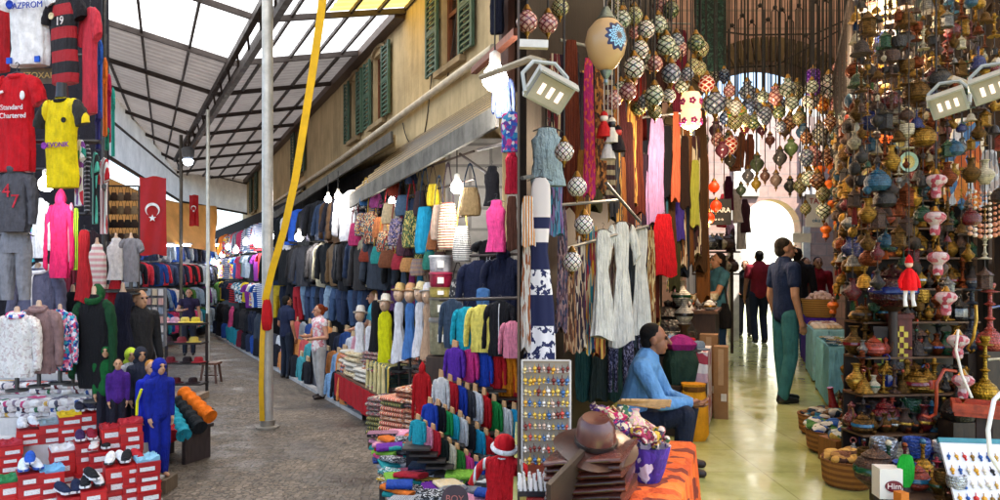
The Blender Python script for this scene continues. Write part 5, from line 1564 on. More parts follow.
for t in (.04, .96):
    for o in (.1, .8):
        part('leg', MB().beam(A0.lerp(A1, t) + dv * o, A0.lerp(A1, t) + dv * o + up, .05).mesh('leg', False), wood('#5a4030'), tb)
def cloth_pile(base, n, w, d, rz, mats, where, hh=.07):
    for i in range(n):
        m = random.choice(mats)
        solo('folded_textile', foldm(i % 4), m[0], '%s textile, %s in the pile %s' % (m[1], ORD[i], where), 'textile', base + Vector((random.uniform(-.015, .015), random.uniform(-.015, .015), i * hh + .002)), (0, 0, rz + R(random.uniform(-5, 5))), (w, d, hh * .97), 'folded textiles in piles')
cr_ = (textp[1], 'cream'); wh_ = (fab('#e0d8c8'), 'off white'); rdp = (textp[0], 'red patterned'); orp = (textp[4], 'orange patterned'); stp = (textp[2], 'red striped'); gsp = (textp[3], 'green striped'); pkp = (textp[5], 'pink striped'); blp = (textp[6], 'blue and red patterned')
def tpt(t, o, z=.565): return A0.lerp(A1, t) + dv * o + Vector((0, 0, z))
cloth_pile(tpt(.10, .25), 5, .42, .42, R(-55), [(textp[2], 'red and white checked'), wh_], 'at the street end of the table', .075)
cloth_pile(tpt(.32, .22), 5, .48, .42, R(-55), [cr_, wh_, cr_], 'of cream cloth on the table', .08)
cloth_pile(tpt(.55, .22), 3, .48, .42, R(-55), [pkp, wh_], 'in front of the upright bolts', .07)
cloth_pile(tpt(.86, .28), 6, .52, .5, R(-55), [gsp, gsp, blp], 'with tassels nearest the red hooded suit', .06)
cloth_pile(tpt(.30, .72), 7, .5, .4, R(-55), [orp, rdp, cr_], 'behind the cream cloth', .075)
cloth_pile(tpt(.62, .78), 8, .5, .4, R(-55), [rdp, orp, blp], 'behind the upright bolts', .07)
cloth_pile(tpt(.92, .82), 9, .5, .4, R(-55), [blp, rdp, stp], 'at the back right of the table', .07)
for i, (t, c, lb) in enumerate([(.44, textp[4], 'orange patterned upright bolt of cloth'), (.52, textp[5], 'pink striped upright bolt of cloth'), (.59, stripe('#d8d0c0', '#6a4068', 8, 0, .6), 'cream and mauve upright bolt of cloth'), (.67, textp[5], 'rightmost striped upright bolt leaning on the pile')]):
    solo('cloth_bolt', foldm(i % 4), c, lb, 'textile', tpt(t, .48, .60), (R(62), 0, R(-55)), (.26, .46, .10), 'upright bolts of cloth')
fr = thing('tassel_cover', 'olive striped bedspread with cream tassels hanging over the table end', 'textile', tpt(.98, .12, .565))
mb = MB(); rs = []
for k in range(17):
    u = k / 16 - .5
    d0 = Vector((A1 - A0)).normalized()
    base = d0 * (u * .9 - .25)
    o = Vector((-.87, -.49, 0))
    rs.append([base + o * (.0 + .012 * math.sin(k * 2)) + Vector((0, 0, .38)), base + o * .06 + Vector((0, 0, .36)), base + o * (.07 + .02 * math.sin(k * 2)) + Vector((0, 0, .02)), base + o * (.045 + .02 * math.sin(k * 2)) + Vector((0, 0, .02))])
part('cover_cloth', mb.rings(rs).mesh('cover'), textp[3], fr)
for k in range(5):
    base = d0 * ((k / 4 - .5) * .8 - .25) + o * .10
    part('tassel', MB().tube([base + Vector((0, 0, .4)), base + Vector((0, 0, .1)), base + Vector((0, 0, -.2))], [.02, .028, .04], 8).mesh('tassel'), fab('#d8c890'), fr)
# second tier of textiles behind, on a plank counter
ctn = thing('textile_counter', 'plank counter behind the textile table carrying patterned piles', 'counter', onfloor(410, 10.2))
part('counter_body', MB().box((0, 0, .31), (1.5, .6, .62), R(-50)).mesh('counter', False), wood('#4a3426'), ctn)
z2 = .622
for i, (dx, dy) in enumerate([(-.5, .45), (-.22, .2), (.1, -.05), (.38, -.32)]):
    b_ = onfloor(410, 10.2, z2)
    cloth_pile(b_ + Vector((dx, dy, 0)), 7, .46, .40, R(-50), [rdp, orp, blp, stp], ('farthest on the plank counter', 'second on the plank counter', 'third on the plank counter', 'nearest on the plank counter')[i], .06)
pal = thing('pallet', 'low wooden pallet under the patterned piles right of the red valance', 'pallet', onfloor(410, 8.85), R(-30))
part('slats', MB().box((0, 0, .06), (.95, .5, .12)).mesh('slats', False), wood('#4a3626'), pal)
for i, (px, D, n) in enumerate([(388, 9.15, 6), (402, 8.85, 7), (418, 8.75, 9), (434, 8.6, 10)]):
    cloth_pile(onfloor(px, D, .123), n + 2, .38, .42, R(-35), [(gsp, gsp, blp), (gsp, stp, orp), (blp, rdp, orp), (rdp, blp, stp)][i], ('first', 'second', 'third', 'fourth')[i] + ' on the pallet', .062)
# red suit hanging in front of the piles
GP('hooded_suit', 'plain red hooded child suit hanging before the patterned piles', 'suit', 422, 372, 425, 14, 7.9, fab('#b01018'), kind='jacket', sleeve='long', hood=True, rotz=R(-15), hanger=False)
part('trouser_legs', trouser_mesh(0), fab('#b01018'), [o for o in bpy.data.objects if o.name.startswith('hooded_suit') and o.type == 'EMPTY'][-1], (0, 0, -.40), scale=(.38, .35, .42))

# clear storage tubs stacked against the stone wall
for i, (y0, y1, c, lid, lb) in enumerate([(317, 354, '#8a8468', '#54504a', 'large clear tub of small goods at the bottom of the stack'), (297, 317, '#7a7860', '#4a4640', 'grey green clear tub second from the bottom'), (287, 297, '#b8a458', '#8a7838', 'gold tub in the middle of the tub stack'), (272, 287, '#8a1c38', '#a02848', 'dark red tub near the top of the tub stack'), (255, 272, '#a8a8ac', '#d0d0d4', 'silver tub on top of the tub stack')]):
    D = 8.7; h = sz(y1 - y0, D); w = sz(22, D)
    t = thing('storage_tub', lb, 'tub', at(441, y1, D), R(-15), 'storage tubs in a stack')
    part('tub', MB().lathe([(.44 * w, 0), (.47 * w, .02), (.5 * w, h * .86)], 18, (0, 0, 0), 1.1, .85).mesh('tub'), plain(c, .18, 0, .6, .5, 14), t)
    part('lid', MB().lathe([(.53 * w, h * .86), (.53 * w, h * .95), (.48 * w, h - .004)], 18, (0, 0, 0), 1.1, .85).mesh('lid'), plain(lid, .3), t)
    part('price_card', MB().box((.04, -.45 * w, h * .45), (.08, .008, min(.09, h * .4))).mesh('card', False), plain('#e8e4d8', .6), t)
solo('tub_plinth', MB().box((0, 0, .6), (.34, .34, 1.19)), wood('#3a2c24'), 'dark plinth under the stack of storage tubs', 'plinth', (at(441, 354, 8.7).x, 8.7, 0))
# black bags and dark jackets by the stone wall
for (px, y0, y1, w, c, lb) in [(458, 262, 300, 18, '#24242a', 'black handbag with pale trim by the stone wall'), (470, 268, 304, 16, '#1a1a22', 'black handbag right of the trimmed one'), (456, 296, 318, 13, '#8a8078', 'small taupe handbag under the black ones')]:
    handbag(lb, at(px, y0, 8.4), sz(w, 8.4), sz(y1 - y0, 8.4), print_cloth([c, c, c, '#a09c98'], 10) if 'trim' in lb else fab(c), 'handbags by the stone wall', R(-10))
DJ = 6.9
for (px, y0, y1, w, c, kd, sl, lb, D) in [
        (478, 262, 318, 30, '#141c38', 'jacket', 'long', 'navy padded jacket hanging in front of the stone wall', 7.4), (503, 258, 322, 32, '#101630', 'jacket', 'long', 'dark navy hooded jacket beside the partition', 7.2), (491, 240, 276, 26, '#0e0e12', 'tee', 'short', 'black tee shirt with small white print by the partition', 7.5),
        (452, 300, 348, 18, '#38485c', 'jacket', 'long', 'faded denim jacket above the purple hoodie', 7.0), (467, 308, 350, 22, '#18a0b8', 'jacket', 'long', 'turquoise jacket above the pink hoodie', 6.9), (482, 306, 352, 24, '#e8d868', 'jacket', 'long', 'pale yellow jacket above the blue hoodie', 6.8), (500, 302, 356, 24, '#16161c', 'jacket', 'long', 'black jacket with white front above the red hoodie', 6.75), (512, 322, 358, 18, '#e88aa0', 'jacket', 'long', 'pink jacket beside the partition above the orange hoodie', 6.6),
        (496, 200, 252, 20, '#e84890', 'tank', None, 'bright pink vest hanging near the partition', 7.1), (492, 166, 206, 16, '#121218', 'tank', None, 'black strappy vest above the bright pink vest', 7.2), (511, 112, 152, 20, None, 'tee', None, 'blue and pink tie dyed shirt by the partition', 6.2), (512, 150, 194, 14, '#c81c38', 'tank', None, 'crimson vest under the tie dyed shirt', 6.3),
        (504, 78, 118, 16, '#1c2848', 'jacket', 'long', 'navy jacket hanging below the timber bracket', 6.6), (497, -6, 34, 14, '#14182c', 'jacket', None, 'black jacket high against the ochre wall', 7.4), (512, 196, 250, 10, '#5a3426', 'scarf', None, 'brown scarf hanging along the partition', 6.6), (483, 288, 312, 14, '#4a78b0', 'tee', None, 'mid blue shirt between navy jackets', 7.1), (460, 304, 340, 10, '#e0a090', 'tank', None, 'salmon vest beside the turquoise jacket', 7.05)]:
    m = fab(c) if c else print_cloth(['#3060c0', '#e04890', '#e8e8f0', '#40a0d0', '#7040a0'], 8)
    t = GP({'jacket': 'hanging_jacket', 'tee': 'hanging_shirt', 'tank': 'hanging_vest', 'scarf': 'hanging_scarf'}[kd], lb, {'jacket': 'jacket', 'tee': 'shirt', 'tank': 'vest', 'scarf': 'scarf'}[kd], px, y0, y1, w, D, m, kind=kd, sleeve=sl, hood='hooded' in lb, rotz=R(-12), zipc=fab('#e8e8e8') if 'white front' in lb else None, group='clothes hanging near the partition')
    if 'white print' in lb:
        k = t['_s']
        words('lettering', 'J.C', .07, fab('#c8c8d0'), t, (0, -k[1] * .13 - .006, -.2))
rl = thing('clothes_rail', 'dark steel rail reaching from the awning over the jackets', 'rail', (0, 0, 0))
for a, b in ((at(460, 154, 8.0), at(497, 180, 7.2)), (at(478, 150, 7.4), at(518, 140, 6.2)), (at(440, 300, 7.2), at(519, 298, 6.7)), (at(470, 256, 7.5), at(518, 254, 7.2))): part('rail_tube', MB().tube([a, b], .016, 8).mesh('tube'), m_steel, rl)
solo('timber_bracket', MB().beam(at(474, 71, 8.0), at(517, 32, 6.4), .07), wood('#7a4632'), 'reddish timber bracket reaching from the pipe to the partition', 'bracket')
solo('timber_post', MB().tube([at(508, 92, 7.6), at(508, -30, 7.6)], .10, 8), wood('#4a2c20'), 'brown timber post beside the end of the ochre wall', 'post')

# child hoodies on the stepped stand
hs = thing('hoodie_stand', 'dark stepped stand carrying the rows of child hoodies', 'display stand', (0, 0, 0))
hrows = [
    (6.75, 7.1, .0, 'top', [(455, 348, 380, '#58289a'), (468, 350, 382, '#d83888'), (482, 352, 386, '#2448b8'), (495, 352, 388, '#c81c28'), (506, 354, 396, '#f08a18'), (516, 362, 402, '#b81824')]),
    (6.35, 6.7, .0, 'second', [(441, 378, 412, '#e0dcd8'), (450, 382, 414, '#b81424'), (459, 386, 418, '#1c3ca8'), (467, 390, 420, '#3c3c44'), (475, 392, 426, '#dcdce0'), (484, 396, 430, '#c0141e'), (494, 402, 434, '#1a8a40'), (504, 408, 438, '#dcdcdc'), (514, 410, 442, '#1898c8')]),
    (5.95, 6.3, .0, 'third', [(430, 404, 432, '#1c40a8'), (438, 406, 434, '#14141c'), (445, 411, 438, '#1c9850'), (452, 414, 442, '#20a8c0'), (460, 418, 448, '#e0e0e0'), (468, 424, 452, '#1c1c22'), (477, 430, 462, '#1c9cc8'), (486, 436, 468, '#c41822'), (497, 438, 470, '#18181c')]),
    (5.55, 5.9, .0, 'lowest', [(418, 420, 444, '#28a8b8'), (425, 426, 450, '#e890a8'), (433, 430, 456, '#c02030'), (441, 438, 462, '#16201c'), (449, 444, 470, '#d8ccb0'), (457, 450, 478, '#2c7a30'), (466, 456, 484, '#d83888'), (476, 462, 490, '#2848b0'), (488, 468, 498, '#e04890')])]
for r, (D0, D1, z_, nm, items) in enumerate(hrows):
    for i, (px, y0, y1, c) in enumerate(items):
        D = D0 + .12
        p = at(px, y1, D)
        child_form('%s child hoodie, %s from the left in the %s row of the hoodie stand' % (cname(c), ORD[i], nm), p, sz(y1 - y0, D), sz(15.5 if r else 20, D), c, R(-22 + random.uniform(-12, 12)), 'child hoodies on the stepped stand', hood=(i + r) % 3 == 0, card=plain('#c89868', .6, vary=.15))
        if r and i % 4 == 2:
            t = [o for o in bpy.data.objects if o.type == 'EMPTY'][-1]
        part('step', MB().beam(p - Vector((.11, 0, .01)), p + Vector((.11, 0, -.01)), .3, .016).mesh('step', False), wood('#2c2420'), hs)
    a, b = at(items[0][0], items[0][2], D0 + .3), at(items[-1][0], items[-1][2], D0 + .3)
    mb = MB(); mb.rings([[a + Vector((-.1, 0, -.02)), b + Vector((.1, 0, -.02)), b + Vector((.1, .04, -.02)), a + Vector((-.1, .04, -.02))], [Vector((p.x, p.y, .002)) for p in (a + Vector((-.1, 0, 0)), b + Vector((.1, 0, 0)), b + Vector((.1, .04, 0)), a + Vector((-.1, .04, 0)))]])
    part('riser', mb.mesh('riser', False), fab('#1c1a20'), hs)
# folded shirts on the low table
ft = thing('folded_shirt_table', 'low table spread with folded shirts beside the cobbles', 'table', (0, 0, 0))
TL, TR, BR, BL = at(378, 446, 6.75), at(470, 446, 6.75), at(520, 515, 5.0), at(396, 515, 5.0)
mb = MB(); mb.rings([[TL, TR, BR, BL], [p - Vector((0, 0, .05)) for p in (TL, TR, BR, BL)]])
part('table_top', mb.mesh('top', False), wood('#3a2c26'), ft)
mb = MB(); mb.beam(TL - Vector((0, 0, .03)), BL - Vector((0, 0, .03)), .03, .10)
part('edge_cloth', mb.mesh('edge', False), stripe('#e8e8e8', '#d84070', 14, 1, .5, '#1a1a20'), ft)
for p in (TL, TR, BR, BL):
    q = p.lerp((TL + TR + BR + BL) / 4, .08)
    part('leg', MB().beam(Vector((q.x, q.y, 0)), Vector((q.x, q.y, p.z - .05)), .05).mesh('leg', False), m_steel, ft)
fc = ['#d04878', '#f0c020', '#1c1c22', '#2850b0', '#e8e4e0', '#28a0a0', '#c82838', '#48484e', '#e87828', '#88c040', '#8a8a92', '#f0a0b8', '#203048', '#70289a']
nl = 8
for j in range(nl):
    for i in range(7):
        u = (i + .5) / 7; v = (j + .5) / nl
        p = TL.lerp(TR, u).lerp(BL.lerp(BR, u), v)
        px = 500 + p.x / p.y * F
        if px > 498 - 0.0 * v: continue
        for k in range(4 if j < 3 else 2 if (i + j) % 3 else 3):
            c = random.choice(fc)
            m = fab(c) if random.random() < .6 else random.choice([stripe(c, '#e8e8e8', 16, 0, .5), stripe('#1c1c22', c, 12, 1, .6), print_cloth([c, '#e8e8e8', c, '#1c1c22'], 14)])
            solo('folded_shirt', foldm((i + j + k) % 4), m, '%s folded shirt, %s layer, %s row from the back, %s from the left' % (cname(c), ('lower', 'middle', 'upper', 'top')[k], ORD[j], ORD[i]), 'folded shirt', p + Vector((random.uniform(-.02, .02), random.uniform(-.02, .02), .004 + k * .042)), (R(random.uniform(-7, 7)), R(random.uniform(-7, 7)), R(-30 + random.uniform(-45, 45))), (random.uniform(.18, .29), random.uniform(.13, .2), .042), 'folded shirts on the low table')
# red suit with white trim, and round sign
t = thing('trimmed_suit', 'red child suit with white trimmed hat hanging beside the partition', 'suit', at(503, 456, 4.75), R(-14))
k = sz(34, 4.75) / .58; h = sz(48, 4.75)
part('jacket', body_mesh('jacket', 1), fab('#c81420'), t, scale=(k, k, h))
for s in (1, -1): part('sleeve', sleeve_mesh('spread', 1), stripe('#c81420', '#e8e8e8', 6, 0, .75), t, scale=(k * s, k, h))
part('collar', collar_mesh(), fab('#e8e8e8'), t, scale=(k, k, h))
part('hat', MB().ball((0, 0, 0), .075, 14, 9, (1, .9, .9)).mesh('hat'), fab('#c81420'), t, (.01, 0, .085))
part('hat_trim', MB().tube([(.08 * math.cos(a), .072 * math.sin(a), 0) for a in [2 * PI * k_ / 18 for k_ in range(19)]], .017, 8).mesh('trim'), fab('#ececec'), t, (.01, 0, .055), rot=(R(14), R(10), 0))
s = solo('round_sign', MB().lathe([(.095, 0), (.095, .012)], 24), plain('#3a1416', .4), 'round dark red sign with pale letters among the folded shirts', 'sign', at(455, 499, 4.9), (R(75), 0, R(-6)))
words('lettering', 'BOY', .065, plain('#c06858', .5), s, (0, 0, .016), (0, 0, 0))

# lamps on the street side
def bulb(label, px, y, D, r=.055, power=0.0, cord=.6, strength=14, group='bare bulbs along the street'):
    t = thing('light_bulb', label, 'bulb', at(px, y, D), 0, group)
    part('globe', cached('bulb', lambda: MB().lathe([(0.0, -1.0), (.55, -.92), (.92, -.5), (1.0, 0), (.8, .55), (.45, .95), (.4, 1.15)], 14)), glow('#fff8f0', strength), t, scale=r)
    part('socket', cached('socket', lambda: MB().lathe([(.42, 1.1), (.45, 1.2), (.42, 1.9), (.15, 2.1)], 10)), plain('#e0dcd4', .4), t, scale=r)
    part('cord', MB().tube([(0, 0, r * 2), (0, 0, r * 2 + cord)], .008, 5).mesh('cord'), plain('#1c1a18', .6), t)
    if power:
        l = bpy.data.lights.new('bulb_light', 'POINT'); l.energy = power; l.color = (1, .95, .88); l.shadow_soft_size = r * 1.1
        o = bpy.data.objects.new('bulb_light', l); COL.objects.link(o); o.parent = t; o.location = (0, 0, -r * 1.6)
bulb('large bright bulb below the pipe beside the partition', 495, 78, 6.5, .12, 34, .9)
bulb('bright bulb among the hanging bags', 457, 187, 8.1, .075, 22, .5)
bulb('left one of two bulbs under the upper awning', 328, 199, 12.2, .06, 5, .3)
bulb('right one of two bulbs under the upper awning', 338, 196, 11.9, .06, 0, .3)
bulb('bulb behind the small cream cloth bag', 392, 201, 10.4, .055, 5, .3)
bulb('bulb under the yellow shirt at the left stall', 46, 184, 6.8, .07, 4, .3)
bulb('low bulb between grey trousers and tie dyed vest', 34, 205, 7.6, .05, 0, .3)
for i, (px, y, D) in enumerate([(299, 237, 14.2), (270, 236, 15.5), (246, 242, 19.5), (236, 250, 21), (228, 247, 23), (222, 255, 25), (214, 262, 26)]):
    bulb('%s small bulb from the thick pole along the far stalls' % ORD[i], px, y, D, .085, 14 if i % 2 == 0 else 0, .3)
fl = thing('street_lamp', 'bracket lamp hanging at the far end of the roof beam', 'lamp', at(188, 160, 20))
part('lamp_head', MB().lathe([(.10, 0), (.16, .1), (.18, .3), (.12, .36)], 12).mesh('head'), plain('#6a7078', .4), fl)
part('lamp_glass', MB().lathe([(.02, -.16), (.11, -.12), (.14, 0)], 12).mesh('glass'), glow('#e8f2ff', 6), fl)
part('bracket', MB().tube([(0, 0, .36), (0, .1, .7), (-.3, .6, .95)], .03, 8).mesh('bracket'), m_steel, fl)

# the far left stalls under the pale tarpaulin
fs = thing('far_stall', 'far stall with white shelves at the end of the street', 'stall', (0, 0, 0))
mb = MB()
pa, pb = onfloor(118, 19), onfloor(212, 27.5)
for z in (1.0, 1.9, 2.75): mb.beam(pa + Vector((0, 0, z)), pb + Vector((0, 0, z)), .25, .05)
part('shelves', mb.mesh('shelf', False), plain('#c8c4c0', .6), fs)
part('back_panel', MB().beam(pa + Vector((-.3, .05, 1.7)), pb + Vector((-.3, .05, 1.7)), .05, 3.4).mesh('back', False), plain('#8a8c98', .7, vary=.5, scale=2), fs)
nr = [('#1c2438', '#2850a0', '#3a4868', '#a0b0c0', '#c83040', '#26304a', '#e8e8e8', '#1a1c24')]
for r, (z, n) in enumerate(((3.3, 18), (2.55, 18), (1.75, 18), (1.0, 16))):
    for i in range(n):
        p = pa.lerp(pb, (i + .5) / n); c = random.choice(nr[0] if r < 2 else mixed)
        small('hanging_shirt', '%s shirt at the far stall, %s from the left in the %s row' % (cname(c), ORD[i], ('top', 'second', 'third', 'lowest')[r]), 'shirt', p + Vector((.2, -.02, z)), .68, .5, fab(c), 'jacket', R(random.uniform(30, 75)), 'long', 'shirts on the far stall')
for i, (px, D) in enumerate([(150, 20), (170, 22), (200, 25)]):
    t = thing('tube_lamp', '%s bright fluorescent tube from the left over the far stall' % ORD[i], 'lamp', at(px, 245, D), R(30), 'fluorescent tubes over the far stall')
    part('tube', MB().tube([(-.6, 0, 0), (.6, 0, 0)], .03, 8).mesh('tube'), glow('#f4f8ff', 10), t)
    part('holder', MB().box((0, 0, .05), (1.3, .08, .05)).mesh('holder', False), plain('#e0e0e0', .5), t)

# people in the street
rust, wskin, tskin = '#7a3418', '#c08a6c', '#a87050'
person('person', 'woman in a pink and white top and pale trousers standing by the tiered platform', 'person', onfloor(319, 12.5), R(-50), 1.68,
       {'Lel': (.27, .02, 1.15), 'Lwr': (.12, -.22, 1.12), 'Rel': (-.26, .03, 1.15), 'Rwr': (-.10, -.24, 1.16), 'Ran': (-.11, .10, .085), 'Rkn': (-.10, .02, .5)}, wskin, rust,
       print_cloth(['#e8dcdc', '#e0a0a8', '#e8e0e0', '#d8808c', '#f0ecec'], 18), fab('#b8b4b0'), '#2a1c18', sleeve=.15, hair='bun', female=True, yaw=R(-15))
person('person', 'man in navy shirt and dark jeans behind the thick steel pole', 'person', onfloor(287, 15.0), R(140), 1.76, {'Lwr': (.22, -.14, .95)}, tskin, '#16120e', fab('#1c2440'), fab('#1c2434'), sleeve=.5, girth=1.05)
person('person', 'seller in a turquoise shirt standing behind the white gowns', 'person', onfloor(374, 11.6, .25), R(-80), 1.70, {'Lel': (.22, -.12, 1.18), 'Lwr': (.12, -.35, 1.10)}, wskin, '#b08858', fab('#4ab0c8'), fab('#2c3444'), sleeve=.5)
person('person', 'person in a dark purple top among the goods at the far left stall', 'person', onfloor(189, 17.5, .2), R(20), 1.66, {'Rel': (-.27, -.08, 1.18), 'Rwr': (-.1, -.3, 1.2)}, wskin, '#2a1c14', fab('#2c2440'), fab('#202430'), sleeve=.3, hair='long', female=True)

# ================================================================== THE COVERED HALL
def bands(stops, key):
    """cloth dyed in bands down its length"""
    k = ('bands', key)
    if k in MATS: return MATS[k]
    m, nt, p = base_mat('banded cloth')
    v = coords(nt)
    s = nt.nodes.new('ShaderNodeSeparateXYZ'); nt.links.new(v, s.inputs[0])
    ng = _n(nt, 'ShaderNodeMath', operation='MULTIPLY'); nt.links.new(s.outputs[2], ng.inputs[0]); ng.inputs[1].default_value = -1.0
    base = ramp(nt, ng.outputs[0], [(a, lin(b)) for a, b, f in stops], 'CONSTANT')
    fl_ = ramp(nt, ng.outputs[0], [(a, (f, f, f, 1)) for a, b, f in stops], 'CONSTANT')
    n = noise_out(nt, coords(nt, 'Object', (1, 1, 3.2)), 7, 3, .6)
    pr = ramp(nt, n, [(0, (0, 0, 0, 1)), (.52, (1, 1, 1, 1))], 'CONSTANT')
    ink = mixc(nt, pr, base, lin('#1c2450'))
    c = mixc(nt, fl_, base, ink)
    nt.links.new(c, p.inputs['Base Color'])
    p.inputs['Roughness'].default_value = .85
    MATS[k] = m
    return m
HG = 'garments hanging on the left of the hall'
def HX(name, label, cat, px, y0, y1, w, D, m, kind='scarf', sleeve=None, rz=10, **kw):
    return GP(name, label, cat, px, y0, y1, w, D, m, kind=kind, sleeve=sleeve, rotz=R(rz), group=HG, **kw)
HX('long_dress', 'long white dress with navy bands and leaf print beside the partition', 'dress', 540, 178, 372, 30, 3.9,
   bands([(0, '#d8d0cc', 0), (.20, '#141c44', 0), (.26, '#e0d8d4', 0), (.33, '#141c44', 0), (.47, '#e4e2e4', 1), (.60, '#141c44', 0), (.76, '#e4e2e4', 1)], 'dress'), 'dress', None, 0, depth=.7)
HX('shirt', 'silvery blue sleeveless shirt hung above the banded dress', 'shirt', 548, 128, 186, 34, 4.1, fab('#9ab0b8'), 'tank', None, 5)
HX('striped_scarf', 'orange and white striped scarf at the edge of the partition', 'scarf', 528, 196, 246, 12, 3.7, stripe('#e08a20', '#ece8e0', 5, 0, .5), 'scarf')
HX('scarf', 'white and rust printed scarf under the orange striped one', 'scarf', 526, 246, 350, 9, 3.75, print_cloth(['#d8d0c8', '#a0582c', '#e0dcd4'], 7), 'scarf')
sc_list = [ # px, y0, y1, w, D, material, label
    (572, 40, 210, 15, 5.0, fab('#6a2c18'), 'long rust brown scarf behind the beige globe lamp'), (589, 58, 196, 10, 4.9, print_cloth(['#b81468', '#d02060', '#e06038', '#b81468'], 5, stretch=(1, 1, 5)), 'magenta scarf with orange dots'), (600, 52, 190, 10, 5.0, print_cloth(['#6a3a18', '#a06028', '#3a2010', '#c88038'], 5, stretch=(1, 1, 5)), 'brown and amber dotted scarf right of the magenta one'),
    (610, 60, 200, 9, 5.2, stripe('#3a1c20', '#a89878', 14, 2, .5), 'dark checked scarf right of the amber dotted one'), (581, 150, 240, 9, 4.9, fab('#8a5a20'), 'ochre scarf between the white lozenge lamps'), (562, 205, 330, 10, 4.7, print_cloth(['#3a2430', '#7a5a68', '#2c3c58', '#a08080'], 9, stretch=(1, 1, 2)), 'grey mauve printed scarf beside the banded dress'),
    (556, 165, 235, 14, 4.3, print_cloth(['#6a88a8', '#8a68a0', '#3888a8', '#384058'], 9, stretch=(1, 1, .5)), 'blue and mauve crumpled scarf under the silvery shirt'),
    (570, 262, 352, 12, 4.8, print_cloth(['#58301c', '#8a5a38', '#2a1a18', '#a88868'], 8), 'brown printed scarf above the jewellery rack'), (581, 236, 350, 11, 4.9, print_cloth(['#201828', '#d8c8b0', '#402038', '#b89878'], 7), 'black and cream paisley scarf'), (590, 225, 352, 11, 5.0, print_cloth(['#2890a0', '#d8a020', '#a82838', '#1c4878', '#e0d0a0'], 8, stretch=(1, 1, .6)), 'turquoise gold and crimson printed scarf'),
    (599, 240, 356, 11, 5.1, print_cloth(['#d86820', '#8a2418', '#e8c060', '#5a1818'], 8, stretch=(1, 1, .6)), 'orange flame printed scarf beside the white trousers'),
    (633, 150, 192, 20, 6.8, fab('#141216'), 'black shawl behind the hanging puppets'), (656, 118, 225, 18, 6.6, fab('#b088b8'), 'long lilac scarf in the middle of the scarf row'), (667, 126, 196, 11, 6.8, fab('#16141c'), 'black scarf right of the lilac one'), (676, 112, 200, 9, 6.8, fab('#d06848'), 'coral scarf beside the lit pink lamp'),
    (685, 136, 208, 10, 7.0, fab('#2c1a14'), 'dark brown scarf under the lit pink lamp'), (695, 160, 226, 9, 7.2, fab('#b8b848'), 'yellow green scarf at the right of the scarf row'), (702, 108, 166, 9, 7.4, fab('#586878'), 'slate blue scarf beside the grey mosaic lamp'), (664, 214, 276, 20, 6.6, fab('#b80c1c'), 'bright red cloth with a fringe below the lilac scarf'),
    (680, 190, 240, 9, 7.0, fab('#40308a'), 'violet scarf below the coral one'), (629, 184, 250, 8, 6.5, stripe('#d88828', '#204870', 5, 0, .5), 'orange and blue striped scarf left of the others'), (638, 186, 252, 8, 6.55, stripe('#28607a', '#c87828', 5, 0, .5), 'petrol and amber striped scarf'), (647, 188, 254, 8, 6.6, stripe('#c8a040', '#1c1c28', 5, 0, .5, '#2c80a0'), 'gold and black striped scarf'),
    (690, 196, 262, 9, 7.3, fab('#786850'), 'taupe scarf below the dark brown one'), (672, 232, 290, 9, 7.0, print_cloth(['#385040', '#c8b870', '#d87890', '#e0e0d0'], 9), 'floral scarf right of the red cloth'), (655, 262, 330, 10, 6.9, print_cloth(['#d0b878', '#e0d8b0', '#6a7838', '#c09040'], 9), 'sand and olive floral scarf below the red cloth'), (622, 96, 150, 10, 6.2, fab('#3a0c14'), 'deep maroon scarf under the lamp cluster'), (640, 70, 140, 12, 7.0, fab('#7a1c18'), 'brick red drape behind the lamp cluster'), (680, 30, 112, 16, 8.0, fab('#5a0c24'), 'dark crimson drape beside the green banner'), (660, 20, 100, 14, 8.0, fab('#301410'), 'near black drape behind the lamp cluster')]
for px, y0, y1, w, D, m, lb in sc_list:
    HX('scarf', lb, 'scarf', px, y0, y1, w, D, m, 'scarf', None, random.uniform(0, 25))
for px, y0, y1, w, D, c, lb in [(603, 230, 338, 24, 4.9, '#d4d4cc', 'left long white flared dress in the hall'), (622, 222, 344, 25, 5.15, '#dadad2', 'middle long white flared dress in the hall'), (641, 226, 332, 22, 5.4, '#cfcfc8', 'right long white flared dress in the hall')]:
    HX('white_dress', lb, 'dress', px, y0, y1, w, D, fab(c), 'dress', 'short' if 'middle' in lb else None, 20, depth=.6)
for i, (px, y0, y1, w, D, m) in enumerate([(612, 236, 350, 8, 5.3, print_cloth(['#3a2a30', '#a89880', '#5a3a3c'], 9)), (632, 240, 350, 8, 5.5, fab('#3c4858')), (651, 230, 345, 8, 5.6, print_cloth(['#a06828', '#e0c890', '#683018'], 10)), (594, 226, 330, 7, 5.1, stripe('#9a2c38', '#d8b070', 9, 2, .5))]):
    HX('scarf', ('first', 'second', 'third', 'fourth')[i] + ' narrow scarf hung between the white flared dresses', 'scarf', px, y0, y1, w, D, m)
for i, (px, y0, y1, w, D) in enumerate([(613, 330, 392, 11, 5.2), (628, 336, 398, 12, 5.4), (642, 330, 390, 10, 5.6)]):
    HX('patterned_trousers', ('left', 'middle', 'right')[i] + ' pair of navy speckled trousers below the white ones', 'trousers', px, y0, y1, w, D, print_cloth(['#1c2040', '#2c2848', '#8a88a8', '#1a1c38'], 22), 'trousers', None, 20)
for i, (px, c) in enumerate([(585, '#1c4a50'), (600, '#28383c'), (618, '#1c3c3a'), (640, '#242c38')]):
    HX('shawl', ('far left', 'second', 'third', 'right')[i] + ' dark green shawl hanging low behind the seated man', 'shawl', px, 330, 400, 18, 5.9, fab(c), 'scarf', None, 15)
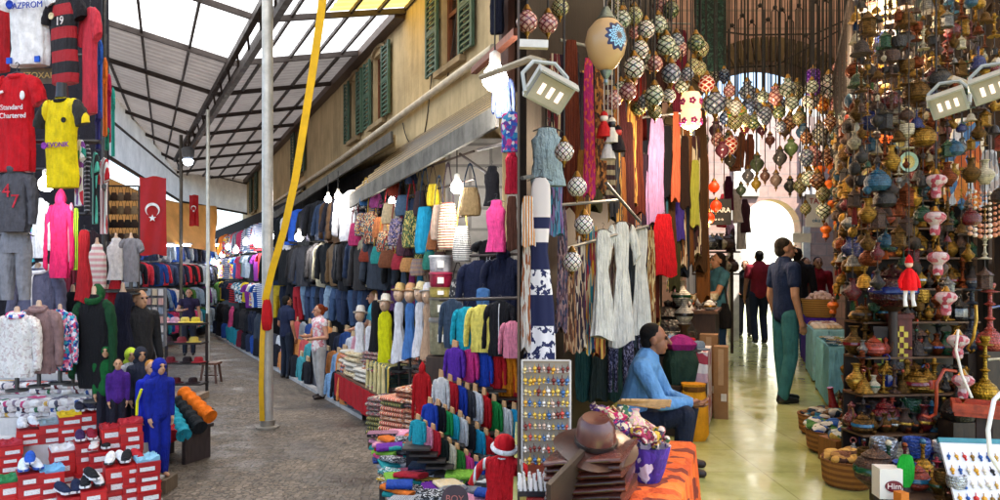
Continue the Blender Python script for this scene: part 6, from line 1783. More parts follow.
for i in range(30):
    px = 556 + 5.1 * i + random.uniform(-2, 2); top = 34 if i < 13 else 100
    y0 = top + random.uniform(0, 60); c = random.choice(['#3a1418', '#5a2418', '#2a1a2c', '#4a3018', '#1c2430', '#6a1c28', '#3c3c20', '#7a4a20', '#28203c', '#8a3058'])
    m = fab(c) if i % 3 else print_cloth([c, random.choice(['#c89848', '#d8c8a8', '#a83848', '#2c6878']), c, '#1a1416'], 9, stretch=(1, 1, .7))
    HX('scarf', '%s scarf in the rear row along the plank backing, %s from the partition' % (cname(c), ORD[i]), 'scarf', px, y0, y0 + random.uniform(90, 170), random.uniform(9, 14), 5.35 + .072 * i, m, 'scarf', None, random.uniform(-10, 35))
rl = thing('hall_rail', 'thin rails that carry the scarves on the left of the hall', 'rail', (0, 0, 0))
for q in (((522, 178, 3.9), (560, 172, 4.6)), ((560, 205, 4.6), (618, 200, 5.2)), ((606, 183, 4.9), (640, 222, 5.4)), ((560, 40, 5.0), (615, 52, 5.2)), ((622, 120, 6.4), (705, 110, 7.5)), ((622, 184, 6.4), (700, 190, 7.4)), ((560, 250, 4.7), (648, 226, 5.4)), ((632, 22, 7.5), (690, 24, 8.2))):
    part('rail_tube', MB().tube([at(*q[0]), at(*q[1])], .012, 6).mesh('rail'), plain('#8a8a88', .35, .6), rl)
bn = thing('green_banner', 'dark green patterned banner hanging before the arch wall', 'banner', at(710, -12, 8.4))
part('cloth', MB().rings([[(x, .02 * math.sin(x * 14), z) , (x, .02 * math.sin(x * 14) + .012, z), ] for x, z in ()] or [ell(0, 0, -k * .1, .19, .02, 20, .05, 5, k * .3) for k in range(11)]).mesh('banner'), print_cloth(['#0c2620', '#143830', '#0a1c1c', '#284840'], 26), bn)

# ------------------------------------------------------------------ lamps
brass = metal('#8a6a34', .35); darkbr = plain('#3a2a18', .4, .6)
def hang_lamp(label, px, y, rpx, D, mat, shape='globe', group='mosaic lamps hanging in the hall', lit=0, cord=True, cap=None, top=6.2, name='mosaic_lamp'):
    r = sz(rpx, D)
    p = at(px, y, D)
    t = thing(name, label, 'lamp', p, random.uniform(0, 6), group)
    if shape == 'globe': prof = [(.12, -1.0), (.5, -.88), (.85, -.5), (1.0, 0), (.85, .5), (.5, .88), (.36, 1.0)]
    elif shape == 'egg': prof = [(.12, -1.35), (.5, -1.1), (.85, -.55), (1.0, .1), (.88, .65), (.55, 1.05), (.4, 1.15)]
    elif shape == 'pot': prof = [(.08, -1.3), (.3, -1.05), (.8, -.55), (1.0, 0), (.85, .45), (.5, .75), (.42, .95), (.6, 1.15)]
    elif shape == 'cyl': prof = [(.5, -1.9), (.85, -1.7), (1.0, -1.2), (1.0, -.2), (.85, 0), (1.0, .2), (1.0, 1.3), (.8, 1.7), (.4, 1.8)]
    elif shape == 'tulip': prof = [(.12, -1.5), (.42, -1.35), (.5, -.9), (.42, -.35), (.62, -.1), (1.0, .25), (1.05, .6), (.8, .95), (.4, 1.1)]
    elif shape == 'gourd': prof = [(.15, -1.2), (.55, -1.0), (.6, -.6), (.45, -.25), (.85, .1), (1.0, .5), (.8, .95), (.3, 1.15)]
    part('globe', cached(('lampg', shape), lambda: MB().lathe(prof, 20)), mat, t, scale=r)
    zt = prof[-1][1]
    part('cap', cached(('lampc', shape), lambda: MB().lathe([(.42, zt - .06), (.5, zt), (.36, zt + .18), (.2, zt + .5), (.12, zt + .6)], 12)), cap or brass, t, scale=r)
    zb = prof[0][1]
    part('finial', cached(('lampf', shape), lambda: MB().lathe([(.02, zb - .62), (.1, zb - .5), (.07, zb - .34), (.2, zb - .16), (.3, zb + .05)], 10)), cap or brass, t, scale=r)
    if cord: part('cord', MB().tube([(0, 0, r * (zt + .55)), (0, 0, max(r * 2.2, top - p.z))], .006, 5).mesh('cord'), plain('#161210', .6), t)
    if lit:
        l = bpy.data.lights.new('lamp_light', 'POINT'); l.energy = lit; l.color = (1, .75, .5); l.shadow_soft_size = r
        o = bpy.data.objects.new('lamp_light', l); COL.objects.link(o); o.parent = t; o.location = (0, 0, -r * 2.6)
    return t
MW = mosaic('#ece6d8', '#2a2420', '#c8c0b0', 6); MG = mosaic('#b8c0a8', '#2c3428', '#e0e0d0', 6); MP = mosaic('#c89088', '#6a2c30', '#e0c8b8', 7); MY = mosaic('#b8b080', '#3a3420', '#687048', 8)
MB1 = mosaic('#8890a0', '#28303c', '#c8ccd0', 7); MO = mosaic('#d88030', '#7a3010', '#e8c070', 6); MR = mosaic('#b83020', '#e8d8c8', '#701810', 6); MV = mosaic('#6a30a0', '#381860', '#b080d0', 8)
def big_lamp_mat():
    m, nt, p = base_mat('painted gourd lamp')
    tc = nt.nodes.new('ShaderNodeTexCoord')
    v = nt.nodes.new('ShaderNodeVectorMath'); v.operation = 'DISTANCE'
    nt.links.new(tc.outputs['Object'], v.inputs[0]); v.inputs[1].default_value = (.62, -.76, .15)
    s = nt.nodes.new('ShaderNodeSeparateXYZ')
    sub = nt.nodes.new('ShaderNodeVectorMath'); sub.operation = 'SUBTRACT'; nt.links.new(tc.outputs['Object'], sub.inputs[0]); sub.inputs[1].default_value = (.62, -.76, .15)
    nt.links.new(sub.outputs[0], s.inputs[0])
    an = _n(nt, 'ShaderNodeMath', operation='ARCTAN2'); nt.links.new(s.outputs[2], an.inputs[0]); nt.links.new(s.outputs[0], an.inputs[1])
    mu = _n(nt, 'ShaderNodeMath', operation='MULTIPLY'); nt.links.new(an.outputs[0], mu.inputs[0]); mu.inputs[1].default_value = 12.0
    sn = _n(nt, 'ShaderNodeMath', operation='SINE'); nt.links.new(mu.outputs[0], sn.inputs[0])
    ma = _n(nt, 'ShaderNodeMath', operation='MULTIPLY_ADD'); nt.links.new(sn.outputs[0], ma.inputs[0]); ma.inputs[1].default_value = -.07; nt.links.new(v.outputs['Value'], ma.inputs[2])
    tan = lin('#b89464'); nav = lin('#14204a'); sky = lin('#8ac0d8'); brn = lin('#5a3a20')
    c = ramp(nt, ma.outputs[0], [(0, brn), (.2, sky), (.32, nav), (.38, sky), (.48, nav), (.66, tan), (1.0, tan)], 'CONSTANT')
    nt.links.new(c, p.inputs['Base Color']); p.inputs['Roughness'].default_value = .3
    return m
t = hang_lamp('large beige globe lamp with a blue sunburst painted on it', 606, 44, 21, 3.5, big_lamp_mat(), 'egg', cap=metal('#7a8a8c', .4)); t.rotation_euler.z = R(-8)
lamps = [(527, 22, 11, 3.6, MP, 'globe', 'pink mosaic globe lamp at the partition edge'), (548, 24, 10, 3.9, MP, 'globe', 'second pink mosaic globe lamp beside the floodlight'), (560, 8, 9, 4.4, MY, 'globe', 'dim yellow mosaic globe near the top of the photo'),
    (622, 20, 9, 5.0, MG, 'globe', 'green grey globe with dark lozenges right of the beige lamp'), (634, 16, 9, 5.2, MY, 'globe', 'olive globe lamp at the top of the cluster'), (646, 30, 9, 5.3, MW, 'globe', 'white and black globe in the upper cluster'), (658, 25, 9, 5.6, MG, 'globe', 'green white globe at the right of the upper cluster'), (640, 50, 9, 5.2, MW, 'globe', 'white lozenge globe in the middle of the cluster'), (666, 46, 10, 5.6, MG, 'globe', 'pale green globe with dark rings'),
    (634, 68, 11, 5.0, MW, 'globe', 'large white mosaic globe low in the cluster'), (655, 64, 8, 5.5, MP, 'globe', 'rosy globe lamp low in the cluster'), (671, 74, 10, 5.7, MB1, 'globe', 'silver grey globe low at the right of the cluster'), (654, 96, 10, 5.4, MG, 'globe', 'grey green globe above the lilac scarf'), (669, 96, 7, 5.8, MW, 'globe', 'small white globe beside the lit pink lamp'), (655, 112, 7, 5.6, MY, 'globe', 'small olive globe directly above the lilac scarf'), (628, 92, 9, 5.1, MP, 'globe', 'pinkish globe under the white mosaic globe'),
    (614, 100, 8, 4.8, MP, 'pot', 'dusky pink lamp under the beige globe lamp'), (715, 104, 11, 7.0, MB1, 'globe', 'silver grey mosaic globe before the arch'), (757, 106, 10, 8.6, MB1, 'pot', 'grey round lamp left of centre under the arch'), (776, 106, 10, 8.6, MB1, 'globe', 'blue grey patterned globe at the centre of the arch'), (797, 92, 8, 8.8, MY, 'pot', 'dim olive lamp right of the arch crown'),
    (846, 78, 10, 7.4, MR, 'globe', 'red and white zigzag globe lamp'), (829, 87, 10, 7.6, MW, 'pot', 'pale mosaic lamp beside the red zigzag globe'), (822, 104, 8, 7.8, MO, 'globe', 'amber mosaic globe under the purple lantern'), (838, 104, 9, 7.6, MP, 'globe', 'rose brown globe under the red zigzag globe'), (862, 74, 8, 7.2, MB1, 'globe', 'blue grey globe right of the red zigzag globe'), (874, 92, 9, 6.6, MP, 'pot', 'dusty rose pot lamp before the right posts'), (858, 98, 8, 7.0, MY, 'pot', 'olive pot lamp over the trinkets'), (893, 60, 10, 6.0, MP, 'globe', 'dark pink globe high above the trinkets'), (902, 96, 9, 5.8, MY, 'globe', 'olive globe high above the trinkets'), (872, 50, 9, 6.6, MO, 'pot', 'amber pot lamp high on the right'), (924, 70, 9, 5.4, MP, 'pot', 'rose pot lamp behind the right floodlight')]
for px, y, r, D, m, s, lb in lamps: hang_lamp(lb, px, y, r, D, m, s)
hang_lamp('glass lamp with an orange rim and green flower under the arch', 737, 113, 10, 7.6, mosaic('#e8b060', '#58a038', '#d87820', 5), 'globe', lit=15)
hang_lamp('lit cream lantern with magenta flowers', 691, 110, 10, 6.0, print_cloth(['#f0e0c8', '#f4ecd8', '#c82878', '#f0d8b8'], 2.2) if False else glow('#ffb088', .5), 'cyl', lit=20)
fl_ = [o for o in bpy.data.objects if o.name.startswith('mosaic_lamp') and o.type == 'EMPTY'][-1]
mb = MB(); rr_ = sz(10, 6.0)
for k in range(6):
    for zz in (-1.2, .75):
        a = 2 * PI * k / 6 + zz
        for q in range(5):
            b = 2 * PI * q / 5
            mb.ball((rr_ * 1.0 * math.cos(a) - math.sin(a) * rr_ * .22 * math.cos(b), rr_ * 1.0 * math.sin(a) + math.cos(a) * rr_ * .22 * math.cos(b), rr_ * zz + rr_ * .22 * math.sin(b)), rr_ * .15, 8, 6)
part('flower_pattern', mb.mesh('flowers'), plain('#a01868', .3), fl_)
hang_lamp('purple cylinder lantern right of the arch crown', 813, 82, 7, 7.4, MV, 'cyl')
hang_lamp('bright pale yellow glass lamp at the top edge of the photo', 884, 0, 16, 5.0, glow('#f4f0b0', .35), 'globe', lit=20)
hang_lamp('glowing orange sun faced lamp above the purple fish', 886, 138, 6, 5.6, glow('#e85818', .5), 'globe')
for i, (px, y) in enumerate([(564, 152), (577, 187), (584, 225), (572, 262)]):
    hang_lamp(('topmost', 'second', 'third', 'lowest')[i] + ' white lozenge lamp on the string beside the magenta scarf', px, y, 10, 3.9 + i * .05, mosaic('#ece6dc', '#3a1c1c', '#c8b8a8', 9), 'globe', 'white lozenge lamps on a string', cord=i == 0)
for i, (px, y) in enumerate([(701, 190), (714, 187), (699, 203), (716, 206), (709, 218)]):
    hang_lamp(('upper left', 'upper right', 'middle left', 'middle right', 'lowest')[i] + ' glowing red flower lamp over the black lettered sign', px, y, 5.5, 8.0, glow('#e82c08', .55), 'globe', 'red flower lamps', lit=14 if i == 4 else 0, cord=i < 2)
tones = [MW, MG, MP, MY, MB1, MO, MR, MP, MY, mosaic('#6a7a58', '#202818', '#a8a070', 6), mosaic('#9a6a4a', '#3a1c14', '#d0a880', 6), mosaic('#4a5a78', '#181c28', '#8898b0', 6)]
tnames = ['white', 'green grey', 'rosy', 'olive', 'silver', 'amber', 'red', 'pinkish', 'dull yellow', 'moss green', 'copper brown', 'slate blue']
spots = []
for i in range(900):
    px = random.uniform(700, 868); y = random.uniform(66, 150) if px < 800 else random.uniform(60, 215)
    if 735 < px < 800 and y > 128 or 728 < px < 835 and y < 86: continue
    D = random.uniform(6.6, 9.2) if px < 820 else random.uniform(6.8, 8.2)
    if all(abs(px - a) > 7.5 or abs(y - b) > 13 for a, b in spots): spots.append((px, y))
    else: continue
    q = random.randrange(12)
    hang_lamp('%s lamp in the crowd hung before the arch, %s in that crowd' % (tnames[q], ORD[len(spots) - 1] if len(spots) < 68 else 'last'), px, y, random.uniform(5.5, 8.5), D, tones[q], random.choice(['globe', 'pot', 'egg', 'globe']), 'lamps crowded before the arch')
    if len(spots) >= 66: break
for i in range(26):
    px = 612 + 3.6 * i + random.uniform(-2, 2); y = random.uniform(-2, 112); q = random.choice([0, 1, 1, 2, 3, 4, 7, 8, 9])
    hang_lamp('%s lamp in the rear of the left cluster, %s from its left' % (tnames[q], ORD[i]), px, y, random.uniform(6.5, 9), random.uniform(5.9, 6.5), tones[q], 'globe', 'lamps in the rear of the left cluster')
pots = [(800, 116, 6, '#386848'), (803, 132, 7, '#40607c'), (791, 148, 7, '#789060'), (780, 158, 7, '#4a4848'), (790, 186, 6, '#383838'), (804, 182, 6, '#2c3038'), (776, 180, 6, '#685850'), (765, 176, 5, '#5a4038'), (757, 164, 7, '#58644c'), (748, 176, 6, '#4c4c50'), (756, 184, 5, '#806820'), (768, 112, 5, '#8a5a30'), (812, 150, 6, '#384858'), (826, 140, 7, '#3c3028'), (745, 128, 5, '#7a3838'), (730, 160, 6, '#484038'), (722, 150, 7, '#5c2c38'), (716, 130, 7, '#6a4858'), (728, 140, 6, '#3c4438'), (840, 130, 7, '#2c241c'), (785, 130, 6, '#504038'), (770, 140, 5, '#7a5048'), (762, 130, 5, '#58303c'), (818, 165, 5, '#7a4028'), (741, 190, 5, '#4a5848'), (853, 122, 7, '#50402c')]
for i, (px, y, r, h) in enumerate(pots):
    hang_lamp('dark glass pot lamp, %s, on a long wire before the arch, %s listed from the crown' % (cname(h), ORD[i]) if False else '%s glass pot lamp on a wire, %s from the top of the arch' % (cname(h), ORD[sorted(range(len(pots)), key=lambda q: pots[q][1]).index(i)]), px, y, r, random.uniform(8.4, 9.4), plain(h, .15, 0, .7, .4, 8), 'pot', 'dark glass pot lamps before the arch', name='pot_lamp')
for i, (px, y0, D) in enumerate([(760, 10, 9.2), (775, 12, 9.2), (782, 14, 9.2), (799, 10, 9.3), (815, 6, 9.3), (826, 4, 9.3), (742, 20, 9.2), (732, 30, 9.2), (806, 40, 9.0), (790, 22, 9.0), (768, 24, 9.1), (752, 26, 9.1)]):
    w = at(px, y0, D)
    solo('hanging_wire', MB().tube([(-.05, 0, -1.1), (-.045, 0, 0), (0, 0, .06), (.045, 0, 0), (.05, 0, -1.1)], .008, 5).tube([(0, 0, .06), (0, 0, 6.2 - w.z)], .006, 5).ball((0, 0, .06), .03, 8, 6), plain('#1c1614', .6), 'looped black lamp wire before the pink wall, %s hung' % ORD[i], 'wire', w, group='looped wires before the pink wall')
# festoon cables
for i, pts in enumerate([[(726, 32, 9.4), (770, 38, 9.3), (815, 34, 9.2), (850, 18, 9)], [(690, 60, 9), (730, 76, 9.3), (775, 66, 9.4), (840, 30, 9.2)]]):
    P = [at(*q) for q in pts]
    solo('slung_cable', MB().tube([P[0].lerp(P[1], .5) if k == 1 else P[min(k, 3)] for k in (0, 1, 1, 2, 3)], .012, 6), plain('#241a14', .6), ('upper', 'lower')[i] + ' dark cable slung across the arch wall', 'cable', group='slung cables')

# floodlights
def floodlight(label, px, y, D, rz, tilt, power, s=1.0, roll=0.0):
    t = thing('floodlight', label, 'floodlight', at(px, y, D), R(rz), 'floodlights on brackets')
    h = part('housing', MB().rings([[(-.11 * s, -.0, -.085 * s), (.11 * s, 0, -.085 * s), (.11 * s, 0, .085 * s), (-.11 * s, 0, .085 * s)], [(-.11 * s, .05 * s, -.085 * s), (.11 * s, .05 * s, -.085 * s), (.11 * s, .05 * s, .085 * s), (-.11 * s, .05 * s, .085 * s)], [(-.07 * s, .13 * s, -.05 * s), (.07 * s, .13 * s, -.05 * s), (.07 * s, .13 * s, .05 * s), (-.07 * s, .13 * s, .05 * s)]]).mesh('housing', False), plain('#9a9e98', .4, vary=.1), t, rot=(R(tilt), R(roll), 0))
    part('glass', MB().box((0, -.006, 0), (.19 * s, .01, .14 * s)).mesh('glass', False), plain('#9a948c', .2), h)
    mb = MB()
    for k in range(3): mb.box(((-.05 + .05 * k) * s, -.013, 0), (.022 * s, .004, .06 * s))
    part('reflector', mb.mesh('reflector', False), glow('#ffe0c4', .4), h)
    part('visor', MB().box((0, -.02 * s, .09 * s), (.22 * s, .06 * s, .008)).mesh('visor', False), plain('#a0a49e', .4), h)
    part('bracket', MB().tube([(-.12 * s, .03, 0), (-.125 * s, .05, .10 * s), (-.06 * s, .06, .17 * s), (.06 * s, .06, .17 * s), (.125 * s, .05, .10 * s), (.12 * s, .03, 0)], .009, 6).mesh('bracket'), plain('#b0b4ac', .4), t)
    part('arm', MB().tube([(0, .06, .17 * s), (0, .2, .24 * s), (0, .9, .3)], .016, 6).mesh('arm'), plain('#8a7a58', .5), t)
    if power:
        l = bpy.data.lights.new('flood', 'SPOT'); l.energy = power; l.spot_size = R(110); l.spot_blend = .6; l.color = (1, .9, .76); l.shadow_soft_size = .06
        o = bpy.data.objects.new('flood', l); COL.objects.link(o); o.parent = h; o.location = (0, -.05, 0); o.rotation_euler = (R(-90), 0, 0)
    return t
floodlight('white floodlight hanging beside the partition under a white arm', 550, 92, 2.9, 20, 42, 30, .82, 22)
floodlight('left white floodlight on the right side of the hall', 948, 104, 3.4, -38, 34, 32, .7, -14)
floodlight('right white floodlight nearest the edge of the photo', 992, 88, 3.1, -40, 34, 0, .7, -14)
solo('lamp_support', MB().beam(at(519.6, 44, 3.2), at(548, 45, 3.2), .035), plain('#d8d4c8', .5), 'short white arm above the left hand floodlight', 'bracket')

# ------------------------------------------------------------------ left counters, jewellery rack, leather goods
tb = thing('goods_table', 'low red topped table carrying the jewellery rack and leather goods', 'table', (0, 0, 0))
pts_ = [(.10, 2.75), (.62, 2.75), (1.02, 3.9), (.16, 3.9)]
part('table_top', MB().rings([[(x, y, 1.20) for x, y in pts_], [(x, y, 1.24) for x, y in pts_]]).mesh('top', False), plain('#7a1c18', .5), tb)
part('cloth_front', MB().rings([[(x, y - (.006 if i < 2 else -.0), 0.86) for i, (x, y) in enumerate(pts_)], [(x, y, 1.198) for x, y in pts_]]).mesh('front', False), fab('#5a1414'), tb)
jr = thing('jewellery_rack', 'clear rack hung with rows of small gold and amber earrings', 'rack', (at(546, 460, 3.4).x, 3.4, 1.242), R(-4))
jw, jh = sz(48, 3.4), sz(112, 3.4)
mb = MB()
for sx in (-1, 1): mb.tube([(sx * jw / 2, 0, 0), (sx * jw / 2, 0, jh)], .006, 6)
for k in range(10): mb.box((0, 0, .05 + (jh - .05) * k / 9), (jw, .02, .006))
part('wire_frame', mb.mesh('wire'), plain('#c8c4bc', .3), jr)
part('clear_panel', MB().box((0, .02, jh / 2 + .02), (jw, .006, jh - .05)).mesh('panel', False), plain('#a89c8a', .25), jr)
erc = [['#d8b040', '#e0c060'], ['#c85040', '#d8b8a0'], ['#e8e0d0', '#d8b040'], ['#4870a0', '#d8c080'], ['#d8a038', '#7a3028']]
em = cached('earring', lambda: MB().ball((0, 0, 0), 1, 8, 6).tube([(0, 0, .8), (0, 0, 2.2)], .18, 5).ball((0, -.1, -1.5), .62, 8, 6))
for r in range(9):
    for c in range(10):
        h = random.choice(random.choice(erc))
        solo('earring', em, plain(h, .25, .4, vary=.4), '%s earring on the clear rack, row %s, %s from the left' % (cname(h), ORD[r], ORD[c]), 'earring', jr.location + Vector((jw * (c - 4.5) / 10.4 + random.uniform(-.003, .003), -.018, jh - .04 - r * (jh - .05) / 9 + random.uniform(-.004, .004))), (0, R(random.uniform(-14, 14)), 0), random.uniform(.008, .0125), 'earrings on the clear rack')
ty = thing('peg_tray', 'dark tray full of short white pegs at the foot of the jewellery rack', 'tray', (at(544, 465, 3.15).x, 3.1, 1.242))
part('tray', MB().box((0, 0, .012), (.24, .16, .022)).mesh('tray', False), plain('#16181c', .4), ty)
mb = MB()
for i in range(11):
    for j in range(6): mb.tube([(-.11 + .022 * i + random.uniform(-.004, .004), -.065 + .026 * j, .023), (-.11 + .022 * i + random.uniform(-.006, .006), -.065 + .026 * j, .07 + random.uniform(-.01, .012))], [.008, .0045], 6)
o = part('pegs', mb.mesh('pegs'), plain('#e8e4dc', .4), ty); o['kind'] = 'stuff'
# leather hat on a stack of leather bags
lea = plain('#3c1c14', .32, 0, .6, .5, 14); lea2 = plain('#5a2c22', .28, 0, .7, .5, 10)
for i in range(7):
    w = thing('leather_bag', 'dark brown leather bag, %s from the bottom of the stack under the leather hat' % ORD[i], 'bag', (at(592, 470, 3.0).x, 3.0, 1.243 + i * .030), R(-24 + random.uniform(-4, 4)), 'leather bags in a stack', tilt=(R(6), R(-10)))
    part('bag_body', foldm(i % 4), lea if i % 2 else lea2, w, scale=(.34, .26, .031))
    part('zip', MB().tube([(-.12, -.132, .016), (.12, -.132, .016)], .003, 5).mesh('zip'), metal('#6a5430', .4), w)
ht = thing('leather_hat', 'shiny brown leather hat with a wide brim on the leather bags', 'hat', (at(596, 440, 3.0).x, 3.0, 1.475), R(20), tilt=(R(14), R(-8)))
part('crown', MB().lathe([(.085, .0), (.082, .05), (.074, .10), (.055, .125), (.02, .118), (0, .115)], 20, sx=1, sy=1.15).mesh('crown'), lea2, ht)
part('brim', MB().rings([ell(0, 0, z + 0, rx, rx * 1.15, 28, .03, 3, 1) for z, rx in ((-.022, .158), (-.014, .165), (.004, .11), (.008, .083), (-.002, .083))]).mesh('brim'), lea, ht)
part('band', MB().lathe([(.086, .008), (.090, .012), (.089, .028), (.083, .03)], 20, sx=1, sy=1.15).mesh('band'), plain('#1c0e0a', .4), ht)
solo('leather_folder', MB().box((0, 0, 0), (.02, .26, .20)), plain('#3c3028', .4), 'dark leather folder leaning at the front of the red table', 'folder', (at(566, 485, 2.85).x, 2.85, 1.34), (R(20), R(12), R(-35)))
# heap of fabric bags with orange cloth
oc = thing('orange_cloth', 'bright orange embroidered cloth draped down the front of the stall', 'cloth', (0, 0, 0))
mb = MB(); rs = []
a, b = Vector((.66, 2.80, 0)), Vector((1.07, 3.96, 0))
for k in range(49):
    p = a.lerp(b, k / 48); n = Vector((.93, -.36, 0))
    e = .035 + .012 * math.sin(k * .9) + .006 * math.sin(k * 2.3)
    rs.append([p + n * (e * 1.5) + Vector((0, 0, FZ + .01)), p + n * (e * 1.5 + .008) + Vector((0, 0, FZ + .01)), p + n * (.03 + e * .3) + Vector((0, 0, 1.24)), p + n * .01 + Vector((0, 0, 1.258)), p - n * .16 + Vector((0, 0, 1.252)), p - n * .16 + Vector((0, 0, 1.244)), p + n * .008 + Vector((0, 0, 1.246)), p + n * (.022 + e * .3) + Vector((0, 0, 1.235))])
part('cloth', mb.rings(rs).mesh('cloth'), print_cloth(['#d85818', '#e06820', '#c84c10', '#d85c18', '#7a2c18', '#e87828'], 9), oc)
heap = ['#8a2c48', '#d8a0a8', '#c8b080', '#4a2868', '#a88850', '#d0c0a0', '#c82860', '#386848', '#b07838']
for i in range(40):
    p = Vector((random.uniform(.52, .74), random.uniform(3.42, 3.8), 1.29 + .045 * (i // 10)))
    h = heap[i % 9]
    solo('fabric_bag', cached(('heapbag', i % 3), lambda i=i: MB().rings([ell(0, 0, z, .11 * q, .075 * q, 14, .12, 4, z * 30 + i) for z, q in ((0, .8), (.02, 1.0), (.07, .9), (.10, .5), (.14, .3), (.16, .42))])), print_cloth([h, '#d8c8a8', h, random.choice(heap)], 26), '%s embroidered fabric bag in the heap beside the seated man, %s from the bottom' % (cname(h), ORD[i]), 'bag', p, (R(random.uniform(-50, 50)), R(random.uniform(-50, 50)), random.uniform(0, 6)), random.uniform(.45, .75), 'fabric bags in a heap')
bk_ = thing('striped_basket', 'violet and white patterned basket full of small bright cloth pieces', 'basket', (at(641, 440, 3.4).x, 3.22, 1.32), R(10))
part('basket', MB().lathe([(.05, -.07), (.07, -.02), (.095, .08), (.10, .10), (.09, .095), (.07, .03)], 16).mesh('basket'), print_cloth(['#3c2480', '#4a2c98', '#d8d0e0', '#38207a'], 14), bk_)
mb = MB()
for k in range(22): mb.ball((random.uniform(-.08, .08), random.uniform(-.08, .08), .10 + random.uniform(0, .07)), random.uniform(.015, .03), 8, 6)
part('contents', mb.mesh('contents'), print_cloth(['#a83858', '#c8a038', '#7a2038', '#d8c0b0', '#385838', '#2c2440'], 30), bk_)
part('stand', MB().tube([(0, 0, -.06), (0, 0, -.075)], .02, 8).lathe([(.05, -.075), (.05, -.06)], 12).mesh('stand'), wood('#4a3020'), bk_)
for i in range(9):
    a = at(636 + i * 1.6, 402 + i * 1.2, 3.75)
    solo('wooden_flute', MB().tube([(-.10, 0, 0), (.12, .06, .02 + .002 * i)], .009, 7), wood('#a8824c'), 'pale wooden flute lying on the fabric bags, %s from the left' % ORD[i], 'flute', (a.x, a.y, 1.49 + .008 * (i % 3)), (0, R(12), R(-18 + 6 * (i % 3))), group='wooden flutes')

# seated man
man_base = onfloor(630, 4.95, FZ - 0.0)
sm = person('person', 'seated man in a light blue shirt with his hands together over his knees', 'person', man_base, R(70), 1.60,
       {'pelvis': (0, .02, .34), 'chest': (0, -.08, .65), 'neck': (0, -.14, .845), 'head': (0, -.195, .985),
        'Lsh': (.19, -.12, .79), 'Lel': (.235, -.25, .53), 'Lwr': (.10, -.45, .50), 'Rsh': (-.19, -.12, .79), 'Rel': (-.23, -.26, .54), 'Rwr': (-.08, -.46, .53),
        'Lhp': (.10, -.02, .33), 'Lkn': (.16, -.43, .45), 'Lan': (.14, -.38, .085), 'Rhp': (-.10, -.02, .33), 'Rkn': (-.15, -.43, .45), 'Ran': (-.13, -.40, .085)},
       '#8a5a40', '#0e0c0c', fab('#6496c8'), fab('#1a2030'), '#2a1814', longs=True, yaw=R(6), voxel=.0075, girth=.9)
s = thing('low_stool', 'low wooden stool under the seated man', 'stool', man_base + Vector((-.03, 0, 0)))
part('seat', MB().box((0, 0, .215), (.34, .34, .04)).mesh('seat', False), wood('#5a3c24'), s)
for sx in (-1, 1):
    for sy in (-1, 1): part('leg', MB().beam((sx * .14, sy * .14, 0), (sx * .12, sy * .12, .195), .04).mesh('leg', False), wood('#5a3c24'), s)
# bag and counters behind the man
yb = thing('yellow_sack', 'yellow cloth sack standing behind the knees of the seated man', 'sack', onfloor(693, 5.75, FZ))
part('sack', MB().rings([ell(0, 0, z, rx, ry, 16, .05, 5, z * 6) for z, rx, ry in ((0, .10, .09), (.05, .13, .11), (.3, .12, .10), (.42, .09, .07), (.46, .10, .08))]).mesh('sack'), fab('#d89018'), yb)
part('tie', MB().lathe([(.095, .40), (.10, .42), (.095, .44)], 12).mesh('tie'), fab('#6a4010'), yb)
pb_ = thing('purple_bag', 'dark green bag with a purple top behind the seated man', 'bag', onfloor(681, 6.0, FZ + .42))
part('bag_body', MB().rings([ell(0, 0, z, rx, ry, 16, .05, 5, z * 6) for z, rx, ry in ((0, .12, .10), (.18, .15, .12), (.27, .12, .10), (.30, .08, .07))]).mesh('sack'), fab('#20382c'), pb_)
part('top_cloth', MB().rings([ell(0, 0, z, rx, ry, 16, .09, 6, z * 9) for z, rx, ry in ((.29, .10, .08), (.34, .13, .10), (.40, .07, .06), (.42, .02, .02))]).mesh('cloth'), fab('#8a1c68'), pb_)
solo('low_chest', MB().box((0, 0, .209), (.42, .34, .418)), wood('#3c281c'), 'dark chest under the green and purple bag', 'chest', onfloor(681, 6.0, FZ + .001), (0, 0, R(-20)))
cn = thing('cloth_counter', 'counter covered with a pale pink patterned cloth behind the seated man', 'counter', onfloor(691, 6.3, FZ), R(-20))
part('counter_body', MB().box((0, .1, .33), (.3, .6, .66)).mesh('counter', False), wood('#5a4030'), cn)
part('cloth', MB().rings([[(-.16, -.22, .02), (.16, -.22, .02), (.16, .42, .02), (-.16, .42, .02)], [(-.156, -.21, .68), (.156, -.21, .68), (.156, .41, .68), (-.156, .41, .68)]]).mesh('cloth', False), print_cloth(['#d8c8c8', '#c8a0a8', '#e0d8d4', '#a83848'], 7), cn)
for i, (dx, dy, h, lb) in enumerate([(-.05, -.15, '#2a3038', 'round dark cap on the pale pink counter'), (.06, -.02, '#788898', 'blue grey cap on the pale pink counter'), (-.02, .16, '#d06828', 'orange embroidered cap on the pale pink counter'), (.07, .3, '#b82028', 'red cap at the back of the pale pink counter')]):
    solo('cap', hatm, fab(h), lb, 'cap', onfloor(691, 6.3, FZ + .683) + Vector((dx, dy, 0)), (0, 0, i), .62, 'caps on the counter')
